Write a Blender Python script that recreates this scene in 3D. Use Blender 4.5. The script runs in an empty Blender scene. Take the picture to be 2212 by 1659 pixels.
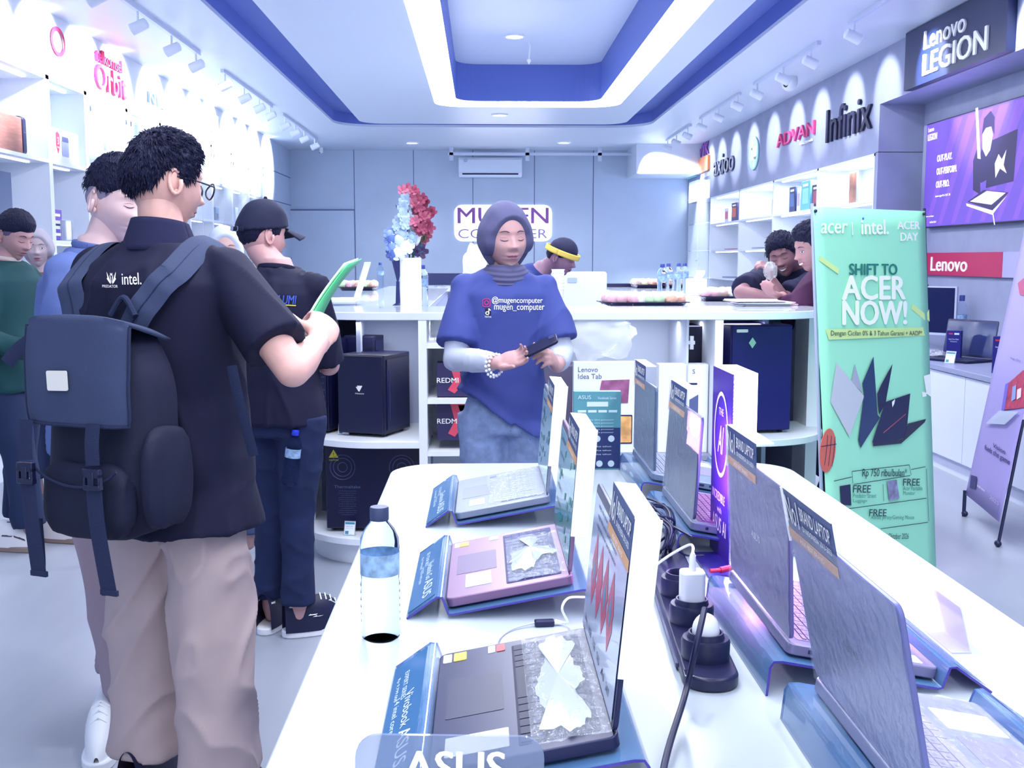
import bpy, math, random
import numpy as np
from mathutils import Vector, Matrix, noise
SC = bpy.context.scene
COL = SC.collection
R = math.radians
PI = math.pi

# ------------------------------------------------------------------ camera
F = 2350.0; W_, H_ = 2212.0, 1659.0
PIT, YAW, CAMZ = R(6.55), R(1.6), 1.37
cd = bpy.data.cameras.new('camera'); cam = bpy.data.objects.new('camera', cd); COL.objects.link(cam)
cd.sensor_width = 36.0; cd.lens = 36.0 * F / W_; cd.clip_start = 0.05; cd.clip_end = 100
cam.location = (0, 0, CAMZ); cam.rotation_euler = (PI/2 - PIT, 0, -YAW)
SC.camera = cam
# ------------------------------------------------------------------ added bluish world fill, front wall left out behind the camera to admit it
wd = bpy.data.worlds.new('front_fill'); SC.world = wd; wd.use_nodes = True
bg = wd.node_tree.nodes['Background']; bg.inputs[0].default_value = (0.80, 0.88, 1.0, 1); bg.inputs[1].default_value = 1.15
SC.view_settings.view_transform = 'Standard'; SC.view_settings.look = 'None'
SC.view_settings.gamma = 1; SC.view_settings.use_curve_mapping = False
SC.view_settings.exposure = 0.35
LW = (0.95, 0.97, 1.0)
def area(name, loc, sx, sy, power, col=LW, rot=(0, 0, 0)):
    l = bpy.data.lights.new(name, 'AREA'); l.shape = 'RECTANGLE'; l.size = sx; l.size_y = sy; l.energy = power; l.color = col
    o = bpy.data.objects.new(name, l); o.location = loc; o.rotation_euler = rot; COL.objects.link(o); return o
def spot(name, loc, target, power, ang=60, blend=.6, col=LW, rad=.03):
    l = bpy.data.lights.new(name, 'SPOT'); l.energy = power; l.spot_size = R(ang); l.spot_blend = blend; l.color = col; l.shadow_soft_size = rad
    o = bpy.data.objects.new(name, l); o.location = loc
    o.rotation_euler = (Vector(target) - Vector(loc)).to_track_quat('-Z', 'Y').to_euler(); COL.objects.link(o); return o
# the luminous U of the ceiling
area('led_light', (-.37, 5.6, 3.035), .20, 13.0, 165)
area('led_light', (1.39, 5.6, 3.035), .20, 13.0, 165)
area('led_light', (.51, 12.22, 3.035), 1.9, .20, 22)
# recessed downlights
for x, y, z, p in [(.32, 10.6, 3.44, 60), (.22, 13.0, 3.03, 60), (-1.0, 16.1, 3.03, 60), (1.2, 16.0, 3.03, 60),
                   (.32, 6.6, 3.44, 60), (.32, 2.8, 3.44, 70), (-2.2, 10, 3.03, 40), (-2.2, 5.5, 3.03, 40), (2.5, 11, 3.03, 40), (2.5, 6.2, 3.03, 30)]:
    spot('downlight_lamp', (x, y, z), (x, y, 0), p, 120, .8, rad=.06)

# ------------------------------------------------------------------ pixel helpers (frame 2212 x 1659)
_fw = Vector((math.sin(YAW)*math.cos(PIT), math.cos(YAW)*math.cos(PIT), -math.sin(PIT)))
_rt = Vector((math.cos(YAW), -math.sin(YAW), 0)); _up = _rt.cross(_fw)
def at(u, v, x=None, y=None, z=None):
    d = _fw*F + _rt*(u-1106) - _up*(v-829.5)
    t = (z-CAMZ)/d.z if z is not None else (y/d.y if y is not None else x/d.x)
    return Vector((0, 0, CAMZ)) + d*t

# ------------------------------------------------------------------ materials
def lin(c):
    if isinstance(c, str):
        c = tuple(int(c[i:i+2], 16)/255 for i in (0, 2, 4))
    return tuple(((v+.055)/1.055)**2.4 if v > .04045 else v/12.92 for v in c) + (1,)
MATS = {}
def mat(name, col='808080', rough=.6, metal=0, emit=0, trans=0, alpha=1, ior=1.45, var=0, scale=8, bump=0, bscale=200, coat=0, stretch=None, spec=.5, sheen=0):
    if name in MATS: return MATS[name]
    m = bpy.data.materials.new(name); m.use_nodes = True; nt = m.node_tree; b = nt.nodes['Principled BSDF']; b.inputs['Specular IOR Level'].default_value = spec
    c = lin(col); b.inputs['Base Color'].default_value = c; b.inputs['Roughness'].default_value = rough
    b.inputs['Metallic'].default_value = metal; b.inputs['IOR'].default_value = ior
    b.inputs['Transmission Weight'].default_value = trans; b.inputs['Alpha'].default_value = alpha
    b.inputs['Coat Weight'].default_value = coat
    if sheen: b.inputs['Sheen Weight'].default_value = sheen
    if emit: b.inputs['Emission Color'].default_value = c; b.inputs['Emission Strength'].default_value = emit
    tc = None
    if var or bump:
        tc = nt.nodes.new('ShaderNodeTexCoord'); mp = nt.nodes.new('ShaderNodeMapping'); nt.links.new(tc.outputs['Object'], mp.inputs[0])
        if stretch: mp.inputs['Scale'].default_value = stretch
    if var:
        n = nt.nodes.new('ShaderNodeTexNoise'); n.inputs['Scale'].default_value = scale; n.inputs['Detail'].default_value = 5
        nt.links.new(mp.outputs[0], n.inputs['Vector'])
        mr = nt.nodes.new('ShaderNodeMapRange'); mr.inputs[1].default_value = .3; mr.inputs[2].default_value = .7
        mr.inputs[3].default_value = 1-var; mr.inputs[4].default_value = 1+var; nt.links.new(n.outputs[0], mr.inputs[0])
        mx = nt.nodes.new('ShaderNodeVectorMath'); mx.operation = 'SCALE'; mx.inputs[0].default_value = c[:3]
        nt.links.new(mr.outputs[0], mx.inputs['Scale']); nt.links.new(mx.outputs[0], b.inputs['Base Color'])
    if bump:
        n2 = nt.nodes.new('ShaderNodeTexNoise'); n2.inputs['Scale'].default_value = bscale; n2.inputs['Detail'].default_value = 3
        nt.links.new(mp.outputs[0], n2.inputs['Vector'])
        bp = nt.nodes.new('ShaderNodeBump'); bp.inputs['Strength'].default_value = bump; bp.inputs['Distance'].default_value = .01
        nt.links.new(n2.outputs[0], bp.inputs['Height']); nt.links.new(bp.outputs[0], b.inputs['Normal'])
    MATS[name] = m; return m
WHITE = lambda: mat('white_laminate', 'eef3fb', .35)
CHROME = lambda: mat('chrome', 'c8ccd8', .15, 1)
BLACKP = lambda: mat('black_plastic', '1a1c3c', .35)
GLASS = lambda: mat('clear_glass', 'dfeaf6', .02, alpha=.16, spec=.7)
INK = lambda: mat('dark_ink', '1c2050', .6)
WINK = lambda: mat('white_ink', 'ffffff', .5)

# ------------------------------------------------------------------ mesh builder
class MB:
    def __init__(s): s.v = []; s.f = []; s.m = []; s.cm = 0
    def add(s, vs, fs):
        o = len(s.v); s.v += [tuple(v) for v in vs]; s.f += [tuple(i+o for i in f) for f in fs]; s.m += [s.cm]*len(fs); return s
    def mi(s, i): s.cm = i; return s
    def box(s, x0, x1, y0, y1, z0, z1, M=None):
        vs = [Vector((x, y, z)) for x in (x0, x1) for y in (y0, y1) for z in (z0, z1)]
        if M is not None: vs = [M @ v for v in vs]
        return s.add(vs, [(0, 1, 3, 2), (4, 6, 7, 5), (0, 4, 5, 1), (2, 3, 7, 6), (0, 2, 6, 4), (1, 5, 7, 3)])
    def cbox(s, c, sz, M=None):
        x, y, z = c; a, b, d = sz; return s.box(x-a/2, x+a/2, y-b/2, y+b/2, z-d/2, z+d/2, M)
    def hexa(s, p):  # 8 points bottom 4 then top 4
        return s.add(p, [(0, 3, 2, 1), (4, 5, 6, 7), (0, 1, 5, 4), (1, 2, 6, 5), (2, 3, 7, 6), (3, 0, 4, 7)])
    def quad(s, a, b, c, d): return s.add([a, b, c, d], [(0, 1, 2, 3)])
    def tube(s, pts, rad, n=10, cap=True, flat=1.0, ref=None):
        pts = [Vector(p) for p in pts]; k = len(pts)
        if not hasattr(rad, '__len__'): rad = [rad]*k
        if len(rad) != k: rad = list(np.interp(np.linspace(0, 1, k), np.linspace(0, 1, len(rad)), rad))
        vs = []; prev = None
        for i in range(k):
            t = (pts[min(i+1, k-1)] - pts[max(i-1, 0)]).normalized()
            if prev is None:
                r_ = Vector(ref) if ref is not None else (Vector((0, 0, 1)) if abs(t.z) < .9 else Vector((1, 0, 0)))
                a = (r_ - t*r_.dot(t)).normalized()
            else: a = (prev - t*prev.dot(t)).normalized()
            prev = a; b = t.cross(a)
            for j in range(n):
                an = 2*PI*j/n; vs.append(pts[i] + a*(math.cos(an)*rad[i]) + b*(math.sin(an)*rad[i]*flat))
        fs = [(i*n+j, i*n+(j+1) % n, (i+1)*n+(j+1) % n, (i+1)*n+j) for i in range(k-1) for j in range(n)]
        if cap: fs += [tuple(range(n-1, -1, -1)), tuple((k-1)*n+j for j in range(n))]
        return s.add(vs, fs)
    def capsule(s, p0, p1, r0, r1, n=14, flat=1.0, ref=None):
        p0, p1 = Vector(p0), Vector(p1); t = (p1-p0).normalized(); P = []; Q = []
        for a in (80, 60, 40, 20): P.append(p0 - t*(r0*math.sin(R(a)))); Q.append(r0*math.cos(R(a)))
        P += [p0, p1]; Q += [r0, r1]
        for a in (20, 40, 60, 80): P.append(p1 + t*(r1*math.sin(R(a)))); Q.append(r1*math.cos(R(a)))
        return s.tube(P, Q, n, True, flat, ref)
    def lathe(s, prof, c=(0, 0, 0), n=32, M=None, cap=True):
        vs = []
        for r, z in prof:
            for j in range(n):
                a = 2*PI*j/n; vs.append(Vector((c[0]+r*math.cos(a), c[1]+r*math.sin(a), c[2]+z)))
        if M is not None: vs = [M @ v for v in vs]
        k = len(prof); fs = [(i*n+j, i*n+(j+1) % n, (i+1)*n+(j+1) % n, (i+1)*n+j) for i in range(k-1) for j in range(n)]
        if cap: fs += [tuple(range(n-1, -1, -1)), tuple((k-1)*n+j for j in range(n))]
        return s.add(vs, fs)
    def cyl(s, x, y, z0, z1, r, n=24): return s.lathe([(r, z0), (r, z1)], (x, y, 0), n)
    def prism(s, poly, h0, h1, ax='z', M=None):
        n = len(poly)
        def P(a, b, h): return Vector((a, b, h)) if ax == 'z' else (Vector((a, h, b)) if ax == 'y' else Vector((h, a, b)))
        vs = [P(a, b, h0) for a, b in poly] + [P(a, b, h1) for a, b in poly]
        if M is not None: vs = [M @ v for v in vs]
        return s.add(vs, [tuple(range(n-1, -1, -1)), tuple(range(n, 2*n))] + [(i, (i+1) % n, n+(i+1) % n, n+i) for i in range(n)])
    def ell(s, c, r, n=16, k=10, M=None, fn=None):
        vs = [Vector((0, 0, -1))] + [Vector((math.cos(2*PI*j/n)*math.cos(a), math.sin(2*PI*j/n)*math.cos(a), math.sin(a)))
             for a in [-PI/2+PI*(i+1)/k for i in range(k-1)] for j in range(n)] + [Vector((0, 0, 1))]
        rr = (r, r, r) if not hasattr(r, '__len__') else r
        o = []
        for v in vs:
            q = Vector((v.x*rr[0], v.y*rr[1], v.z*rr[2]))
            if fn: q = fn(q, v)
            if M is not None: q = M @ q
            o.append(q + Vector(c))
        L = len(o)-1
        fs = [(0, 1+(j+1) % n, 1+j) for j in range(n)]
        for i in range(k-2):
            fs += [(1+i*n+j, 1+i*n+(j+1) % n, 1+(i+1)*n+(j+1) % n, 1+(i+1)*n+j) for j in range(n)]
        fs += [(L, 1+(k-2)*n+j, 1+(k-2)*n+(j+1) % n) for j in range(n)]
        return s.add(o, fs)
    def loft(s, rings, n=32, cap=True):
        # ring: (centre, rx, ry, yaw, tiltx, power)
        vs = []
        for rg in rings:
            c, rx, ry = rg[:3]; yaw = rg[3] if len(rg) > 3 else 0; pw = rg[4] if len(rg) > 4 else 2.3
            for j in range(n):
                a = 2*PI*j/n; ca, sa = math.cos(a), math.sin(a)
                x = math.copysign(abs(ca)**(2/pw), ca)*rx; y = math.copysign(abs(sa)**(2/pw), sa)*ry
                vs.append(Vector((c[0]+x*math.cos(yaw)-y*math.sin(yaw), c[1]+x*math.sin(yaw)+y*math.cos(yaw), c[2])))
        k = len(rings); fs = [(i*n+j, i*n+(j+1) % n, (i+1)*n+(j+1) % n, (i+1)*n+j) for i in range(k-1) for j in range(n)]
        if cap: fs += [tuple(range(n-1, -1, -1)), tuple((k-1)*n+j for j in range(n))]
        return s.add(vs, fs)
    def sheet(s, fn, nu, nv, thick=0, closed_u=False):
        vs = [Vector(fn(i/(nu-1), j/(nv-1))) for i in range(nu) for j in range(nv)]
        fs = [(i*nv+j, i*nv+j+1, (i+1)*nv+j+1, (i+1)*nv+j) for i in range(nu-1) for j in range(nv-1)]
        return s.add(vs, fs)
    def mesh(s, name, mats, smooth=35):
        me = bpy.data.meshes.new(name); me.from_pydata([tuple(v) for v in s.v], [], s.f)
        for m in (mats if isinstance(mats, (list, tuple)) else [mats]): me.materials.append(m)
        me.polygons.foreach_set('material_index', s.m)
        me.update()
        if smooth:
            me.shade_smooth(); me.set_sharp_from_angle(angle=R(smooth))
        return me

def link(name, me, parent=None):
    o = bpy.data.objects.new(name, me); COL.objects.link(o)
    if parent is not None: o.parent = parent
    return o
def tag(o, label=None, cat=None, group=None, kind=None):
    if label: o['label'] = label
    if cat: o['category'] = cat
    if group: o['group'] = group
    if kind: o['kind'] = kind
    return o
def obj(name, mb, mats, parent=None, smooth=35, bevel=0, seg=2, solid=0, label=None):
    o = link(name, mb.mesh(name, mats, smooth), parent)
    if solid:
        md = o.modifiers.new('solid', 'SOLIDIFY'); md.thickness = solid; md.offset = 0
    if bevel:
        md = o.modifiers.new('bevel', 'BEVEL'); md.width = bevel; md.segments = seg; md.limit_method = 'ANGLE'; md.angle_limit = R(40)
    if label: o['label'] = label
    return o
def thing(name, label, cat, loc=(0, 0, 0), rz=0, group=None, rot=None):
    o = bpy.data.objects.new(name, None); COL.objects.link(o); o.location = loc
    o.rotation_euler = rot if rot is not None else (0, 0, rz); o.empty_display_size = .05
    return tag(o, label, cat, group)
def struct(name, mb, mats, smooth=35, bevel=0, parent=None):
    o = obj(name, mb, mats, parent, smooth, bevel)
    if parent is None: o['kind'] = 'structure'
    return o
def copy_tree(o, parent=None, label=None, loc=None, rz=None):
    c = o.copy(); COL.objects.link(c)
    if parent is not None: c.parent = parent
    if label: c['label'] = label
    if loc is not None: c.location = loc
    if rz is not None: c.rotation_euler = (0, 0, rz)
    for ch in list(o.children): copy_tree(ch, c)
    return c
def fix(o, m):  # no-op matrix helper
    return o
_tc = {}
def text_mesh(s, w, h, M, depth=.002, bold=0, shear=0, align='C', space=1.0, keep=False):
    """vertices/faces of the words fitted in a box w x h (metres), x right, y up, z out, transformed by M"""
    cu = bpy.data.curves.new('t', 'FONT'); cu.body = s; cu.size = 1; cu.extrude = 0; cu.offset = 0; cu.shear = shear; cu.space_character = space; cu.resolution_u = 3
    cu.align_x = 'CENTER' if '\n' in s else 'LEFT'
    o = bpy.data.objects.new('t', cu); COL.objects.link(o)
    dg = bpy.context.evaluated_depsgraph_get(); dg.update(); me = bpy.data.meshes.new_from_object(o.evaluated_get(dg))
    vs = [v.co.copy() for v in me.vertices]; fs = [tuple(p.vertices) for p in me.polygons]
    bpy.data.objects.remove(o); bpy.data.curves.remove(cu); bpy.data.meshes.remove(me)
    if not vs: return [], []
    x0 = min(v.x for v in vs); x1 = max(v.x for v in vs); y0 = min(v.y for v in vs); y1 = max(v.y for v in vs)
    sx = w/(x1-x0); sy = h/(y1-y0)
    if keep: sx = sy = min(sx, sy)
    V0 = [Vector(((v.x-(x0+x1)/2)*sx, (v.y-(y0+y1)/2)*sy, depth)) for v in vs]
    if bold:   # heavier strokes: the same glyphs struck again with a small shift
        e = bold*min(w, h*4)*.35; n = len(V0); V1 = []; F1 = []
        for k, (dx, dy) in enumerate(((-e, 0), (e, 0), (0, -e*.35), (0, e*.35))):
            V1 += [v+Vector((dx, dy, k*.00002)) for v in V0]; F1 += [tuple(i+n*k for i in f) for f in fs]
        V0, fs = V1, F1
    return [M @ v for v in V0], fs
def frame(o, xd, up):
    xd = Vector(xd).normalized(); up = Vector(up); n = xd.cross(up).normalized(); up = n.cross(xd)
    return Matrix(((xd.x, up.x, n.x, o[0]), (xd.y, up.y, n.y, o[1]), (xd.z, up.z, n.z, o[2]), (0, 0, 0, 1)))
def words(mb, s, w, h, M, depth=.0015, bold=0, shear=0, space=1.0, keep=False, thick=0):
    vs, fs = text_mesh(s, w, h, M, depth, bold, shear, space=space, keep=keep)
    if not vs: return mb
    if thick:
        nrm = (M.to_3x3() @ Vector((0, 0, 1)))
        back = vs; front = [v + nrm*thick for v in vs]; n = len(vs)
        from collections import Counter
        ec = Counter(); 
        for f in fs:
            for i in range(len(f)):
                ec[(f[i], f[(i+1) % len(f)])] += 1
        fs2 = [tuple(i+n for i in f) for f in fs] + [tuple(reversed(f)) for f in fs]
        for (a, b) in ec:
            if (b, a) not in ec: fs2.append((a, b, b+n, a+n))
        return mb.add(back+front, fs2)
    return mb.add(vs, fs)
def rrect(w, h, r, n=6, cx=0, cy=0):
    out = []
    for (sx, sy, a0) in ((1, 1, 0), (-1, 1, 90), (-1, -1, 180), (1, -1, 270)):
        for i in range(n+1):
            a = R(a0 + 90*i/n); out.append((cx+sx*(w/2-r)+r*math.cos(a), cy+sy*(h/2-r)+r*math.sin(a)))
    return out
def card(mb, M, w, h, t=.0006, cx=0, cy=0, z=0):  # thin slab in a frame, for printed areas
    return mb.box(cx-w/2, cx+w/2, cy-h/2, cy+h/2, z, z+t, M)
def ln(mb, M, x0, y0, x1, y1, w=.002, z=.001):
    d = Vector((x1-x0, y1-y0)).normalized(); p = Vector((-d.y, d.x))*w/2
    return mb.add([M @ Vector((x0+p.x, y0+p.y, z)), M @ Vector((x0-p.x, y0-p.y, z)), M @ Vector((x1-p.x, y1-p.y, z)), M @ Vector((x1+p.x, y1+p.y, z))], [(0, 1, 2, 3)])
def poly(mb, M, pts, z=.001):
    return mb.add([M @ Vector((a, b, z)) for a, b in pts], [tuple(range(len(pts)))])
def smoothpts(pts, n=6):
    pts = [Vector(p) for p in pts]; out = []
    for i in range(len(pts)-1):
        p0 = pts[max(i-1, 0)]; p1 = pts[i]; p2 = pts[i+1]; p3 = pts[min(i+2, len(pts)-1)]
        for k in range(n):
            t = k/n; out.append(.5*((2*p1)+(p2-p0)*t+(2*p0-5*p1+4*p2-p3)*t*t+(3*p1-p0-3*p2+p3)*t**3))
    return out + [pts[-1]]
# ================================================================== the room
ZC = 3.05; XL = -2.96; XR = 3.24; YB = 17.2; YF = -1.6
m_ceil = mat('ceiling_paint', 'd2dcec', .38)
m_blue = mat('blue_recess_shade', '6377c4', .5)  # shade inside the ceiling recesses, put into the colour as blue
m_wall = mat('grey_wall_panel', 'b2c2da', .45, var=.03, scale=3)
m_floor = mat('floor_vinyl', 'a2a8b8', .32, var=.05, scale=2.2, stretch=(3, .6, 1))
m_gray = mat('grey_concrete_finish', '8f96b4', .6, var=.06, scale=5)
m_line = mat('joint_line', '5e6c94', .8)  # dark lines of the wall panel joints
mb = MB().box(-4, 4.6, YF-1.5, YB+.1, -.06, 0)
struct('floor', mb, m_floor)
# ceiling with ring trench, inner tray and luminous band
def rect_ring(mb, x0, x1, y1, X0, X1, Y1, z, z2, y0=YF):   # U shaped horizontal slab between inner and outer rectangles
    mb.box(X0, x0, y0, Y1, z, z2); mb.box(x1, X1, y0, Y1, z, z2); mb.box(x0, x1, y1, Y1, z, z2)
cm = MB()
TX0, TX1, TY = -1.83, 2.14, 14.25; TW = .34
def rr_U(x0, x1, y1, r, n=8):  # open at the near end, rounded far corners
    p = [(x0, YF)]
    for i in range(n+1):
        a = PI - (PI/2)*i/n; p.append((x0+r+r*math.cos(a), y1-r+r*math.sin(a)))
    for i in range(n+1):
        a = PI/2 - (PI/2)*i/n; p.append((x1-r+r*math.cos(a), y1-r+r*math.sin(a)))
    p.append((x1, YF)); return p
def band(mb, A, B, z, zt):  # ring between two U curves with the same number of points
    n = len(A)
    for P, zz in ((z, 0), (zt, 1)):
        pass
    vs = [(a[0], a[1], z) for a in A]+[(b[0], b[1], z) for b in B]+[(a[0], a[1], zt) for a in A]+[(b[0], b[1], zt) for b in B]
    fs = []
    for i in range(n-1):
        fs += [(i, i+1, n+i+1, n+i), (2*n+i, 3*n+i, 3*n+i+1, 2*n+i+1), (i, 2*n+i, 2*n+i+1, i+1), (n+i, n+i+1, 3*n+i+1, 3*n+i)]
    mb.add(vs, fs)
U_out = rr_U(TX0, TX1, TY, .5); U_in = rr_U(TX0+TW, TX1-TW, TY-TW, .3)
L_out = rr_U(-.50, 1.52, 12.35, .32); L_in = rr_U(-.27, 1.29, 12.13, .25)
big = [(XL-.4, YF)] + [(XL-.4, YB+.2)]*9 + [(XR+.9, YB+.2)]*9 + [(XR+.9, YF)]
band(cm, big, U_out, ZC, ZC+.03)
band(cm, U_in, L_out, ZC, ZC+.06)
struct('ceiling', cm, m_ceil, smooth=0)
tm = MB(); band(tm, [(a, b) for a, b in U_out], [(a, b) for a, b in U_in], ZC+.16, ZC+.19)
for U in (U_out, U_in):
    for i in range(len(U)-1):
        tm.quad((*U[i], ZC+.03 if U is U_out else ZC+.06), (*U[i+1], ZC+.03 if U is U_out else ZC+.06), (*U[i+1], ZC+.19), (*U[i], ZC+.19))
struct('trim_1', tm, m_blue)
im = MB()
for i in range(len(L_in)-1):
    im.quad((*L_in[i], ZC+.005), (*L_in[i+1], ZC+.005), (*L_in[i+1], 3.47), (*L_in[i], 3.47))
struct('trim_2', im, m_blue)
im = MB(); band(im, L_in, [(p[0]*.01+.5, min(p[1], 8)*.5) for p in L_in], 3.47, 3.49); im.box(-.27, 1.29, YF, 12.1, 3.475, 3.5)
struct('ceiling_recess', im, m_ceil)
bpy.data.objects['ceiling_recess'].name = 'trim_3'
lm = MB(); band(lm, L_out, L_in, ZC-.004, ZC+.03)
o = obj('ceiling_light', lm, mat('led_diffuser', 'f4f8ff', .5, emit=3.2)); tag(o, 'U-shaped glowing white light band set in the ceiling', 'ceiling light')
# roof slab over everything (keeps the world fill out of the void)
struct('trim_4', MB().box(-4, 4.6, YF, YB+.3, 3.56, 3.6), m_ceil)
# walls
wb = MB().box(XL-.4, XR+.6, YB, YB+.1, 0, ZC+.1)
struct('wall_back', wb, m_wall)
jm = MB()
for x in (-1.97, -1.05, -.13, .83, 1.75): jm.box(x-.006, x+.006, YB-.004, YB, 0 if x != -1.97 else .0, ZC)
struct('trim_5', jm, m_line)
dm = MB().box(-2.97, -1.98, YB-.035, YB, 0, 2.12)
d = struct('door_1', dm, m_wall, bevel=.004)
jm = MB().box(-2.98, -1.975, YB-.037, YB-.0, 2.122, 2.14)
struct('trim_6', jm, m_line)
struct('wall_left', MB().box(XL-.45, XL-.35, YF, YB, 0, ZC+.1).box(XL-.4, XL, 15.15, YB, 0, ZC+.05), m_wall)
jm = MB()
for z in (1.38, 2.2, 2.62): jm.box(XL, XL+.004, 15.15, YB, z-.006, z+.006)
struct('trim_7', jm, m_line)
# right wall: fascia over the shelves, recess by the television bay
YR = 8.95
struct('wall_right', MB().box(XR+.45, XR+.55, YR, YB, 0, ZC+.1), m_wall)
fas = MB().box(XR, XR+.4, YR, YB, 2.235, ZC+.02).box(XR, XR+.45, YR, YR+.06, 0, 2.24).box(XR, XR+.5, YF, YR, 2.62, ZC+.02).box(XR+.37, XR+.47, YF, YR, 0, 2.63)
struct('wall_right_bay', fas, m_gray, smooth=0)
bpy.data.objects['wall_right_bay'].name = 'wall_right_front'
jm = MB()
for y in (7.0, 5.3): jm.box(XR+.366, XR+.371, y-.004, y+.004, .7, 1.25)
struct('trim_8', jm, m_line)
struct('trim_9', MB().box(2.28, 3.24, 16.2, YB, 2.62, ZC), m_ceil)
# white vertical partition of the glass section in the far right corner is a showcase (see below)

# downlights
k = 0
DL = [(.32, 10.6, 3.47, 'round recessed downlight inside the raised ceiling recess'), (.22, 13.0, ZC, 'round recessed downlight beyond the end of the glowing band'),
      (-1.0, 16.1, ZC, 'left of two small round downlights near the back wall'), (1.2, 16.0, ZC, 'right of two small round downlights near the back wall')]
dlm = MB().lathe([(.075, 0), (.10, 0), (.10, -.012), (.085, -.016), (.075, -.010)], n=28, cap=False)
dmesh = dlm.mesh('rim', WHITE()); lens = MB().lathe([(.001, -.008), (.078, -.008), (.078, 0)], n=28, cap=False).mesh('lens', mat('lamp_lens', 'ffffff', .4, emit=9))
for x, y, z, lb in DL:
    t = thing('downlight', lb, 'downlight', (x, y, z), group='recessed downlights'); link('rim', dmesh, t); link('lens', lens, t)
# sprinkler pipe hanging from recess
t = thing('sprinkler', 'thin white sprinkler drop hanging in the ceiling recess', 'sprinkler', (.47, 10.9, 3.47))
obj('pipe', MB().tube([(0, 0, 0), (.01, 0, -.05), (0, 0, -.16)], .008), WHITE(), t)
obj('nozzle', MB().lathe([(.006, -.16), (.02, -.165), (.022, -.18), (.004, -.21)], n=12), WHITE(), t)

# track lights -------------------------------------------------------
def track(name, X, y0, y1, lamps, side, label, group, power, ang=50, tz=2.75):
    t = thing(name, label, 'track light', (X, y0, ZC), group=group)
    obj('rail', MB().box(-.015, .015, 0, y1-y0, -.03, 0), mat('rail_paint', 'c9d2ea', .4), t)
    for yl in lamps:
        y = yl-y0
        h = MB(); h.cyl(0, y, -.10, -.03, .008, 8)
        tgt = Vector((side*.62, .0, -.28)).normalized()
        c = Vector((0, y, -.13)); q = tgt.to_track_quat('Z', 'Y').to_matrix().to_4x4(); q.translation = c
        h.lathe([(.02, -.07), (.036, -.06), (.04, .05), (.034, .055)], n=18, M=q)
        o = obj('lamp_head', h, mat('lamp_white', 'dfe6f5', .4), t)
        obj('lens', MB().lathe([(.001, .052), (.034, .052)], n=18, M=q, cap=False), mat('lamp_lens', 'ffffff', .4, emit=9), o)
        p = Vector((X, yl, ZC-.13)) + tgt*.08
        spot('track_lamp', p, (X+side*.62*1.0, yl, tz-.05), power, ang, .5, rad=.02)
k = 0
for i, (a, b, ls) in enumerate([(8.6, 10.6, (8.8, 9.6, 10.5)), (11.2, 13.2, (11.3, 12.2, 13.1)), (13.8, 15.6, (14.0, 14.8, 15.5)), (6.2, 7.9, (6.4, 7.8))]):
    track('track_light', XR-.62, a, b, ls, 1, ['second track light from the front along the right ceiling', 'third track light from the front along the right ceiling', 'track light at the far end of the right ceiling', 'nearest track light on the right, aimed at the dark gaming sign'][i], 'track lights along the ceiling', 26 if i < 3 else 130, 62)
for i, (a, b, ls) in enumerate([(6.6, 9.2, (6.8, 7.6, 8.4, 9.1)), (10.0, 12.3, (10.1, 10.9, 11.6, 12.2)), (12.9, 15.6, (13.1, 13.8, 14.5, 15.4))]):
    track('track_light', XL+.66, a, b, ls, -1, ['nearest track light on the left, over the red letters', 'middle track light on the left ceiling', 'far track light on the left, its lamps flaring'][i], 'track lights along the ceiling', 190, 80)
tb = thing('track_light', 'white track along the ceiling in front of the back wall', 'track light', (-1.0, 16.75, ZC), group='track lights along the ceiling')
obj('rail', MB().box(.5, 3.6, -.02, .02, -.12, -.08), mat('rail_paint', 'c9d2ea'), tb)
for x in (.55, 1.7, 2.8): obj('bracket', MB().box(x-.03, x+.03, -.02, .02, -.2, 0), mat('rail_paint'), tb)
# security cameras
def dome(loc, label, sz=.05):
    t = thing('security_camera', label, 'camera', loc)
    obj('housing', MB().lathe([(sz*.9, 0), (sz, -.02), (sz, -.05)], n=20).ell((0, -.01, -.06), sz*.98, 18, 12), WHITE(), t)
    obj('lens', MB().ell((-sz*.55, -sz*.62, -.075), sz*.38, 12, 8), BLACKP(), t)
dome(at(1705, 178, z=ZC-.05)+Vector((0, 0, .05)), 'white dome security camera near the third wall logo on the right', .075)
dome(at(1418, 322, z=ZC-.05)+Vector((0, 0, .05)), 'white dome security camera in the far right corner', .09)
dome(at(694, 326, z=ZC-.05)+Vector((0, 0, .05)), 'small dark lensed security camera at the top of the back wall left', .03)

# air conditioner
p = at(1059, 363, y=YB)
t = thing('air_conditioner', 'white split air conditioner high on the back wall', 'air conditioner', (p.x, YB, p.z-.15))
obj('casing', MB().prism([(0, 0), (0, .30), (-.17, .30), (-.20, .26), (-.20, .06), (-.12, 0)], -.49, .49, 'x'), mat('ac_white', 'd7e2f6', .35), t, bevel=.012)
obj('air_outlet', MB().box(-.43, .43, -.206, -.12, .035, .055), INK(), t)
obj('badge', MB().ell((-.38, -.205, .25), (.03, .006, .03), 12, 6), mat('silver_badge', 'a9b9dd', .4), t)
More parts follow.
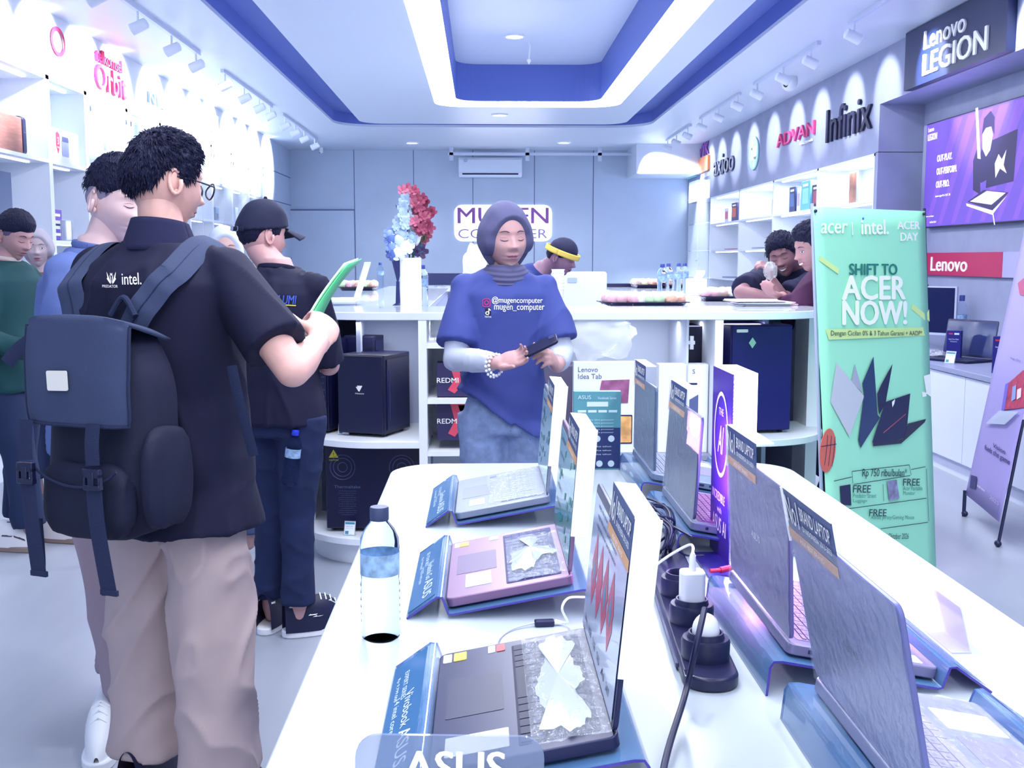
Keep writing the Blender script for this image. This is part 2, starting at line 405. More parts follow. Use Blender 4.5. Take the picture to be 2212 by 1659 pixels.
# lit sign on the back wall
t = thing('lit_wall_sign', 'halo-lit purple company sign letters on the back wall', 'sign', (0, YB, 0))
m_pur = mat('purple_letter', '8a4fa5', .4)
def wtext(t, s, u0, v0, u1, v1, m, name='lettering', bold=0, thick=.03, Y=YB, off=.05, **kw):
    a = at(u0, v1, y=Y); b = at(u1, v0, y=Y)
    M = frame(((a.x+b.x)/2, Y-off-t.location.y, (a.z+b.z)/2), (1, 0, 0), (0, 0, 1))
    return obj(name, words(MB(), s, b.x-a.x, b.z-a.z, M, 0, bold, thick=thick, **kw), m, t, smooth=0)
wtext(t, 'MUGEN', 989, 449, 1184, 483, m_pur, bold=.012)
wtext(t, 'COMPUTER', 990, 495, 1182, 515, mat('greyviolet_letter', '9184b8', .4), bold=.0)
hm = MB(); a = at(982, 521, y=YB); b = at(1192, 443, y=YB)
M = frame(((a.x+b.x)/2, -.012, (a.z+b.z)/2), (1, 0, 0), (0, 0, 1))
hm.prism(rrect(b.x-a.x, b.z-a.z, .12), 0, .008, 'z', M)
obj('halo_panel', hm, mat('halo_light', 'f2f6ff', .5, emit=1.2), t, label='glowing white backing of the letters')
area('sign_halo', ((a.x+b.x)/2, YB-.08, (a.z+b.z)/2), 1.3, .5, 10, rot=(R(-90), 0, 0))
# ================================================================== wall displays
m_shelf = mat('shelf_white', 'e6edfa', .4)
m_strip = mat('shelf_led', 'ffffff', .5, emit=4)
def wallframe(X, side):  # frame on a side wall: side=+1 right wall (seen from -x), side=-1 left wall
    return lambda y, z, off=.004: frame((X-side*off, y, z), (0, -side, 0), (0, 0, 1))
# ---- left: open shelves then glazed showcase
XS = XL; D = .42
def left_unit(name, label, cat, y0, y1, zs, glass, group):
    t = thing(name, label, cat, (XS-D/2, y0+.001, 0), group=group); L = y1-y0-.002
    c = MB(); c.box(-D/2, -D/2+.02, 0, L, 0, 2.62); c.box(-D/2, D/2, 0, .03, 0, 2.62); c.box(-D/2, D/2, L-.03, L, 0, 2.62); c.box(-D/2, D/2, 0, L, 2.59, 2.62)
    c.box(-D/2+.02, D/2-.002, .03, L-.03, 0, .5)
    obj('carcass', c, m_shelf, t, smooth=0)
    for z in zs:
        s = obj('shelf', MB().box(-D/2+.02, D/2, .03, L-.03, z-.025, z), m_shelf, t, smooth=0)
        if z > 1.2: obj('light_strip', MB().box(D/2-.11, D/2-.085, .1, L-.15, z-.033, z-.026), m_strip, s)
    obj('light_strip', MB().box(D/2-.11, D/2-.085, .1, L-.15, 2.58, 2.588), m_strip, t)
    if glass:
        for a, b in ((.015, L/2-.003), (L/2+.003, L-.015)):
            for z0, z1 in ((zs[1]+.0, 2.58), (.52, zs[1]-.01)):
                g = obj('glass_door', MB().box(D/2+.002, D/2+.008, a, b, z0, z1), GLASS(), t, smooth=0)
                for hz in (z0+.08, z1-.08): hm_ = MB(); hm_.box(D/2-.002, D/2+.014, (a+.03 if a < .1 else b-.06), (a+.06 if a < .1 else b-.03), hz-.02, hz+.02); obj('hinge', hm_, CHROME(), g)
    return t
grp = 'display cabinets along the left wall'
U = [(5.4, 6.55), (6.55, 7.70), (7.70, 8.42)]
for i, (a, b) in enumerate(U):
    left_unit('display_shelf', ['open white display shelf at the left edge, out of frame beyond the green jacket', 'open white display shelf holding the wooden speaker', 'open white display shelf holding the appliance box with a red shield'][i], 'shelf', a, b, [.95, 1.5, 2.05], False, grp)
Z4 = [1.0, 1.40, 1.80, 2.22]
for i in range(7):
    a = 8.42 + i*.955
    left_unit('glass_showcase', ['glazed wall showcase nearest the open shelves', 'second glazed wall showcase from the open shelves', 'third glazed wall showcase from the open shelves', 'fourth glazed wall showcase from the open shelves', 'middle-far glazed wall showcase above the capped man', 'second to last glazed wall showcase, left side', 'last glazed wall showcase, ending at the plain wall panel'][i], 'cabinet', a, a+.955, Z4, True, grp)
# left fascia board with letters
fb = MB().box(XL-.42, XL+.0, YF, 15.14, 2.62, ZC)
struct('trim_10', fb, mat('fascia_white', 'eef2fb', .5), smooth=0)
WL = wallframe(XL, -1)
m_red = mat('red_letter', 'd8336e', .5)
def wallsign(name, label, X, side, parts, group=None):
    y = parts[0][1]; t = thing(name, label, 'sign', (X, y, 0), group=group)
    for (s, yy, z, w, h, m, bold) in parts:
        M = frame((-side*.004, yy-y, z), (0, -side, 0), (0, 0, 1))
        if callable(s): s(t, M, w, h, m)
        else: obj('lettering', words(MB(), s, w, h, M, 0, bold, thick=.02), m, t, smooth=0)
    return t
# positions from the photograph
def yz(u, v, X): p = at(u, v, x=X); return p.y, p.z
def sgn(u0, v0, u1, v1, X):
    a = at(u0, v0, x=X); b = at(u1, v1, x=X); return (a.y+b.y)/2, abs(b.y-a.y)
def ring_logo(t, M, w, h, m):
    mb = MB()
    def q(a, k): return (w/2*k*math.cos(a), h/2*k*math.sin(a))
    n = 28
    for i in range(n):
        a, b = 2*PI*i/n, 2*PI*(i+1)/n
        mb.add([M @ Vector((*q(a, 1), .01)), M @ Vector((*q(b, 1), .01)), M @ Vector((*q(b, .72), .01)), M @ Vector((*q(a, .72), .01))], [(0, 1, 2, 3)])
    obj('emblem', mb, m, t)
wallsign('wall_logo', 'red ring emblem at the far left of the white fascia', XL, -1, [(ring_logo, *yz(122, 90, XL), .26, .2, m_red, 0)], 'brand letters on the left fascia')
wallsign('wall_logo', 'large red two-line brand letters on the left fascia', XL, -1, [('telkomsel', yz(230, 112, XL)[0], 2.93, .60, .10, m_red, 0), ('Orbit', yz(236, 180, XL)[0], 2.775, .70, .19, m_red, .02)], 'brand letters on the left fascia')
wallsign('wall_logo', 'small dark angular brand letters on the left fascia beside the red ones', XL, -1, [('NVE', yz(335, 200, XL)[0], 2.80, .5, .10, mat('grey_letter', '6d7ea8', .5), .0)], 'brand letters on the left fascia')
wallsign('wall_logo', 'pale brand letters washed out by the lamps on the left fascia, toward its far end', XL, -1, [('itel', 12.2, 2.85, .6, .2, mat('pale_letter', 'dfe6fa', .5), .0)], 'brand letters on the left fascia')

# ---- right: cubby shelves
D = .44
def right_unit(i, y0, y1, label, zs=(1.115, 1.49, 1.86), top=2.235, group='cubby shelves along the right wall', strips=True):
    t = thing('cubby_shelf', label, 'shelf', (XR+D/2, y0+.001, 0), group=group); L = y1-y0-.002
    c = MB(); c.box(D/2-.02, D/2, 0, L, 0, top); c.box(-D/2, D/2, 0, .02, 0, top); c.box(-D/2, D/2, L-.02, L, 0, top); c.box(-D/2, D/2, 0, L, top-.02, top); c.box(-D/2+.01, D/2-.02, .02, L-.02, 0, .72)
    obj('carcass', c, m_shelf, t, smooth=0)
    for z in zs: obj('shelf', MB().box(-D/2, D/2-.02, .02, L-.02, z-.02, z), m_shelf, t, smooth=0)
    for z in list(zs)+[top]:
        if z > 1.2: obj('light_strip', MB().box(-D/2+.07, -D/2+.09, .1, L-.1, z-.03, z-.021), m_strip, t)
    return t
YS = [9.02, 10.55, 12.15, 13.75, 15.5]
for i in range(4):
    right_unit(i, YS[i], YS[i+1], ['open cubby shelf nearest the grey column, two orange tablets on it', 'open cubby shelf with teal and dark boxes on its top level', 'open cubby shelf with one slim grey box per level', 'open cubby shelf nearest the glass showcase, small boxes on top'][i])
for yc in [(YS[i]+YS[i+1])/2 for i in range(4)]:
    area('shelf_glow', (XR+.13, yc, 2.19), .05, 1.1, 7)
# boxes in the cubbies
def carton(name, label, cat, loc, w, d, h, col, face, rz=0, group=None, band=None):
    """w along wall (y), d depth (x), printed face toward the shop"""
    t = thing(name, label, cat, loc, rz, group)
    obj('carton', MB().box(-d/2, d/2, -w/2, w/2, 0, h), mat('carton_'+col, col, .5), t, bevel=.003, smooth=0)
    f = MB(); M = frame((-d/2 if loc[0] > 0 else d/2, 0, h/2), (0, -1 if loc[0] > 0 else 1, 0), (0, 0, 1))
    f.prism(rrect(w*.7, h*.5, .01), .001, .002, 'z', M)
    obj('printed_panel', f, mat('print_'+face, face, .5), t, smooth=0)
    f2 = MB(); card(f2, M, w*.6, h*.08, .0015, 0, h*.36, .001)
    obj('printed_title', f2, WINK(), t, smooth=0)
    return t
gc = 'boxes on the right wall shelves'
yy = lambda u: at(u, 480, x=XR+.15).y
X0 = XR+.15
carton('product_box', 'dark box with teal edge, left end of the row behind the green banner', 'box', (X0, 11.75, 1.86), .22, .1, .28, '2b3768', '4a6a9c', group=gc)
carton('product_box', 'pale slim box between the dark box and the teal box', 'box', (X0, 11.52, 1.86), .12, .1, .26, 'ccd6ee', 'b3a0c8', group=gc)
carton('product_box', 'tall teal box in the middle of the shelf row behind the green banner', 'box', (X0, 11.27, 1.86), .30, .1, .31, '5fa6be', '86c4d2', group=gc)
carton('product_box', 'dark reddish box right of the tall teal box', 'box', (X0, 10.92, 1.86), .26, .1, .25, '33284f', '8a4560', group=gc)
carton('product_box', 'small white and pink box on the top cubby near the showcase', 'box', (X0, 14.9, 1.86), .22, .1, .2, 'd6d4ea', 'c06a88', group=gc)
carton('product_box', 'dark box with an orange face on the top cubby near the showcase', 'box', (X0, 14.45, 1.86), .3, .1, .25, '3b3560', 'c4644a', group=gc)
for z, l in ((1.86, 'slim grey box on the top cubby under the round logo'), (1.49, 'slim grey box on the middle cubby under the round logo'), (1.115, 'slim grey box on the lower cubby under the round logo')):
    carton('product_box', l, 'box', (X0, 12.55, z), .24, .05, .2, '8c98ba', '7a86aa', group=gc)
for y, z, l in ((9.95, 1.86, 'left one of two upright orange-faced tablets on the top shelf by the grey column'), (9.32, 1.86, 'right one of two upright orange-faced tablets on the top shelf by the grey column')):
    t = thing('tablet', l, 'tablet', (X0, y, z), group='tablets on the top shelf')
    obj('case', MB().box(-.01, .01, -.1, .1, 0, .30), mat('tablet_case', '7f86a8', .4), t, bevel=.004)
    obj('screen', MB().box(-.012, -.0105, -.09, .09, .01, .29), mat('tablet_picture', '8a5c4c', .4, var=.5, scale=9), t)
for k, (y, z) in enumerate(((14.6, 1.49), (14.7, 1.115), (13.1, 1.49))):
    t = thing('open_laptop', ['thin pinkish laptop lying on the middle cubby by the showcase', 'thin grey laptop lying on the low cubby by the showcase', 'thin grey laptop lying on the middle cubby beside the slim box'][k], 'laptop', (X0, y, z), group='laptops in the cubbies')
    obj('base', MB().box(-.1, .1, -.16, .16, 0, .014), mat('lap_case%d' % k, ['c7a0b8', '9aa6c8', '9aa6c8'][k], .4), t, bevel=.003)
    obj('lid', MB().box(-.1, .1, -.16, .16, .015, .02), mat('lap_lid%d' % k, ['b890ac', '8692b8', '8692b8'][k], .4), t)
# glass showcase in the far right corner
t = thing('glass_showcase', 'glazed showcase in the far right corner, glaring white', 'cabinet', (XR+D/2, 15.55, 0), group='display cabinets along the left wall'.replace('left', 'right')); L = 1.6
c = MB(); c.box(D/2-.02, D/2, 0, L, 0, 2.6); c.box(-D/2, D/2, L-.03, L, 0, 2.6); c.box(-D/2+.02, D/2-.002, .03, L-.03, 0, .5)
obj('carcass', c, m_shelf, t, smooth=0)
for z in (1.1, 1.5, 1.9, 2.25): obj('shelf', MB().box(-D/2+.01, D/2, 0, L, z-.01, z), mat('glass_shelf', 'cfe0f2', .1, alpha=.5), t)
for a, b in ((.01, L/2-.003), (L/2+.003, L-.01)):
    g = obj('glass_door', MB().box(-D/2-.006, -D/2, a, b, .52, 2.55), GLASS(), t, smooth=0)
    obj('knob', MB().ell((-D/2-.012, b-.05 if a < .1 else a+.05, 1.35), .012, 10, 6), CHROME(), g)
area('showcase_glow', (XR+.1, 16.3, 2.5), .2, 1.4, 130)
spot('showcase_lamp', (2.4, 16.0, 2.95), (3.2, 16.6, 1.7), 420, 90)

# right fascia logos
gl = 'brand letters on the right fascia'
def rs(label, s, u0, v0, u1, v1, col, bold=0, extra=None, name='wall_logo'):
    a = at(u0, (v0+v1)/2, x=XR); b = at(u1, (v0+v1)/2, x=XR); yc = (a.y+b.y)/2
    mid = at((u0+u1)/2, v0, x=XR).z, at((u0+u1)/2, v1, x=XR).z
    zc = sum(mid)/2; h = abs(mid[0]-mid[1]); w = abs(a.y-b.y)
    pts = [(s, yc, zc, w, h, mat('logo_'+col, col, .5), bold)]
    if extra: pts += extra(yc, zc, w, h)
    return wallsign(name, label, XR, 1, pts, gl)
rs('black brand letters with sliced strokes nearest the grey column', 'Infinix', 1790, 218, 1886, 292, '14163c', .01)
rs('pink angular brand letters in the middle of the right fascia', 'ADVAN', 1682, 276, 1762, 304, 'd84a86', .012, lambda y, z, w, h: [('digital', y-w*.3, z-h*.9, w*.3, h*.22, WINK(), 0)])
def hp_logo(t, M, w, h, m):
    mb = MB(); mb.prism([(w/2*math.cos(2*PI*i/28), h/2*math.sin(2*PI*i/28)) for i in range(28)], 0, .015, 'z', M); obj('disc', mb, m, t)
    mb = MB()
    def sl(x, y0, y1, d=.06): poly(mb, M, [(x*w, y0*h), (x*w+.1*w, y0*h), (x*w+.1*w+d*w*(y1-y0)*4, y1*h), (x*w+d*w*(y1-y0)*4, y1*h)], .018)
    sl(-.28, -.2, .42); sl(-.1, -.2, .18); sl(.02, -.42, .2); sl(.2, -.2, .18); poly(mb, M, [(-.2*w, .1*h), (.0, .1*h), (.02*w, .18*h), (-.2*w, .18*h)], .018); poly(mb, M, [(.1*w, -.2*h), (.28*w, -.2*h), (.3*w, -.12*h), (.1*w, -.12*h)], .018)
    obj('mark', mb, WINK(), t, smooth=0)
rs('round pale teal emblem disc between two brand names', hp_logo, 1621, 296, 1641, 366, '93c6d8')
rs('black rounded lower-case brand letters near the showcase', 'axioo', 1545, 331, 1588, 374, '232a52', .015)
def orange_sign(t, M, w, h, m):
    obj('board', MB().prism(rrect(w, h*.5, .02, cy=-h*.24), 0, .03, 'z', M), mat('orange_board', 'e8844e', .5), t)
    obj('lettering', words(MB(), 'VYK', w*.9, h*.42, M @ Matrix.Translation((0, h*.27, 0)), 0, .01, thick=.02), mat('purple_letter'), t, smooth=0)
rs('small sign of purple letters over an orange board in the far corner', orange_sign, 1512, 308, 1534, 372, 'e8844e')
def teal_sign(t, M, w, h, m):
    obj('board', MB().prism([(-w/2, -h/2), (w/2, -h/2), (w*.2, h/2), (-w*.1, h/2)], 0, .03, 'z', M), mat('teal_board', '8fd0dc', .5), t)
    obj('mark', words(MB(), 'A', w*.4, h*.4, M @ Matrix.Translation((0, -.02, .03)), .002), WINK(), t, smooth=0)
rs('small pale teal sign, last on the right fascia toward the corner', teal_sign, 1489, 326, 1508, 384, '8fd0dc')

# lenovo legion sign board on the fascia
a = at(1971, 150, x=XR); b = at(2196, 60, x=XR)
t = thing('sign_board', 'dark navy board with white two-line gaming brand letters above the screen', 'sign', (XR, b.y, 2.62))
L = a.y-b.y
obj('board', MB().box(-.06, 0, 0, L, .005, ZC-2.62-.005), mat('navy_board', '16234f', .4), t, smooth=0)
M = frame((-.06, L*.46, .30), (0, -1, 0), (0, 0, 1)); obj('lettering', words(MB(), 'Lenovo', L*.42, .13, M @ Matrix.Translation((-L*.10, 0.0, 0)), 0, .005, thick=.012), WINK(), t, smooth=0)
M = frame((-.06, L*.46, .13), (0, -1, 0), (0, 0, 1)); obj('lettering', words(MB(), 'LEGION', L*.62, .15, M, 0, .025, thick=.012), WINK(), t, smooth=0)
# television
X = XR+.37
t = thing('television', 'large wall television showing a purple gaming laptop advert', 'television', (X, 7.75, 2.03)); Wd, Hh = 1.86, .86
yl = at(1998, 380, x=X-.06).y; t.location.y = yl-Wd/2
zt = at(1998, 270, x=X-.06).z; zb = at(1998, 493, x=X-.06).z; Hh = zt-zb; t.location.z = (zt+zb)/2
obj('housing', MB().box(-.06, 0, -Wd/2, Wd/2, -Hh/2, Hh/2), BLACKP(), t, bevel=.004)
M = frame((-.0605, 0, 0), (0, -1, 0), (0, 0, 1))
def scr(col, e=.75): return mat('screen_'+col, col, .5, emit=e)
s = MB(); card(s, M, Wd-.02, Hh-.02, .001); scn = obj('screen', s, scr('5a40a0', .62), t, smooth=0)
x0 = -Wd/2
s = MB()
for i in range(7):
    a_ = x0+.05+i*.24; poly(s, M, [(a_, -Hh/2+.02), (a_+.07, -Hh/2+.02), (a_+.6, Hh/2-.02), (a_+.45, Hh/2-.02)], .0012)
obj('picture_streaks', s, scr('6a46a4', .65), scn, smooth=0)
s = MB(); T = Matrix.Translation
words(s, 'Lenovo', .11, .035, M @ T((x0+.09, .36, 0)), .002); words(s, 'LEGION', .17, .05, M @ T((x0+.12, .30, 0)), .002, .02)
for i, w_ in enumerate(('OUT-PLAY.', 'OUT-PERFORM.', 'OUT-PRO.')): words(s, w_, (.27, .36, .24)[i], .05, M @ T((x0+.23+(.27, .36, .24)[i]/2, .12-i*.10, 0)), .002, .03)
words(s, 'Lenovo Legion Pro 7i (16", 10)', .27, .022, M @ T((x0+.36, -.17, 0)), .002)
words(s, 'windows.com/legion', .18, .014, M @ T((x0+.12, -.32, 0)), .002); words(s, 'intel Core Ultra 9', .12, .016, M @ T((x0+.2, -.365, 0)), .002)
obj('picture_words', s, scr('ffffff', 1.1), scn, smooth=0)
s = MB()
poly(s, M, [(x0+.88, -.16), (x0+.86, .05), (x0+.92, .14), (x0+.98, -.02), (x0+1.0, -.2)], .002)      # dark sleeve and coat
poly(s, M, [(x0+.92, .0), (x0+1.0, .14), (x0+1.16, .12), (x0+1.2, -.08), (x0+1.0, -.12)], .0021)
poly(s, M, [(x0+.98, .22), (x0+1.0, .33), (x0+1.1, .37), (x0+1.16, .32), (x0+1.17, .2), (x0+1.12, .26), (x0+1.02, .25)], .0023)
poly(s, M, [(x0+1.08, -.16), (x0+1.1, .16), (x0+1.5, .2), (x0+1.48, -.14)], .0024)
poly(s, M, [(x0+.8, -.24), (x0+1.05, -.17), (x0+1.42, -.21), (x0+1.2, -.32)], .0025)
obj('picture_dark_shapes', s, scr('241c4c', .4), scn, smooth=0)
s = MB(); poly(s, M, [(x0+1.0, .12), (x0+.99, .22), (x0+1.04, .26), (x0+1.12, .26), (x0+1.15, .2), (x0+1.12, .1), (x0+1.06, .06)], .0026)
poly(s, M, [(x0+.86, .42), (x0+.9, .42), (x0+.98, .05), (x0+.93, .06)], .0026)
poly(s, M, [(x0+.84, -.24), (x0+1.1, -.18), (x0+1.38, -.21), (x0+1.18, -.28)], .0026)
poly(s, M, [(x0+.78, -.25), (x0+.79, -.27), (x0+1.2, -.35), (x0+1.4, -.23), (x0+1.2, -.32)], .0028)
poly(s, M, [(x0+1.2, .0), (x0+1.25, .06), (x0+1.3, .02), (x0+1.36, .08), (x0+1.33, -.02), (x0+1.38, -.08), (x0+1.28, -.04), (x0+1.22, -.1)], .0028)
poly(s, M, [(x0+1.2, -.34), (x0+1.215, -.34), (x0+1.25, -.42), (x0+1.235, -.42)], .0028)
obj('picture_light_shapes', s, scr('c9c4f2', .9), scn, smooth=0)
area('screen_glow', (X-.1, yl-.9, 2.03), .7, 1.4, 6, (.5, .4, 1), (0, R(90), 0))
# red brand strip under the television
za = at(2100, 545, x=X-.02).z; zb = at(2100, 597, x=X-.02).z
ya = at(2168, 570, x=X-.02).y
t = thing('wall_strip', 'crimson strip with white brand letters beneath the wall television', 'sign', (X, ya, zb))
hh = za-zb
obj('board', MB().box(-.03, 0, 0, 8.93-ya, 0, hh), mat('crimson_board', 'b01a52', .4), t, smooth=0)
obj('end_panel', MB().box(-.029, 0, ya-8.9+1.0 if False else -1.6, -.003, 0, hh), mat('lilac_panel', 'a9a7d4', .5), t, smooth=0)
yw = (at(2012, 570, x=X-.03).y + at(2090, 570, x=X-.03).y)/2; ww = abs(at(2012, 570, x=X-.03).y - at(2090, 570, x=X-.03).y)
M = frame((-.03, yw-ya, hh/2), (0, -1, 0), (0, 0, 1)); obj('lettering', words(MB(), 'Lenovo', ww, hh*.62, M, 0, .02, thick=.006), WINK(), t, smooth=0)

# wall counter on the right
XC = 2.95
t = thing('wall_counter', 'long low white counter with a grey worktop under the television', 'counter', (XC, 4.2, 0))
L = 8.9-4.2
obj('worktop', MB().box(0, .64, 0, L, .655, .69), mat('grey_worktop', '8f97b8', .4), t, bevel=.003)
for i in range(4):
    a = i*L/4; obj('door_panel', MB().box(.015, .035, a+.003, a+L/4-.003, .11, .65), mat('counter_white', 'd7def4', .4), t, smooth=0)
obj('body', MB().box(.035, .64, 0, L, .1, .655), mat('counter_white'), t, smooth=0)
obj('plinth', MB().box(.06, .62, 0, L, 0, .1), mat('counter_white'), t, smooth=0)
# ================================================================== island counter
m_top = mat('counter_top_gloss', 'dfe7f6', .12, coat=.5)
m_cw = mat('counter_body_white', 'f2f6ff', .4)
m_cg = mat('counter_back_panel', 'b4bddb', .5)
HT = 1.14; FY = 4.74
IX0, IX1, IY1 = -.86, 1.62, 10.2
t = thing('island_counter', 'white island sales counter with rounded ends and a glossy top', 'counter', (.35, FY, 0))
ox = -.35
def front_round(x0, x1, r, yb, n=10):   # plan outline with rounded front corners
    p = [(x0, yb), (x0, r)] + [(x0+r-r*math.cos(PI/2*i/n), r-r*math.sin(PI/2*i/n)) for i in range(1, n+1)]
    p += [(x1-r+r*math.sin(PI/2*i/n), r-r*math.cos(PI/2*i/n)) for i in range(n+1)] + [(x1, yb)]
    return p
a0, a1 = IX0-.35, IX1-.35
FR = front_round(a0, a1, .42, .62)
top = MB(); top.prism(FR, HT-.035, HT)
obj('worktop', top, m_top, t, bevel=.003, label='front stretch of the glossy top')
wl = MB().box(a0, a0+.58, .62, IY1-FY, HT-.055, HT-.02); obj('worktop', wl, m_top, t, bevel=.003)
wl = MB().box(a1-.58, a1, .62, IY1-FY, HT-.055, HT-.02); obj('worktop', wl, m_top, t, bevel=.003)
wl = MB().box(a0+.58, a1-.58, IY1-FY-.55, IY1-FY, HT-.055, HT-.02); obj('worktop', wl, m_top, t, bevel=.003)
xp = [at(913, 800, y=FY).x-.35, at(1552, 800, y=FY).x-.35]   # vertical posts
for x in xp: obj('post', MB().box(x-.018, x+.018, 0, .60, .0, HT-.036), m_cw, t, smooth=0)
# wings: outer panels
obj('side_panel', MB().box(a0+.02, a0+.04, .64, IY1-FY-.02, .02, HT-.056), m_cg, t, smooth=0)
obj('side_panel', MB().box(a1-.04, a1-.02, .64, IY1-FY-.02, .02, HT-.056), m_cg, t, smooth=0)
obj('side_panel', MB().box(a0+.54, a0+.56, .64, IY1-FY-.56, .02, HT-.056), m_cg, t, smooth=0)
obj('side_panel', MB().box(a1-.56, a1-.54, .64, IY1-FY-.56, .02, HT-.056), m_cg, t, smooth=0)
obj('back_panel', MB().box(a0+.04, a1-.04, IY1-FY-.5, IY1-FY-.48, .02, HT-.056), m_cg, t, smooth=0)
# back of the open front niches
obj('niche_back', MB().box(a0+.30, xp[0]-.018, .56, .58, .1, HT-.036).box(a0+.28, a0+.30, .3, .58, .1, HT-.036), m_cg, t, smooth=0)
obj('niche_back', MB().box(xp[1]+.018, a1-.30, .56, .58, .1, HT-.036).box(a1-.30, a1-.28, .3, .58, .1, HT-.036), m_cg, t, smooth=0)
obj('niche_back', MB().box(xp[0]+.018, xp[1]-.018, .56, .575, .1, HT-.036), mat('counter_inner', 'dce4f6', .4), t, smooth=0)
# rounded end shelves
for zz, nm in ((.57, 'mid'), (.13, 'low')):
    P = [(x, y) for x, y in front_round(a0+.0, xp[0]+.5, .40, .58)]
    left = [(x, y) for x, y in P if x <= xp[0]-.018-.02] ; left = left + [(xp[0]-.018, 0), (xp[0]-.018, .56)]
    obj('shelf', MB().prism(left, zz-.03, zz), m_cw, t, bevel=.002)
    P = [(-x + (a0+a1), y) for x, y in left]
    dx = (xp[1]+.018) - max(-(xp[0]-.018)+(a0+a1), 0)
    right = [(max(x, xp[1]+.018), y) for x, y in P]
    obj('shelf', MB().prism(right, zz-.03, zz), m_cw, t, bevel=.002)
# plinths and the outer edge posts
pl = MB().prism([(a0+.06, .56), (a0+.06, .4)]+[(a0+.06+.34-.34*math.cos(PI/2*i/8), .4-.34*math.sin(PI/2*i/8)) for i in range(1, 9)]+[(xp[0], .06), (xp[0], .56)], 0, .10)
obj('plinth', pl, m_cw, t)
pl = MB().prism([(a1-.06, .56), (a1-.06, .4)]+[(a1-.06-.34+.34*math.cos(PI/2*i/8), .4-.34*math.sin(PI/2*i/8)) for i in range(1, 9)]+[(xp[1], .06), (xp[1], .56)], 0, .10)
obj('plinth', pl, m_cw, t)
obj('plinth', MB().box(xp[0], xp[1], .06, .56, 0, .1), m_cw, t)
obj('edge_panel', MB().box(a0+.005, a0+.06, .40, .62, .13, HT-.036), m_cw, t, smooth=0)
obj('edge_panel', MB().box(a1-.06, a1-.005, .40, .62, .13, HT-.036), m_cw, t, smooth=0)
# centre niche: inner upright, shelves, hinge
xq = at(925, 800, y=FY).x-.35
for zz in (.93, .77, .46, .32):
    z_ = {.93: .93}.get(zz, zz)
for z_ in (1.0,): pass
sx1 = at(1010, 800, y=FY+.1).x-.35+.12
for v in (742, 862, 975):
    z_ = at(960, v, y=FY+.02).z
    obj('shelf', MB().box(xp[0]+.018, sx1, .02, .55, z_-.022, z_), m_cw, t, smooth=0)
obj('upright', MB().box(sx1, sx1+.02, .02, .55, .1, HT-.036), m_cw, t, smooth=0)
z_ = at(1300, 985, y=FY+.02).z
obj('shelf', MB().box(sx1+.02, xp[1]-.018, .02, .55, z_-.022, z_), mat('niche_grey', '8d90ac', .5), t, smooth=0)
gl_ = at(1476, 733, y=FY+.3)
hg = MB().cbox((gl_.x-.35-.0, .12, gl_.z), (.03, .05, .016)).cbox((gl_.x-.35, .10, gl_.z), (.016, .02, .06))
obj('hinge', hg, CHROME(), t)
xu = at(1478, 733, y=FY+.05).x-.35
obj('upright', MB().box(xu+.02, xu+.03, .1, .55, .1, HT-.036), mat('counter_inner'), t, smooth=0)
area('niche_glow', (.85, FY+.3, HT-.06), .9, .05, 1.5)
area('niche_glow', (-.45, FY+.3, HT-.06), .5, .05, 1.2)

# inner desk items: monitors, etc ---------------------------------------------------
def monitor(name, label, loc, w, h, rz, col, back=True, stand=.12):
    t = thing(name, label, 'computer', loc, rz)
    obj('housing', MB().prism(rrect(w, h, .02, cy=stand+h/2), -.02, .02, 'y'), mat('mon_'+col, col, .4), t, bevel=.004)
    obj('neck', MB().box(-.025, .025, .0, .04, .01, stand+h*.4), CHROME(), t)
    obj('foot', MB().prism(rrect(.2, .16, .03), 0, .01), CHROME(), t)
    return t
p = at(1238, 612, y=7.75)
t = monitor('desktop_computer', 'white all-in-one computer seen from behind, right of the headband man', (p.x, 7.85, .80), .50, .34, 0, 'dbe3f4', stand=.14)
obj('emblem', MB().prism(rrect(.07, .035, .008, cy=.42), -.024, -.021, 'y'), mat('silver_badge'), t)
t = thing('desk', 'low desk inside the island counter carrying the white computer', 'desk', (.6, 7.9, 0))
obj('desk_top', MB().box(-.45, .55, -.3, .35, .76, .80), m_cg, t, bevel=.004)
obj('desk_front', MB().box(-.42, .52, -.27, -.24, 0, .76), m_cg, t)
p = at(962, 600, y=9.9)
t = monitor('computer_monitor', 'flat black screen lying level on the back of the counter, left of the woman', (p.x, 9.95, HT-.02), .42, .11, 0, '15204e', stand=.015)
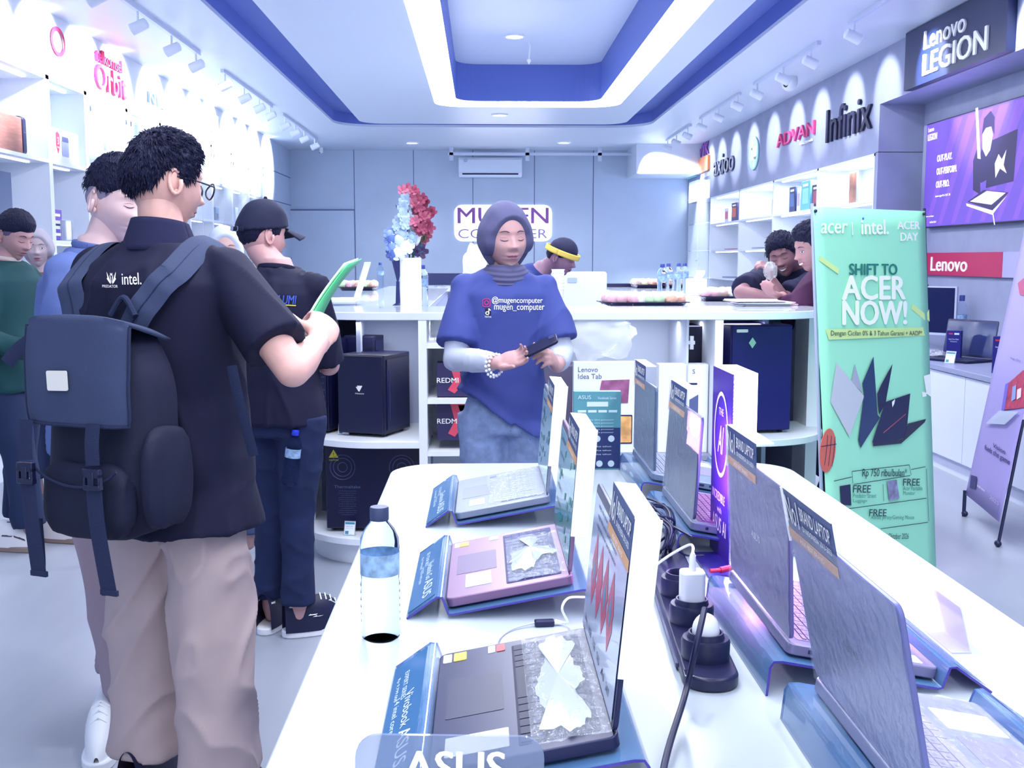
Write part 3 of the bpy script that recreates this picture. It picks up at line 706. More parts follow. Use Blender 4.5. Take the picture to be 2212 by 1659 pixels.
# open laptop at the left on the counter
def laptop(name, label, loc, rz, w=.34, d=.225, base='c9cedd', key='2b2f55', lid=100, tilt=0, screen='20306a', lidcol=None, group=None, poster=None, keys=True, pad='b4bcd2', stickers=(), film=0, ports=True):
    """local: user side at -y, hinge at +y, x along the width; origin at the centre of the front edge on the supporting plane"""
    t = thing(name, label, 'laptop', loc, rz, group); t.rotation_euler = (tilt, 0, rz)
    H = .016
    b = obj('base', MB().prism(rrect(w, d, .012, cy=d/2), 0, H), mat('lapbase_'+base, base, .35, .3), t, bevel=.002)
    if keys:
        pl = MB().prism(rrect(w*.88, d*.44, .004, cy=d*.70), H, H+.0006); obj('keyboard_deck', pl, mat('lapdeck_'+key, key, .6), b, smooth=0)
        km = MB(); rows = 6; cols = 15
        kw = w*.86/cols; kh = d*.42/rows
        for r in range(rows):
            c = 0
            while c < cols:
                span = 1
                if r == 0 and c == 4: span = 5
                if r in (1, 2) and c in (0, 12): span = 2 if c == 0 else 1
                x_ = -w*.43+c*kw; y_ = d*.49+r*kh
                km.box(x_+.0012, x_+span*kw-.0012, y_+.0012, y_+kh*(.55 if r == 5 else 1)-.0012, H+.0006, H+.0022); c += span
        kobj = obj('keys', km, mat('lapkey_'+key, key, .5), b, smooth=0)
        # small glyphs on the caps
        gm = MB(); rnd = random.Random(3)
        for r in range(1, 5):
            for c in range(15):
                x_ = -w*.43+(c+.3)*kw; y_ = d*.49+(r+.45)*kh; gm.box(x_, x_+kw*.22, y_, y_+kh*.25, H+.0022, H+.0024)
        obj('key_glyphs', gm, mat('glyph', 'b9bfe0' if key != 'd5dbe8' else '6a72a0', .6), kobj, smooth=0)
    obj('touchpad', MB().prism(rrect(w*.34, d*.34, .003, cx=-w*.03, cy=d*.24), H, H+.0005), mat('lappad_'+pad, pad, .4), b, smooth=0)
    for (cx, cy, sw, sh, col, lb) in stickers:
        obj('sticker', MB().prism(rrect(sw, sh, .002, cx=cx, cy=cy), H, H+.0009), mat('stk_'+col, col, .4), b, smooth=0, label=lb)
    if ports:
        for i, (px, pw) in enumerate(((.3, .014), (.42, .012), (.55, .014), (.70, .016), (.85, .006))):
            for sd in (-1,):
                obj('port', MB().box(sd*w/2-.0006, sd*w/2+.0006, d*px-pw/2, d*px+pw/2, H*.35, H*.7), INK(), b, smooth=0)
    # lid
    hin = Vector((0, d-.006, H)); A = R(lid)
    ydir = Vector((0, -math.cos(A), math.sin(A))); xd = Vector((1, 0, 0)); nrm = xd.cross(ydir)  # nrm points to the user side? check sign
    M = Matrix(((1, 0, nrm.x, hin.x), (0, ydir.y, nrm.y, hin.y), (0, ydir.z, nrm.z, hin.z), (0, 0, 0, 1)))
    L = MB().prism(rrect(w, d*.97, .012, cy=d*.485+.004), -.004, .002, 'z', M)
    lo = obj('lid', L, mat('laplid_'+(lidcol or base), lidcol or base, .3, .3), t, bevel=.0015)
    # nrm for A~100 : x cross y(up) = (0,-sin.., ) towards user
    S = MB().prism(rrect(w*.96, d*.86, .004, cy=d*.50), .002, .0026, 'z', M)
    obj('screen', S, mat('lapscr_'+screen, screen, .08, coat=.5), lo, smooth=0)
    t['_w'] = w
    return t, M, b, lo
p = at(700, 655, z=HT)
p1 = at(765, 652, z=HT)
laptop('open_laptop', 'slim silver open laptop on the left end of the island counter', (p1.x-.20, p1.y+.08, HT), R(-90), .30, .21, 'd5dbe8', 'd5dbe8', 108, lidcol='dfe5f2')

# vase with flowers
def blob_flower(mb, c, r, n, rnd, ax=None):
    """layered cupped petals round a centre"""
    c = Vector(c); ax = (ax or Vector((rnd.uniform(-.6, .6), -1, rnd.uniform(-.2, .6)))).normalized(); q = ax.to_track_quat('Z', 'Y').to_matrix()
    for L in range(2):
        for i in range(n):
            a = 2*PI*(i+L*.5)/n; rr = r*(1-.4*L)
            d = Vector((math.cos(a), math.sin(a), 0)); s = Vector((-math.sin(a), math.cos(a), 0)); z = Vector((0, 0, 1))
            pts = [Vector((0, 0, 0)), d*rr*.5+s*rr*.42+z*rr*.1, d*rr+s*rr*.3+z*rr*(.35+.3*L), d*rr*1.1+z*rr*(.3+.3*L), d*rr-s*rr*.3+z*rr*(.35+.3*L), d*rr*.5-s*rr*.42+z*rr*.1]
            mb.add([c + q @ p_ for p_ in pts], [(0, 1, 2, 3), (0, 3, 4, 5)])
def flowers():
    rnd = random.Random(5)
    pv = at(888, 662, z=HT); VY = pv.y
    t = thing('flower_vase', 'tall white vase of red orchids and pale blue roses on the counter', 'vase', (pv.x, VY, HT))
    k = VY/2350*1.01*1.02
    h = at(888, 557, y=VY).z-HT; r = .052
    obj('vase', MB().lathe([(r, 0), (r, h*.48), (r*.985, h*.485), (r*.985, h*.492), (r, h*.497), (r, h), (r*.9, h), (r*.9, h-.05)], n=36), mat('vase_white', 'f0f0ee', .3), t)
    def P(u, v, dy=0): q = at(u, v, y=VY+dy); return q - Vector((pv.x, VY, HT)) 
    reds = [(870, 412), (880, 408), (893, 412), (900, 425), (912, 430), (920, 436), (895, 440), (905, 450), (915, 455), (925, 462), (900, 465), (890, 455), (908, 475), (918, 480), (930, 458), (896, 478), (912, 492), (922, 500), (905, 500), (928, 492), (920, 510), (915, 520), (925, 485), (934, 460), (886, 430), (905, 438), (916, 470), (924, 472), (902, 486), (892, 468)]
    for i, (u, v) in enumerate(reds):
        m = MB(); blob_flower(m, P(u, v, rnd.uniform(-.05, .05)), .028, 5, rnd)
        obj('orchid_bloom', m, mat('orchid_red' if i % 3 else 'orchid_pink', '9c4462' if i % 3 else 'c06a88', .5), t, label='dusky red orchid bloom')
    for st in (([(885, 560), (880, 500), (870, 450), (868, 412)]), ([(892, 560), (895, 500), (900, 450), (925, 430)]), ([(890, 560), (900, 520), (915, 470), (933, 462)]), ([(888, 560), (905, 530), (920, 500), (917, 520)])):
        obj('stem', MB().tube(smoothpts([P(u, v, .01) for u, v in st]), .004, 6), mat('stem_green', '35603f', .6), t)
    pale = [(876, 432, .03), (872, 448, .03), (880, 446, .025), (870, 466, .03), (882, 470, .03), (862, 478, .03), (875, 482, .03), (888, 476, .025), (866, 494, .034), (880, 498, .03), (855, 490, .02), (890, 494, .022)]
    for u, v, r_ in pale:
        m = MB(); blob_flower(m, P(u, v, rnd.uniform(-.05, .03)), r_, 6, rnd); obj('hydrangea_cluster', m, mat('pale_petal', 'b9cfe6', .6), t, label='pale blue blossom')
    for u, v, r_, c in ((862, 518, .038, 'c9d6f0'), (876, 532, .040, 'eef0f6'), (860, 544, .040, 'dfe6f4'), (848, 532, .034, '7f97cc'), (846, 516, .034, '5b74b8'), (850, 548, .034, '4d64a8'), (868, 506, .03, 'a8bce0'), (842, 505, .028, '8ca4d8'), (890, 512, .022, '9fbad6'), (888, 522, .02, 'a9c4dc')):
        m = MB(); q = P(u, v, -.03)
        m.ell(q, r_*.75, 14, 10)
        for L in range(3):
            blob_flower(m, q + Vector((0, -r_*.1*L, 0)), r_*(1.05-.2*L), 7, rnd, Vector((rnd.uniform(-.2, .2), -1, .15)))
        obj('rose', m, mat('rose_'+c, c, .6), t, label='rose bloom')
    for u, v, u2, v2, w in ((876, 552, 862, 530, .02), (884, 552, 885, 520, .03), (890, 552, 898, 528, .025), (893, 550, 914, 524, .02), (894, 552, 916, 541, .016), (875, 552, 850, 556, .02), (868, 550, 843, 556, .018), (862, 452, 854, 441, .008), (870, 460, 866, 454, .01)):
        a, b = P(u, v, .0), P(u2, v2, -.01); d = b-a; s = d.cross(Vector((0, 1, 0))).normalized()*w
        m = MB(); m.add([a, a+d*.35+s, b, a+d*.35-s, a+d*.4+Vector((0, -.012, 0))], [(0, 1, 4), (1, 2, 4), (2, 3, 4), (3, 0, 4)])
        obj('leaf', m, mat('leaf_dark' if v2 < 540 and u2 > 880 else 'leaf_green', '2d4a66' if v2 < 540 else '3c6a52', .5), t)
    q = P(909, 543, .0); m = MB(); blob_flower(m, q, .035, 5, rnd, Vector((.5, -1, 0))); obj('dark_bloom', m, mat('plum', '3a1d50', .5), t, label='dark plum bloom')
    m = MB(); m.tube(smoothpts([P(889, 540), P(902, 520), P(905, 495), P(897, 478)]), [.006, .012, .012, .004], 10, flat=.4); obj('white_spathe', m, WHITE(), t)
    # a dark slim cone behind the vase
    t2 = thing('umbrella', 'slim dark cone-shaped wrap behind the left of the white vase', 'wrap', at(864, 645, y=VY+.12))
    t2.location.z = HT
    hh = at(864, 562, y=VY+.12).z-HT
    obj('wrap', MB().lathe([(.002, .11), (.03, hh), (.025, hh)], (-.01, 0, 0), 14), mat('navy_wrap', '252c66', .6), t2)
    obj('holder', MB().lathe([(.03, 0), (.012, .012), (.008, .12)], (-.01, 0, 0), 14), mat('navy_wrap'), t2)
    t2.name = 'paper_cone'
flowers()

# water bottles ------------------------------------------------------------------
WATER = lambda: mat('bottle_plastic', 'eaf4ff', .04, trans=1, ior=1.06)
def bottle_proto(name, label, loc, h=.22, r=.031, capcol='3a4a9a', lab='88a6cc', group=None):
    t = thing(name, label, 'water bottle', loc, 0, group)
    s = h/.22; pr = [(r*.8, 0), (r*.95, .004*s), (r, .012*s)]
    for i in range(7): z = (.02+.012*i)*s; pr += [(r, z), (r*.95, z+.006*s)]
    pr += [(r*.97, .108*s), (r*.97, .148*s), (r, .152*s), (r*.96, .168*s), (r*.75, .183*s), (r*.46, .195*s), (r*.40, .200*s)]
    b = obj('bottle_body', MB().lathe(pr, n=28), WATER(), t)
    obj('label_wrap', MB().lathe([(r*.99, .110*s), (r*.99, .146*s)], n=28, cap=False), mat('wrap_'+lab, lab, .4, var=.5, scale=45), t)
    c = MB().lathe([(r*.46, .198*s), (r*.48, .200*s), (r*.48, h-.002), (r*.44, h)], n=24)
    obj('cap', c, mat('cap_'+capcol, capcol, .4), t)
    return t
gb = 'water bottles on the island counter'
protos = [((822, 617), 'water bottle beside the left snack tray on the counter'), ((913, 655), 'water bottle just right of the white vase'),
          ((1430, 640), 'front left bottle of the four in the middle of the counter'), ((1443, 632), 'back left bottle of the four in the middle of the counter'),
          ((1465, 630), 'third bottle from the left of the four on the counter'), ((1478, 628), 'rightmost of the four bottles grouped on the counter')]
bp0 = None
for (u, v), lb in protos:
    q = at(u, v, z=HT); q.z = HT-.02 if q.y > FY+.62 else HT
    if bp0 is None: bp0 = bottle_proto('water_bottle', lb, q, .22, group=gb)
    else: copy_tree(bp0, label=lb, loc=q, rz=random.random())

# snack trays --------------------------------------------------------------------
def tray(label, cu, cv, w, d, rz, mix, seed, near=True):
    q = at(cu, cv, z=HT); q.z = HT-.019 if q.y > FY+.7 else HT+.0005
    if q.y > FY+.3 and q.y-d/2 < FY+.62: q.z = HT+.001
    t = thing('snack_tray', label, 'tray', q, rz, 'black snack trays on the island counter')
    m = MB()
    A = rrect(w*.84, d*.78, .04); B = rrect(w*.94, d*.94, .05); C = rrect(w, d, .05); n = len(A)
    vs = [(x, y, 0) for x, y in A]+[(x, y, .028) for x, y in B]+[(x, y, .030) for x, y in C]+[(x, y, .026) for x, y in C]
    fs = [tuple(range(n-1, -1, -1))]+[(k*n+i, k*n+(i+1) % n, (k+1)*n+(i+1) % n, (k+1)*n+i) for k in range(3) for i in range(n)]
    m.add(vs, fs); obj('tray_base', m, mat('tray_black', '1a1a40', .25), t)
    m = MB(); m.prism(rrect(w*1.01, d*1.01, .05), .022, .026); 
    rnd = random.Random(seed)
    cols = {'p': 'e58fae', 'g': 'a4d488', 'o': 'e0894e', 'y': 'e9d08a', 'b': 'b07a5a', 'w': 'eef0f4'}
    k = 0
    nx = max(3, int(w/.055)); ny = max(2, int(d/.06))
    for i in range(nx):
        for j in range(ny):
            x_ = -w*.38+w*.76*i/(nx-1)+rnd.uniform(-.01, .01); y_ = -d*.33+d*.66*j/(ny-1)+rnd.uniform(-.008, .008)
            c = mix[min(int(len(mix)*i/nx), len(mix)-1)]; rr = (.031, .026, .027)
            s = thing('wrapped_snack', {'p': 'pink wrapped cake', 'g': 'green wrapped cake', 'o': 'orange pastry', 'y': 'yellow pastry', 'b': 'brown pastry', 'w': 'cellophane wrapped snack'}[c] + ' in the ' + label.replace('black snack tray', 'tray').replace('large ', ''), 'snack', (0, 0, 0), 0, 'wrapped snacks in the ' + label)
            s.location = Matrix.Translation(q) @ Matrix.Rotation(rz, 4, 'Z') @ Vector((x_, y_, .040)); s.rotation_euler = (0, 0, rnd.uniform(0, 3))
            def fn(v, d_, sd=rnd.random()*9): return v*(1+.22*noise.noise(Vector(d_)*2.2+Vector((sd, 0, 0))))
            obj('cake', MB().ell((0, 0, .002), rr, 12, 8, fn=fn), mat('cake_'+c, cols[c], .6), s)
            f = MB().ell((0, 0, .004), (.038, .032, .036), 10, 7, fn=lambda v, d_, sd=rnd.random()*9: v*(1+.35*noise.noise(Vector(d_)*3.1+Vector((0, sd, 0)))))
            f.add([(-.03, 0, .006), (-.048, .016, .018), (-.05, -.014, .014)], [(0, 1, 2)]).add([(.03, 0, .006), (.048, .016, .02), (.05, -.012, .012)], [(0, 1, 2)])
            obj('cellophane', f, mat('cellophane', 'f4f8ff', .06, alpha=.28, spec=.9), s)
    return t
tray('black snack tray left of the white vase', 775, 622, .30, .34, 0, 'gpogow', 3)
tray('large black snack tray nearest, right of the woman', 1388, 655, .46, .30, R(2), 'ppwggoo', 7)
tray('black snack tray in front of the leaning man', 1560, 642, .28, .34, R(-6), 'ppbww', 9)
tray('black snack tray behind the four bottles', 1398, 617, .26, .34, 0, 'byoo', 4)
t = thing('dark_folder', 'low dark flat box on the far counter behind the trays', 'box', (1.22, 9.85, HT-.0195)); obj('body', MB().prism(rrect(.30, .2, .01), 0, .03), mat('tray_black'), t); t.name = 'flat_box'
q = at(1504, 638, z=HT-.02)
t = thing('tissue_box', 'white square tissue box with one tissue pulled up', 'tissue box', q)
obj('box', MB().prism(rrect(.13, .13, .02), 0, .115), mat('tissue_white', 'f6f8ff', .5), t, bevel=.006)
m = MB().sheet(lambda a, b: ((a-.5)*.06+math.sin(b*2)*.03, math.sin(a*9)*.008, .112+b*.06), 10, 6); obj('tissue', m, mat('tissue_white'), t, solid=.001)
# magazines at the right end
base = at(1660, 662, z=HT)
base.z = HT+.001
cols = ['e8c8d8', 'dfe6f4', 'd9b9cc', 'eef1f9', 'c9d2e8', 'e6d4e2', 'f2f4fb']
for i in range(9):
    rnd = random.Random(i); g = 'brochures stacked on the right end of the counter'
    t = thing('brochure_stack' if False else 'brochure', 'glossy brochure, %s of the pile on the counter, right end' % ['lowest', 'second from the bottom', 'third from the bottom', 'fourth from the bottom', 'fifth from the bottom', 'fourth from the top', 'third from the top', 'second from the top', 'topmost'][i], 'brochure', (base.x+rnd.uniform(-.03, .03)+(-.04 if i > 5 else 0), base.y+.1+rnd.uniform(-.02, .02), base.z+i*.0032), rnd.uniform(-.25, .25) if i > 5 else rnd.uniform(-.06, .06), g)
    obj('pages', MB().prism(rrect(.26, .19, .003), 0, .003), mat('pages_%s' % cols[i % 7], cols[i % 7], .4), t, smooth=0)
    obj('cover_print', MB().prism(rrect(.2, .11, .004), .003, .0031), mat('print_pink', 'c79ac0', .4), t, smooth=0)
# cups stack behind woman on right
q = at(1205, 655, z=HT)
for i in range(7):
    t = thing('paper_cup', 'white paper cup, %s in the stack right behind the woman' % ['lowest', 'second lowest', 'third lowest', 'middle', 'third from top', 'second from top', 'topmost'][i], 'cup', (q.x, q.y, HT+i*.017), 0, 'stacked paper cups on the counter')
    obj('cup', MB().lathe([(.024, 0), (.033, .07), (.035, .072), (.035, .075), (.031, .072), (.023, .004)], n=20), mat('cup_white', 'f3f6ff', .5), t)
# white plastic bag by the sign left of the woman
q = at(1030, 640, z=HT)
t = thing('plastic_bag', 'crumpled white plastic bag standing on the counter behind the woman', 'bag', (q.x-.01, q.y+.1, HT))
obj('bag', MB().ell((0, 0, .155), (.075, .05, .155), 24, 18, fn=lambda v, d_: Vector(v)*(1+.35*noise.noise(Vector(d_)*2.6))), mat('bag_white', 'eef3fb', .3, bump=.6, bscale=30), t)

# ---- things in the counter niches
def pc_case(label, loc, rz, w, d, h, logo=None, col='13163c', name='computer_case'):
    t = thing(name, label, 'computer case', loc, rz, 'black tower computers in the counter')
    obj('case_body', MB().box(-w/2, w/2, -d/2, d/2, .012, h), mat('case_'+col, col, .45), t, bevel=.004)
    f = MB().box(-w/2+.004, w/2-.004, -d/2-.012, -d/2, .016, h-.004); obj('front_panel', f, mat('case_front', '10133a', .35), t, bevel=.003)
    s = MB().box(w/2, w/2+.004, -d/2+.02, d/2-.02, .03, h-.02); obj('side_panel', s, mat('case_side', '181c48', .2), t, smooth=0)
    for sx in (-1, 1):
        for sy in (-1, 1): obj('foot', MB().cyl(sx*(w/2-.03), sy*(d/2-.04), 0, .012, .012, 10), BLACKP(), t)
    return t
ZM = .571
q = at(800, 935, z=ZM)
t = pc_case('square black computer case with a small white triangle mark, left end of the counter', (q.x+.02, FY+.28, ZM), R(-22), .235, .26, .37, )
M = frame((0, -.143, .22), (1, 0, 0), (0, 0, 1)); m = MB(); poly(m, M, [(-.014, .012), (.014, .012), (0, -.012)]); poly(m, M, [(-.02, .006), (-.006, .006), (-.0, -.014), (-.006, -.014)]); words(m, 'PARADOX GAMING' if False else 'PARADOX', .045, .006, M @ Matrix.Translation((0, -.024, 0)))
obj('emblem', m, WINK(), t, smooth=0)
obj('status_light', MB().box(.121, .1235, -.09, -.086, .08, .30), mat('case_strip', '3a4280', .3), t)
q = at(745, 930, z=ZM)
t = pc_case('taller black computer case behind the one with the triangle mark', (-.60, FY+.46, ZM), R(-22), .2, .2, .44)
t.location = (-.56, FY+.44, ZM); t.scale = (.8, .5, 1)
t = pc_case('dark ribbed computer case at the left edge of the middle shelf', (-.715, FY+.37, ZM), R(-22), .12, .24, .43)
m = MB()
for i in range(12): m.box(-.05, .05, -.135, -.132, .05+i*.03, .056+i*.03)
obj('front_grille', m, mat('case_rib', '2a3060', .4), t, smooth=0)
def price_card(label, loc, rz, s=1):
    t = thing('price_card', label, 'price card', loc + Vector((0, .012, .0005)), rz, 'small price cards')
    M = Matrix.Rotation(R(-18), 4, 'X')
    obj('holder', MB().box(-.026*s, .026*s, -.001, .001, 0, .065*s, M).box(-.026*s, .026*s, 0, .025*s, 0, .002), mat('acrylic_clear', 'dce8f8', .05, alpha=.5), t, smooth=0)
    obj('card', MB().box(-.023*s, .023*s, -.0022, -.0012, .004*s, .062*s, M), mat('card_white', 'eef3fc', .5), t, smooth=0)
    F_ = M @ frame((0, -.0024, .033*s), (1, 0, 0), (0, 0, 1)); m = MB(); card(m, F_, .044*s, .010*s, .0003, 0, .022*s); card(m, F_, .016*s, .014*s, .0003, -.012*s, -.02*s)
    words(m, 'PARADOX GAMING', .036*s, .004*s, F_ @ Matrix.Translation((0, .008*s, 0)), .0004); words(m, 'Core i5', .03*s, .003*s, F_ @ Matrix.Translation((0, 0, 0)), .0004)
    obj('print', m, mat('print_teal', '3f8aa8', .5), t, smooth=0)
    return t
price_card('price card in front of the case with the triangle mark', at(741, 940, z=ZM)+Vector((0, .0, 0)), R(-8))
price_card('price card at the left tip of the middle counter shelf', at(674, 928, z=ZM), R(-20))
price_card('price card on the lowest shelf below the warning mark', Vector((-.60, FY+.065, .1305)), R(-10))
price_card('price card before the big tower in the right counter niche', at(1687, 930, z=ZM), R(12))
# big tower on the lowest left shelf
t = pc_case('large black tower computer with a yellow warning triangle, lowest left shelf', (-.475, FY+.30, .131), R(-3), .46, .30, .40, name='computer_case')
M = frame((-.19, -.163, .36), (1, 0, 0), (0, 0, 1)); m = MB(); poly(m, M, [(-.022, -.016), (.022, -.016), (0, .022)]); words(m, 'CAUTION', .042, .007, M @ Matrix.Translation((0, -.027, 0)))
obj('warning_mark', m, mat('warn_yellow', 'c9c23a', .5), t, smooth=0)
m = MB(); words(m, '!', .003, .018, M @ Matrix.Translation((0, -.002, 0)), .0022); obj('exclamation', m, INK(), t, smooth=0)
M = frame((-.13, -.163, .21), (1, 0, 0), (0, 0, 1)); m = MB(); words(m, 'Thermaltake', .12, .014, M); 
for i in range(12): words(m, 'case fans and glass panel notes', .08*(1-.3*(i % 3 == 2)), .005, M @ Matrix.Translation((0, -.02-.01*i, 0)))
obj('printed_words', m, mat('dim_ink', '5a648f', .5), t, smooth=0)
m = MB()
for cx in (-.15, .12):
    for r_ in (.055, .04, .02): m = m if r_ < .05 else MB(); m.lathe([(r_, 0), (r_+.004, .002)], n=24, M=frame((cx, -.163, .30), (1, 0, 0), (0, 0, 1)), cap=False)
    obj('fan_ring', m, mat('fan_ring', '39426c', .4), t)
# right niche tower
q = at(1650, 935, z=ZM)
t = pc_case('big glossy black tower computer in the right counter niche', (1.30, FY+.34, ZM), R(10), .30, .34, .50, col='1d1660')  # black case, tinted violet for the promo column's glow
t.location = (1.25, FY+.36, ZM)
[c for c in t.children if c.name.startswith('front_panel')][0].data.materials[0] = mat('front_glow_tint', '17106a', .5)  # column's violet glow put into the front panel's colour
m = MB(); M = frame((-.05, -.183, .42), (1, 0, 0), (0, 0, 1)); poly(m, M, [(0, -.025), (.018, 0), (0, .025), (-.018, 0)]); obj('emblem', m, mat('pale_mint', 'a9dcc8', .4), t, smooth=0)
m = MB(); M = frame((-.1, -.183, .475), (1, 0, 0), (0, 0, 1)); m.prism(rrect(.055, .014, .003), 0, .001, 'z', M); obj('sticker', m, WINK(), t, smooth=0)
t = thing('computer_case', 'partly hidden black computer beside the glossy tower, right niche left side', 'computer case', (1.02, FY+.42, ZM), 0, 'black tower computers in the counter')
obj('case_body', MB().box(-.10, .06, -.14, .1, 0, .49), mat('case_13163c', '13163c', .45), t, bevel=.004)
t = thing('computer_case', 'dark wedge-shaped case on the lowest right shelf', 'computer case', (1.27, FY+.32, .131), R(4), 'black tower computers in the counter')
obj('case_body', MB().prism([(-.22, 0), (.2, 0), (.2, .22), (-.22, .3)], -.16, .12, 'y'), mat('case_13163c'), t, bevel=.004)

# redmi boxes & other boxes in the centre niche
def redmi(v0, v1, label):
    zb = at(975, v1, y=FY+.05).z; z1 = at(975, v0, y=FY+.05).z; x0 = at(944, 900, y=FY+.05).x; x1 = at(1020, 900, y=FY+.05).x
    t = thing('tablet_box', label, 'box', ((x0+x1)/2, FY+.12, zb), 0, 'brand boxes in the counter niche'); w = x1-x0; h = z1-zb
    obj('carton', MB().box(-w/2, w/2, -.05, .05, 0, h), mat('redmi_dark', '35305c', .4), t, smooth=0)
    M = frame((0, -.0505, h/2), (1, 0, 0), (0, 0, 1)); m = MB(); poly(m, M, [(-.02, h/2-.01), (.0, .0), (-.03, -h/2+.03), (.0, -h/2+.015), (.04, -.02), (.03, h*.1), (.07, h/2-.01)])
    poly(m, M, [(w*.1, h*.4), (w*.45, h*.4), (w*.45, .0), (w*.2, h*.1)]); obj('printed_ribbon', m, mat('ribbon_red', 'e0506a', .4), t, smooth=0)
    m = MB(); words(m, 'REDMI Pad', w*1.0, .022, M @ Matrix.Translation((.0, -.002, .001)), .001, .01); obj('lettering', m, WINK(), t, smooth=0)
redmi(785, 858, 'upper dark tablet box with red ribbon art beside the woman'); redmi(868, 952, 'lower dark tablet box with red ribbon art beside the woman')
for i, (u, v, w) in enumerate(((950, 738, .10), (985, 736, .08))):
    q = at(u, v, y=FY+.1); t = thing('glass_cup', ['clear plastic pack on the top niche shelf, left one', 'clear plastic pack on the top niche shelf, right one'][i], 'pack', (q.x, FY+.12, at(960, 742, y=FY+.02).z), 0, 'clear packs in the niche')
    t.name = 'clear_pack.%03d' % i if i else 'clear_pack'
    obj('pack', MB().ell((0, 0, .05), (w/2, .03, .05), 14, 10, fn=lambda v, d_: Vector(v)*(1+.3*noise.noise(Vector(d_)*3))), mat('cellophane'), t)
def flat_box(name, label, u0, v0, u1, v1, Y, d, col, zbase=None, deco=None):
    a = at(u0, v1, y=Y); b = at(u1, v0, y=Y)
    t = thing(name, label, 'box', ((a.x+b.x)/2, Y+d/2, a.z if zbase is None else zbase)); w = b.x-a.x; h = b.z-t.location.z
    obj('carton', MB().box(-w/2, w/2, -d/2, d/2, 0, h), mat('fb_'+col, col, .45), t, bevel=.002, smooth=0)
    M = frame((0, -d/2-.0005, h/2), (1, 0, 0), (0, 0, 1)); deco(t, M, w, h); return t
zs = at(1300, 985, y=FY+.02).z
def deco_tab(t, M, w, h):
    T = Matrix.Translation
    m = MB(); words(m, 'Lenovo', w*.30, h*.055, M @ T((-w*.28, h*.42, 0))); words(m, 'Idea Tab', w*.36, h*.055, M @ T((-w*.25, h*.345, 0))); obj('lettering', m, mat('grey_ink', '55608a', .5), t, smooth=0)
    m = MB(); poly(m, M, [(-.02, h*.30), (w*.36, h*.31), (w*.34, h*.05), (-.04, h*.05)], .002); obj('printed_tablet', m, mat('tablet_rose', '9a5a86', .4, var=.5, scale=20), t, smooth=0)
    m = MB(); m.prism(rrect(w*.22, h*.32, .004, cx=w*.30, cy=-h*.24), 0, .002, 'z', M); obj('printed_tablet_frame', m, INK(), t, smooth=0)
    m = MB(); m.prism(rrect(w*.19, h*.29, .004, cx=w*.30, cy=-h*.24), 0, .003, 'z', M); obj('printed_tablet_screen', m, mat('tab_orange', 'f0b070', .4, var=.5, scale=14), t, smooth=0)
flat_box('tablet_box', 'tall white tablet carton with grey brand words and a rose tablet picture', 1238, 782, 1380, 968, FY+.1, .06, 'f4f7ff', zs, deco_tab)
def deco_sp(t, M, w, h):
    m = MB(); card(m, M, w*.55, h*.02, .001, .0, h*.28); obj('printed_bar', m, INK(), t, smooth=0)
    m = MB(); poly(m, M, [(w*.12, h*.1), (w*.3, h*.16), (w*.3, -h*.28), (w*.12, -h*.28)], .002); card(m, M, .02, .045, .002, w*.24, -h*.38); obj('printed_picture', m, mat('ink_blue', '5a6496', .5), t, smooth=0)
    m = MB(); words(m, 'S', .012, .02, M @ Matrix.Translation((w*.2, h*.42, 0))); obj('lettering', m, mat('grey_ink'), t, smooth=0)
flat_box('product_box', 'tall white carton with a dark slanted picture, right of the tablet carton', 1421, 787, 1531, 962, FY+.1, .08, 'f4f7ff', zs, deco_sp)
# clear plastic sheets lying over the boxes
t = thing('plastic_bag', 'clear crumpled plastic sheet bag hanging over the centre niche boxes', 'bag', (at(1290, 780, y=FY+.2).x, FY+.25, at(1290, 782, y=FY+.2).z))
obj('bag', MB().ell((0, .05, .12), (.17, .06, .12), 26, 16, fn=lambda v, d_: Vector(v)*(1+.45*noise.noise(Vector(d_)*2.1+Vector((3, 0, 0))))), mat('cellophane'), t)
t = thing('carton', 'grey-brown cardboard carton low in the counter niche, left of the white carton', 'box', (at(1210, 850, y=FY+.35).x, FY+.38, zs+.001))
obj('carton', MB().box(-.09, .09, -.1, .1, 0, at(1210, 790, y=FY+.3).z-zs), mat('kraft_grey', '7f7590', .6), t, bevel=.003)
# ================================================================== demo table in the foreground
ZT = .78
t = thing('demo_table', 'long white marble-look demo table with rounded corners in the foreground', 'table', (.31, 2.0, 0))
m_marb = mat('table_marble', 'b6c1cd', .28, var=.07, scale=3.5)
P = rrect(1.13, 2.5, .14, 8); P = [(x, y-.13) for x, y in P]
obj('tabletop', MB().prism(P, ZT-.035, ZT), m_marb, t, bevel=.003)
obj('body', MB().box(-.38, .38, -1.2, .9, .08, ZT-.035), mat('table_body', 'd9e2f4', .4), t, bevel=.004)
obj('plinth', MB().box(-.35, .35, -1.15, .85, 0, .08), mat('plinth_grey', '9aa4c4', .5), t, smooth=0)
m_acr = mat('acrylic_blue', '5b86b8', .06, alpha=.62, spec=.9, coat=.5)
m_edge = mat('acrylic_edge', '4a3fa0', .15)
m_labelblue = mat('label_blue', '3b6a9c', .35)
DW, DD = .36, .215
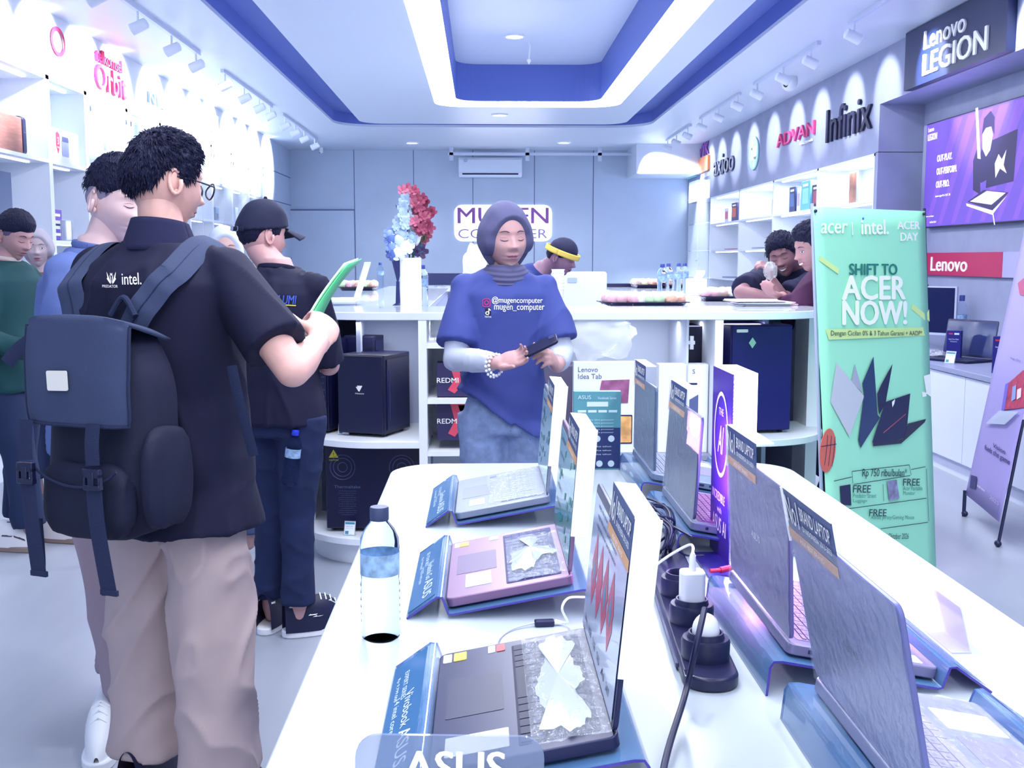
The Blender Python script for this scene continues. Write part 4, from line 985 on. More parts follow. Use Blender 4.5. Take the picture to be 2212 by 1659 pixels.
def stand(label, x, y, rz, lines, W_=.40):
    """acrylic laptop stand: local -y is the customer side; origin below the front edge of the laptop"""
    t = thing('laptop_stand', label, 'laptop stand', (x, y, ZT), rz, 'blue acrylic laptop stands')
    prof = [(-.062, 0.0), (-.012, .036), (-.006, .036), (.004, .008), (.012, .006), (DD+.012, .046), (DD+.022, .046), (DD+.026, .040), (DD+.030, 0)]
    th = .0035
    m = MB()
    pts = [Vector((0, a, b)) for a, b in prof]; n = len(pts)
    up = []
    for i in range(n):
        tdir = (pts[min(i+1, n-1)]-pts[max(i-1, 0)]).normalized(); nn = Vector((0, -tdir.z, tdir.y)); up.append(pts[i]+nn*th)
    vs = []
    for X_ in (-W_/2, W_/2): vs += [Vector((X_, p.y, p.z)) for p in pts]+[Vector((X_, p.y, max(p.z, 0))) for p in up]
    k = 2*n; fs = []
    for i in range(n-1):
        fs += [(n+i, n+i+1, k+n+i+1, k+n+i), (i, k+i, k+i+1, i+1)]
    m.add(vs, fs); sh = obj('bent_sheet', m, m_acr, t, smooth=50)
    e = MB()
    for s_ in (0, k):
        vv = vs[s_:s_+k]; dx = .0006 if s_ else -.0006
        vv = [v+Vector((dx, 0, 0)) for v in vv]
        e = MB(); e.add(vv, [(i, i+1, n+i+1, n+i) for i in range(n-1)]); obj('sheet_edge', e, m_edge, sh, smooth=0)
    # printed label on the sloping front
    a, b = Vector((0, -.062, 0)), Vector((0, -.012, .036)); upd = (b-a).normalized(); c = (a+b)/2
    M = frame((c.x, c.y, c.z), (1, 0, 0), upd); Ls = (b-a).length; off = Matrix.Translation((0, 0, th+.0006))
    m = MB(); card(m, M @ off, W_*.92, Ls*.92, .0004); lb = obj('label_card', m, m_labelblue, t, smooth=0)
    T = Matrix.Translation; m = MB(); M2 = M @ T((0, 0, th+.0014))
    x_ = W_*.28
    words(m, lines[0], W_*.24, Ls*.30, M2 @ T((x_, Ls*.15, 0)), 0, .01); words(m, lines[1], W_*.28, Ls*.22, M2 @ T((x_*.0, Ls*.12, 0)), 0)
    words(m, lines[2], W_*.26, Ls*.14, M2 @ T((0, -Ls*.2, 0)), 0); words(m, lines[3], W_*.24, Ls*.12, M2 @ T((-x_*.8, -Ls*.05, 0)), 0)
    words(m, lines[4], W_*.2, Ls*.1, M2 @ T((-x_*.8, -Ls*.28, 0)), 0)
    obj('label_words', m, mat('label_ink', 'cfe4f6', .5), lb, smooth=0)
    return t
TL = math.atan2(.04, DD)    # tilt of the laptops on the stands
def promo(parent_t, M, w, d, side, header, cols=('1d2f66', 'e09a4a'), poster='p1', rows=True, wrap=1):
    """printed carton frame clipped round the lid: header strip over the top and a strip down the near side with a folded white flap.
    M: lid frame; side=+1/-1 which end of the lid is near the camera"""
    T = Matrix.Translation; H = d*.97
    if header:
        t2 = thing('promo_header', header[0], 'promo card', (0, 0, 0)); t2.matrix_world = parent_t.matrix_world if False else parent_t.matrix_basis.copy()
        face, hw, hh, x0 = header[1], w*.52, .055, side*(w*.5-w*.26)
        m = MB(); m.box(x0-hw/2, x0+hw/2, H-.022, H+.040, face*.0035-.0006, face*.0035+.0006, M)
        cd_ = obj('card', m, mat('promo_navy', '33497c', .4), t2, smooth=0)
        FM = M @ T((x0, H+.008, face*.0046)) @ (Matrix.Identity(4) if face > 0 else Matrix.Rotation(PI, 4, 'Y'))
        m = MB(); card(m, FM, hw, .013, .0003, 0, -.024); obj('orange_stripe', m, mat('promo_orange', 'd9a06a', .4), cd_, smooth=0)
        m = MB(); words(m, 'No1', hw*.26, .034, FM @ T((-hw*.34, .008, .0006)), 0, .012); words(m, 'BRAND LAPTOP', hw*.6, .017, FM @ T((hw*.15, .014, .0006)), 0, .008); words(m, 'DI INDONESIA 2013-2023', hw*.58, .007, FM @ T((hw*.15, -.004, .0006)), 0)
        words(m, 'ASUS BEST BRAND', hw*.5, .006, FM @ T((0, -.024, .0008)), 0)
        obj('card_words', m, WINK(), cd_, smooth=0)
        # white folded flap at the near end
        xe = side*w/2
        m = MB(); m.box(min(xe+side*.004, xe+side*.006), max(xe+side*.004, xe+side*.006), H-.14 if face > 0 else H-.03, H+.040, -.026 if face > 0 else -.006, .004 if face > 0 else .026, M)
        obj('folded_flap', m, mat('flap_white', 'f6f8ff', .6), t2, smooth=0, label='white folded side flap')
        m = MB(); m.box(x0-hw/2, xe+side*.004, H+.038, H+.040, -.024 if face > 0 else -.004, .004 if face > 0 else .024, M)
        obj('folded_top', m, mat('flap_white'), t2, smooth=0)
        return t2
def poster_screen(lo, M, w, d, kind):
    T = Matrix.Translation; H = d*.97; m = MB(); m.box(-w*.47, w*.47, .012, H-.008, .0032, .0036, M)
    base = {'a': 'c8d4ec', 'b': '8fc4c8', 'c': 'b9dfe0'}[kind]
    p_ = obj('screen_poster', m, mat('poster_'+kind, base, .15, coat=.4), lo, smooth=0)
    FM = M @ T((0, H/2, .0038)); rnd = random.Random(ord(kind)); 
    m = MB()
    if kind == 'a':
        for i, x in enumerate((-.10, -.04, .02, .08)):
            for j in (-1, 1):
                poly(m, FM, [(x-.028, .01*j), (x, .045+.01*j), (x+.028, .01*j), (x, -.035+.01*j)], .0002+.00005*j)
        obj('poster_diamonds', m, mat('poster_red', 'c85470', .3), p_, smooth=0)
        m = MB()
        for x in (-.10, .02, .08): poly(m, FM, [(x-.012, .005), (x, .028), (x+.012, .005), (x, -.018)], .0004)
        obj('poster_gems', m, mat('poster_teal', '4f8fa8', .3), p_, smooth=0)
        m = MB()
        for i in range(6): words(m, ['144Hz', '16GB', '512GB', 'OLED', 'AI', '24/7'][i], .03, .010, FM @ T((-.13+.05*i, -.075, .0003)), 0)
        for i in range(3): words(m, 'upgrade your performance', .2, .008, FM @ T((-.02, .088-.013*i, .0003)), 0)
        obj('poster_words', m, INK(), p_, smooth=0)
    else:
        for i in range(16):
            a_, b_ = rnd.uniform(-.14, .14), rnd.uniform(-.075, .08); s_ = rnd.uniform(.01, .035)
            poly(m, FM, [(a_, b_), (a_+s_, b_+.004), (a_+s_+.006, b_+.018), (a_+.006, b_+.014)], .0002+.00003*i)
        obj('poster_shapes', m, mat('poster_shape_'+kind, {'b': '2f8f8c', 'c': '3f7f98'}[kind], .3), p_, smooth=0)
        m = MB()
        for i in range(5): words(m, ['Zenbook', 'intel core ultra', 'OLED touch', 'windows 11', 'all day battery'][i], .10, .010, FM @ T((-.09, .08-.03*i, .0006)), 0)
        obj('poster_words', m, INK(), p_, smooth=0)
    return p_
def film(lo_parent, M, name='protective_film', sx=.0):
    pass
def crinkle(t, w, d, seed, region=(0, 1, .42, 1), col='e8f0ff', amp=.007):
    """patches of shiny clear protective film bunched over the keyboard"""
    x0, x1, y0, y1 = region; nu, nv = 46, 34
    def fn(a, b):
        x = -w/2+w*(x0+(x1-x0)*a); y = d*(y0+(y1-y0)*b)
        z = .0215+amp*abs(noise.noise(Vector((x*30+seed, y*30, seed))))+.4*amp*noise.noise(Vector((x*90, y*90, seed)))
        e = min(a, 1-a, b, 1-b); z -= max(0, .08-e)*.03
        return (x, y, max(z, .0190))
    return obj('protective_film', MB().sheet(fn, nu, nv), mat('film_clear', 'e6f0ff', .08, alpha=.22, spec=1.0, bump=.9, bscale=60), t, smooth=80, label='crinkled clear film over the keyboard')
L_l = []
# ---- left row (customer side is -x): rz=-90 maps local -y to -x
def place(side, xf, yc, **k):
    rz = R(-90) if side < 0 else R(90)
    return rz
def left(yc, label, sl, lines, **kw):
    xf = -.062
    stand(sl, xf, yc, R(-90), lines)
    t, M, b, lo = laptop('open_laptop', label, (xf+.004, yc, ZT+.012), R(-90), DW, DD, tilt=0, **kw)
    t.rotation_euler = Matrix.Rotation(R(-90), 3, 'Z').__matmul__(Matrix.Rotation(TL, 3, 'X')).to_euler()
    return t, M, b, lo
def wedge(parent, w, x, y, z, rz): pass
YL = (1.325, 1.94, 2.555)
t1, M1, b1, lo1 = left(YL[0], 'black open laptop nearest the camera with yellow and red stickers and a torn film', 'blue acrylic stand under the nearest black laptop', ('ASUS', 'Vivobook', '14 intel core', 'EXPERT SERIES', 'Rp 9.799.000'),
     base='24284e', key='1a1e44', pad='1f2348', lid=106, screen='223060',
     stickers=((-.145, .03, .0, .0, 'f', ''),)[:0] + ((-.155, .030, .030, .018, 'e4c93a', 'yellow and white sticker'), (-.155, .012, .030, .012, 'f4f6ff', None), (-.160, .088, .026, .012, 'd8364e', 'red sticker'), (-.160, .075, .026, .010, 'eef0f8', None), (.13, .055, .05, .075, 'f2f5ff', 'white spec card')))
poster_screen(lo1, M1, DW, DD, 'a')
t2, M2_, b2, lo2 = left(YL[1], 'rose gold open laptop, middle of the left row, white film blob on its keys', 'blue acrylic stand under the rose gold laptop', ('ASUS', 'Vivobook Go', '14 OLED amd ryzen', 'BE YOUR BEST', 'Rp 7.399.000'),
     base='86688c', key='3c4176', pad='66547c', lid=105, screen='5f8fa0',
     stickers=((-.150, .026, .030, .018, 'e0c64a', 'yellow and white sticker'), (-.150, .012, .030, .010, 'f4f6ff', None), (-.155, .085, .026, .018, 'e9f2fa', 'small white and blue sticker'), (.10, .055, .075, .045, 'cfe0e8', 'pale spec sticker')))
poster_screen(lo2, M2_, DW, DD, 'b')
t3, M3_, b3, lo3 = left(YL[2], 'silver open laptop at the far end of the left row, pale keys', 'blue acrylic stand under the silver laptop', ('ASUS', 'Zenbook', '14 OLED intel', 'EVO EDITION', 'Rp 14.899.000'),
     base='828ba0', key='98a1b6', pad='78829a', lid=105, screen='6fa0ac',
     stickers=((-.150, .09, .026, .016, '4a6aa8', 'blue sticker'), (.11, .05, .06, .035, 'c8dde0', 'pale spec sticker')))
poster_screen(lo3, M3_, DW, DD, 'c')
crinkle(t1, DW, DD, 1, (.05, .98, .55, .97)); crinkle(t2, DW, DD, 5, (.2, .95, .5, .96)); crinkle(t3, DW, DD, 9, (.05, .95, .35, .95), amp=.005)
# white film patches
m = MB(); n = 22
def blob(t, pts, z=.0262, lab='white torn film patch'):
    m = MB(); c = Vector((sum(p[0] for p in pts)/len(pts), sum(p[1] for p in pts)/len(pts), 0))
    q_ = []
    for a, b in smoothpts2(pts): f_ = 1+.22*noise.noise(Vector((a*70, b*70, 3))); q_.append((c.x+(a-c.x)*f_, min(c.y+(b-c.y)*f_, DD*.95), z-.004))
    vs = [(c.x, c.y, z+.003)] + q_; k = len(vs)-1
    m.add(vs, [(0, 1+i, 1+(i+1) % k) for i in range(k)]); obj('film_patch', m, mat('film_white', 'c3cddd', .2, alpha=.85), t, smooth=80, label=lab)
def smoothpts2(pts):
    q = smoothpts([(a, b, 0) for a, b in pts+[pts[0]]], 5)[:-1]; return [(v.x, v.y) for v in q]
blob(t2, [(-.10, .155), (-.085, .135), (-.06, .15), (-.03, .14), (.0, .12), (.05, .115), (.10, .12), (.115, .15), (.07, .16), (.04, .175), (.045, .195), (.0, .19), (-.03, .165), (-.07, .17)])
blob(t1, [(-.15, .165), (-.13, .14), (-.08, .15), (-.02, .135), (.04, .13), (.10, .14), (.14, .13), (.155, .17), (.12, .19), (.05, .18), (.0, .195), (-.06, .18), (-.11, .19)])
# promo headers on the left row: printed face looks to -x (user side), near end = local... near camera is local +x for rz=-90?
def near_side(rz): return 1 if (Matrix.Rotation(rz, 3, 'Z') @ Vector((1, 0, 0))).y < 0 else -1
for tt, MM, nm in ((t1, M1, 'nearest black'), (t2, M2_, 'rose gold'), (t3, M3_, 'silver far')):
    promo(tt, MM, DW, DD, near_side(R(-90)), ('white-edged promo header clipped over the %s laptop screen' % nm, 1))
# ---- right row (customer side is +x)
def right(yc, label, sl, lines, **kw):
    xf = .632
    stand(sl, xf, yc, R(90), lines)
    t, M, b, lo = laptop('open_laptop', label, (xf-.004, yc, ZT+.012), R(90), DW, DD, **kw)
    t.rotation_euler = (Matrix.Rotation(R(90), 3, 'Z') @ Matrix.Rotation(TL, 3, 'X')).to_euler()
    return t, M, b, lo
YRr = (1.135, 1.61, 2.30, 2.80)
RL = [('silver laptop seen from behind, nearest on the right row, film peeling off its lid', 'blue acrylic stand under the nearest laptop of the right row', '6a6fa6', '8f98bc', '8088ac'),
      ('laptop seen from behind with the best brand header, second of the right row', 'blue acrylic stand under the second laptop of the right row', '69639a', '8a7ca4', '7f7ca0'),
      ('laptop seen from behind with a magenta lit screen side, third of the right row', 'blue acrylic stand under the third laptop of the right row', '56627f', '8c4a9a', '767f9c'),
      ('laptop seen from behind, farthest of the right row next to the spec board', 'blue acrylic stand under the farthest laptop of the right row', '5c6e8c', '8890b0', '7686a4')]
rts = []
for i, yc in enumerate(YRr):
    lb, sl, lidc, key, base = RL[i]
    t_, M_, b_, lo_ = right(yc, lb, sl, ('ASUS', 'Vivobook S', '14 intel core ultra', 'AI LAPTOP', 'Rp 11.499.000'), base=base, key='8e8aae' if i == 0 else key, lidcol=lidc, pad='7a7496', lid=(112, 103, 97, 100)[i], screen=('9a5ab0' if i == 2 else '3a3f80'),
       stickers=((.10, .05, .06, .075, 'f2f4fc', 'white spec card'), (-.155, .03, .03, .02, 'eef0f8', None)))
    rts.append((t_, M_, b_, lo_))
    # film bag over the lid back
    H = DD*.97
    def fn(a, b, M_=M_, s_=i): x = -DW*.505+DW*1.01*a; y = -.002+(H+.008)*b; return M_ @ Vector((x, y, -.0055-.0022*abs(noise.noise(Vector((x*18+s_, y*40, s_*2.1))))))
    obj('film_sleeve', MB().sheet(fn, 40, 30), mat('film_clear'), lo_, smooth=80, label='clear film over the lid back')
    ax = MB(); words(ax, 'ASUS', .05, .010, M_ @ Matrix.Translation((0, H*.5, -.0046)) @ Matrix.Rotation(PI, 4, 'Y'), .0003); obj('lid_emblem', ax, CHROME(), lo_, smooth=0)
crinkle(rts[0][0], DW, DD, 3, (.03, .97, .05, .95), amp=.006)
for i, nm in ((0, 'nearest right-row'), (1, 'second right-row'), (3, 'farthest right-row'), (2, 'third right-row')):
    far = -near_side(R(90))
    t_, M_ = rts[i][0], rts[i][1]
    promo(t_, M_, DW, DD, far, ('navy and orange best brand header clipped over the %s laptop' % nm, -1))
# price stands in front of the right row customer side
for i, yc in enumerate((1.05, 1.55)):
    t = thing('price_stand', ['clear price stand in front of the nearest right-row laptop', 'clear price stand in front of the second right-row laptop'][i], 'price card', (.735, yc+.06, ZT), R(90), 'clear price stands')
    obj('panel', MB().box(-.05, .05, -.001, .001, 0, .075, Matrix.Rotation(R(-15), 4, 'X')), mat('acrylic_clear'), t, smooth=0); obj('foot', MB().box(-.05, .05, 0, .03, 0, .002), mat('acrylic_clear'), t)
    obj('paper', MB().box(-.045, .045, -.002, -.0011, .004, .071, Matrix.Rotation(R(-15), 4, 'X')), mat('paper_white', 'eef2fa', .5), t, smooth=0)

# glowing promo column
q = at(1581, 1240, z=ZT)
t = thing('promo_column', 'tall dark promo column with a glowing white side and round emblem, between the right-row laptops', 'promo column', (.495, 2.10, ZT))
HC = .375; w, d = .046, .17
obj('body', MB().box(-w/2+.002, w/2-.002, -d/2+.002, d/2, 0, HC-.002), mat('column_core', 'f6f4ff', .5, emit=.9), t, smooth=0)
obj('lit_face', MB().box(-w/2, w/2, -d/2, -d/2+.002, 0, HC), mat('column_light', 'f4f0ff', .5, emit=2.2), t, smooth=0)
obj('lit_top', MB().box(-w/2, w/2, -d/2, d/2, HC, HC+.002), mat('column_light'), t, smooth=0)
obj('printed_side', MB().box(-w/2-.002, -w/2+.002, -d/2, d/2, 0, HC), mat('column_violet', '42269c', .4), t, smooth=0)
M = frame((-w/2-.0022, 0, HC/2), (0, -1, 0), (0, 0, 1)); m = MB(); n = 30
for i in range(n):
    a, b = 2*PI*i/n, 2*PI*(i+1)/n; e1, e2 = (.062, .085), (.054, .077)
    m.add([M @ Vector((e1[0]*math.cos(a), .06+e1[1]*math.sin(a), .0006)), M @ Vector((e1[0]*math.cos(b), .06+e1[1]*math.sin(b), .0006)), M @ Vector((e2[0]*math.cos(b), .06+e2[1]*math.sin(b), .0006)), M @ Vector((e2[0]*math.cos(a), .06+e2[1]*math.sin(a), .0006))], [(0, 1, 2, 3)])
obj('ring_emblem', m, WINK(), t)
m = MB(); T = Matrix.Translation; words(m, 'AI', .05, .055, M @ T((0, .05, 0)), .0007, .01, .3); words(m, 'THE', .04, .014, M @ T((0, .105, 0)), .0007, .01); words(m, 'INCREDIBLE', .11, .018, M @ T((-.01, -.065, 0)), .0007, .01); words(m, 'with', .04, .012, M @ T((0, -.09, 0)), .0007); words(m, 'ASUS AI', .12, .03, M @ T((0, -.12, 0)), .0007, .012)
obj('lettering', m, WINK(), t, smooth=0)
area('column_glow', (.53, 2.0, ZT+.2), .05, .3, 5, (.75, .3, 1), (R(-90), 0, 0))
area('column_glow', (.43, 2.1, ZT+.2), .15, .3, 1.5, (.6, .2, 1), (0, R(-90), 0))
obj('foot', MB().box(-.075, .05, -.20, .02, 0, .006), mat('column_foot', '231a70', .35), t, label='dark violet base plate')
m = MB(); m.tube([(-.03, -.14, .02), (-.055, -.15, .018)], .006, 10); m.tube([(-.055, -.15, .018), (-.075, -.155, .018)], .004, 10); obj('red_plug', m, mat('red_plug', 'c8304e', .4), t)
# spec board at far end
a = at(1235, 1000, z=ZT)
t = thing('spec_board', 'teal and navy spec sheet board standing at the far end of the table', 'board', (at(1284, 1005, z=ZT).x, 3.02, ZT))
y_ = 3.02; w = at(1335, 900, y=y_).x-at(1234, 900, y=y_).x; h = at(1284, 845, y=y_).z-ZT
obj('board', MB().box(-w/2, w/2, -.01, .02, 0, h), mat('board_teal', '5c9aa8', .4), t, smooth=0)
M = frame((0, -.0102, h/2), (1, 0, 0), (0, 0, 1)); m = MB(); card(m, M, w*.98, h*.52, .0003, 0, -h*.22); obj('printed_lower_half', m, mat('board_navy', '2c3a70', .4), t, smooth=0)
m = MB(); words(m, 'ASUS', w*.28, h*.05, M @ T((-w*.28, h*.43, .0006))); words(m, 'Vivobook Series', w*.4, h*.035, M @ T((w*.2, h*.42, .0006))); card(m, M, w*.45, h*.06, .0006, 0, h*.34); 
for i in range(4): card(m, M, w*.18, h*.03, .0006, -w*.33+i*w*.22, h*.25)
for i in range(5): words(m, 'intel core ultra processor', w*.7, h*.022, M @ T((-.0, h*.14-i*h*.04, .0006)))
for k, (cx, cy) in enumerate(((-.3, -.1), (0, -.1), (.3, -.1), (.05, -.42), (.3, -.42), (-.3, -.42))): m.prism([(w*cx+w*.07*math.cos(2*PI*i/16), h*cy+w*.07*math.sin(2*PI*i/16)) for i in range(16)], 0, .0007, 'z', M)
for i in range(3): words(m, 'garansi dua tahun', w*.6, h*.025, M @ T((0, -h*.20-i*h*.05, .0006)))
obj('print', m, mat('print_pale', 'd3e6f2', .5), t, smooth=0)
# power strip -------------------------------------------------------------------
t = thing('power_strip', 'long black power strip with round raised sockets lying on the table', 'power strip', (0, 0, ZT))
A = at(1535, 1480, z=ZT); Bq = at(1435, 1215, z=ZT); ax_ = (Bq-A); ax_.z = 0; ang = math.atan2(ax_.y, ax_.x)
t.location = (A.x, A.y, ZT); t.rotation_euler = (0, 0, ang)
Lp = ax_.length*1.28
obj('bar', MB().prism(rrect(Lp+.06, .078, .037, 8, cx=Lp/2-.0, cy=0), 0, .020), mat('strip_black', '23264a', .35), t, bevel=.004)
m = MB(); m.prism(rrect(Lp-.1, .006, .003, cx=Lp/2, cy=.040), .006, .012); obj('side_rail', m, mat('strip_grey', '4a5078', .4), t)
socks = []
for k, f in enumerate((.055, .055+.155, .055+.30)):
    s = MB().lathe([(.034, .018), (.035, .045), (.033, .050), (.027, .050), (.025, .058), (.0225, .058), (.020, .052), (.019, .040), (.001, .040)], (f, 0, 0), 36)
    so = obj('socket', s, mat('strip_black'), t)
    obj('socket_holes', MB().cyl(f-.008, 0, .0395, .041, .0025, 10).cyl(f+.008, 0, .0395, .041, .0025, 10), CHROME(), so)
    socks.append(Matrix.Translation((A.x, A.y, ZT)) @ Matrix.Rotation(ang, 4, 'Z') @ Vector((f, 0, .041)))
obj('switch', MB().box(-.02, -.0, .026, .038, .02, .022), CHROME(), t)
# plugs
t = thing('phone_charger', 'white square charger plugged into the middle socket', 'charger', socks[1])
obj('plug_body', MB().prism(rrect(.038, .034, .008), 0.004, .062), mat('plug_white', 'eef2ff', .3), t, bevel=.003)
obj('cable_sleeve', MB().lathe([(.006, .06), (.005, .085), (.003, .09)], n=12), mat('plug_white'), t)
cab = smoothpts([Vector((0, 0, .088)), Vector((-.0, .03, .095)), Vector((-.05, .04, .06)), Vector((-.10, -.02, .03)), Vector((-.13, -.08, .0))], 8)
obj('cable', MB().tube(cab, .0022, 8), mat('plug_white'), t)
t = thing('phone_charger', 'round white plug in the nearest socket of the power strip', 'charger', socks[0])
obj('plug_body', MB().ell((0, 0, .018), (.020, .019, .026), 20, 12), mat('plug_white'), t)
# thick black cable from bottom rising over the socket
c0 = at(1430, 1680, z=ZT+.02); c1 = at(1480, 1500, z=ZT+.03); c2 = at(1505, 1390, z=ZT+.09); c3 = at(1522, 1315, z=ZT+.12)
t = thing('power_cable', 'thick black cable rising from the table in front of the power strip sockets', 'cable', (c0.x, c0.y, 0))
e0 = Vector((c0.x-.05, c0.y-.25, ZT+.004)); org = Vector((c0.x, c0.y, 0))
obj('cable', MB().tube(smoothpts([p-org for p in (e0+Vector((0, -.1, 0)), e0, c0, c1, c2, c3)], 8), .0042, 10), mat('cable_black', '1c2048', .4), t)
# tangle of black cables
c = at(1430, 1190, z=ZT)
t = thing('cable_tangle', 'tangled bundle of black cables lying behind the power strip', 'cable', (c.x, c.y, ZT)); rnd = random.Random(2)
m = MB()
def Q(u, v, z=.03): p_ = at(u, v, z=ZT+z); return p_-Vector((c.x, c.y, ZT))
for k in range(9):
    pts = [Q(1360+rnd.uniform(0, 10), 1095+rnd.uniform(-8, 12), .07), Q(1395+rnd.uniform(-8, 8), 1085+rnd.uniform(-10, 25), .09), Q(1440+rnd.uniform(-10, 15), 1110+rnd.uniform(-20, 40), .08), Q(1452+rnd.uniform(-18, 8), 1160+rnd.uniform(-20, 20), .05), Q(1430+rnd.uniform(-20, 20), 1195+rnd.uniform(-15, 10), .02), Q(1400+rnd.uniform(-15, 30), 1190+rnd.uniform(-20, 10), .01)]
    m = MB(); m.tube(smoothpts(pts, 7), .0026, 7); obj('cable_loop', m, mat('cable_black'), t)
m = MB(); m.tube(smoothpts([Q(1370, 1100, .08), Q(1430, 1125, .08), Q(1495, 1160, .07)], 8), .0026, 7); obj('cable_loop', m, mat('cable_black'), t)
m = MB(); m.tube(smoothpts([Q(1468, 1192, .03), Q(1485, 1200, .02), Q(1520, 1200, .02)], 8), .002, 7); obj('cable_loop', m, mat('cable_black'), t)
# usb dongle and white cable near laptop 1
dq = at(1176, 1342, z=ZT+.008)
t = thing('usb_adapter', 'small black adapter on a thin white cable between the two near left laptops', 'adapter', (dq.x, dq.y, ZT+.0005), R(4))
obj('adapter_body', MB().prism(rrect(.032, .014, .003), 0, .010), mat('cable_black'), t, bevel=.002)
obj('connector', MB().box(.016, .028, -.003, .003, .003, .007), WHITE(), t)
def cable(t, pts, r, m_): o_ = t.matrix_basis.inverted(); obj('cable', MB().tube([o_ @ p_ for p_ in smoothpts(pts, 8)], r, 8), m_, t)
bpy.context.view_layer.update()
cable(t, [at(1158, 1345, z=ZT+.006), at(1110, 1358, z=ZT+.003), at(1080, 1378, z=ZT+.003), at(1068, 1402, z=ZT+.02)], .0014, mat('cable_grey', 'b9c0d8', .4))
cable(t, [at(1200, 1340, z=ZT+.006), at(1226, 1345, z=ZT+.01), at(1214, 1315, z=ZT+.05), at(1228, 1292, z=ZT+.055), at(1262, 1290, z=ZT+.04)], .002, mat('plug_white'))
# big water bottle on the table
q = at(823, 1378, z=ZT)
bb = bottle_proto('water_bottle', 'clear water bottle with a dark cap standing alone on the demo table', q, .21, .031, '3a4468', '93b4d6')
# foreground acrylic brand sign (the next stand's upright lip)
t = thing('acrylic_sign', 'rounded clear acrylic brand sign cut by the bottom edge of the photo', 'sign', (0, 0, ZT))
yS = 1.0
pl_ = at(765, 1640, y=yS); pr_ = at(1173, 1640, y=yS); zt_ = at(960, 1588, y=yS).z
t.location = ((pl_.x+pr_.x)/2, yS, ZT); w = pr_.x-pl_.x; hS = zt_-ZT
M = frame((0, 0, hS/2), (1, 0, 0), (0, 0, 1))
m = MB(); m.prism(rrect(w, hS, .022), -.002, .002, 'z', M @ Matrix.Rotation(R(-1.5), 4, 'Z')); obj('panel', m, mat('acrylic_pale', '8593b4', .05, alpha=.5, spec=.9), t)
m = MB(); words(m, 'ASUS', w*.53, .032, M @ Matrix.Translation((w*.03, hS/2-.031, .003)) @ Matrix.Rotation(R(-1.5), 4, 'Z'), 0, .03); obj('lettering', m, WINK(), t, smooth=0)
m = MB(); m.box(-w*.4, w*.4, -.03, .05, 0, .004); obj('foot', m, mat('acrylic_pale'), t)
# ================================================================== standing banners
def quadframe(P00, P10, P11, P01):
    """point on a slightly sagging banner sheet: a across, b up"""
    return lambda a, b: (P00*(1-a)+P10*a)*(1-b)+(P01*(1-a)+P11*a)*b
# green banner: corners in the photo (1755,445) (2000,455) ; lower edge hidden ; right lower corner (2022,1215)
BRY, BLY = 4.55, 4.05
pr = at(2022, 1222, y=BRY); ZB = .12
tl, tr = at(1757, 446, y=BLY), at(1999, 456, y=BRY)
pbr = at(2026, 1330, y=BRY-.02); 
bl = at(1796, 1330, y=BLY-.02)
t = thing('standing_banner', 'mint green standing banner with laptop advert between the table and the right counter', 'banner', (0, 0, 0))
GB = quadframe(bl, pbr, tr, tl)
n_ = (pbr-bl).cross(tl-bl).normalized(); n_ = n_ if n_.y < 0 else -n_
def GP(a, b, off=.0): return GB(a, b)+n_*off
m = MB().sheet(lambda a, b: GP(a, b, -.002-.004*math.sin(PI*a)), 12, 24); so = obj('sheet', m, mat('banner_mint', 'a0eecb', .55), t, solid=.002, smooth=60)
def UV(u, v):   # photograph pixel -> banner coordinates by intersection with the banner plane
    o = Vector((0, 0, CAMZ)); d = _fw*F + _rt*(u-1106) - _up*(v-829.5); k = (bl-o).dot(n_)/d.dot(n_); p = o+d*k
    ex = (pbr-bl); ez = (tl-bl); exn = ex.length; ux = ex/exn; uz = (ez-ux*ez.dot(ux)); uz.normalize()
    return Vector(((p-bl).dot(ux), (p-bl).dot(uz)))
_ux = (pbr-bl).normalized(); _e = (tl-bl); _uz = (_e-_ux*_e.dot(_ux)).normalized()
BM = Matrix(((_ux.x, _uz.x, n_.x, bl.x), (_ux.y, _uz.y, n_.y, bl.y), (_ux.z, _uz.z, n_.z, bl.z), (0, 0, 0, 1)))
def bw(s, u0, v0, u1, v1, m, bold=0, off=.0022, shear=0, name='lettering', par=None):
    a, b = UV(u0, (v0+v1)/2), UV(u1, (v0+v1)/2); c0, c1 = UV((u0+u1)/2, v0), UV((u0+u1)/2, v1)
    ang = math.atan2(b.y-a.y, b.x-a.x); w = (b-a).length; h = (c0-c1).length; c = (a+b)/2
    M = BM @ Matrix.Translation((c.x, c.y, off)) @ Matrix.Rotation(ang, 4, 'Z')
    mb_ = MB(); words(mb_, s, w, h, M, 0, bold, shear); return obj(name, mb_, m, par or t, smooth=0)
def bpoly(pts, m, off=.004, name='picture', par=None, smooth=0):
    mb_ = MB(); poly(mb_, BM, [tuple(UV(u, v)) for u, v in pts], off*.4); return obj(name, mb_, m, par or t, smooth=0)
gW = mat('banner_white', 'f6fffb', .5); gT = mat('banner_teal', '1c7f78', .5); gY = mat('banner_yellow', 'd0f0a0', .5); gI = mat('banner_ink', '1c3a4c', .5); gK = mat('banner_dark', '1b2450', .5)
bw('acer', 1772, 482, 1830, 504, gW, .03, shear=.15); bw('intel.', 1860, 474, 1918, 506, gW, .045); bw('ACER\nDAY', 1938, 478, 1986, 520, gW, .045)
bpoly([(1839, 480), (1841, 480), (1842, 508), (1840, 508)], gW); bpoly([(1861, 470), (1865, 470), (1865, 475), (1861, 475)], mat('intel_blue', '3f7fd0', .5), .008)
bpoly([(1770, 552), (1812, 580), (1810, 592), (1768, 562)], gY); bpoly([(1970, 655), (2000, 680), (1998, 692), (1968, 668)], gY)
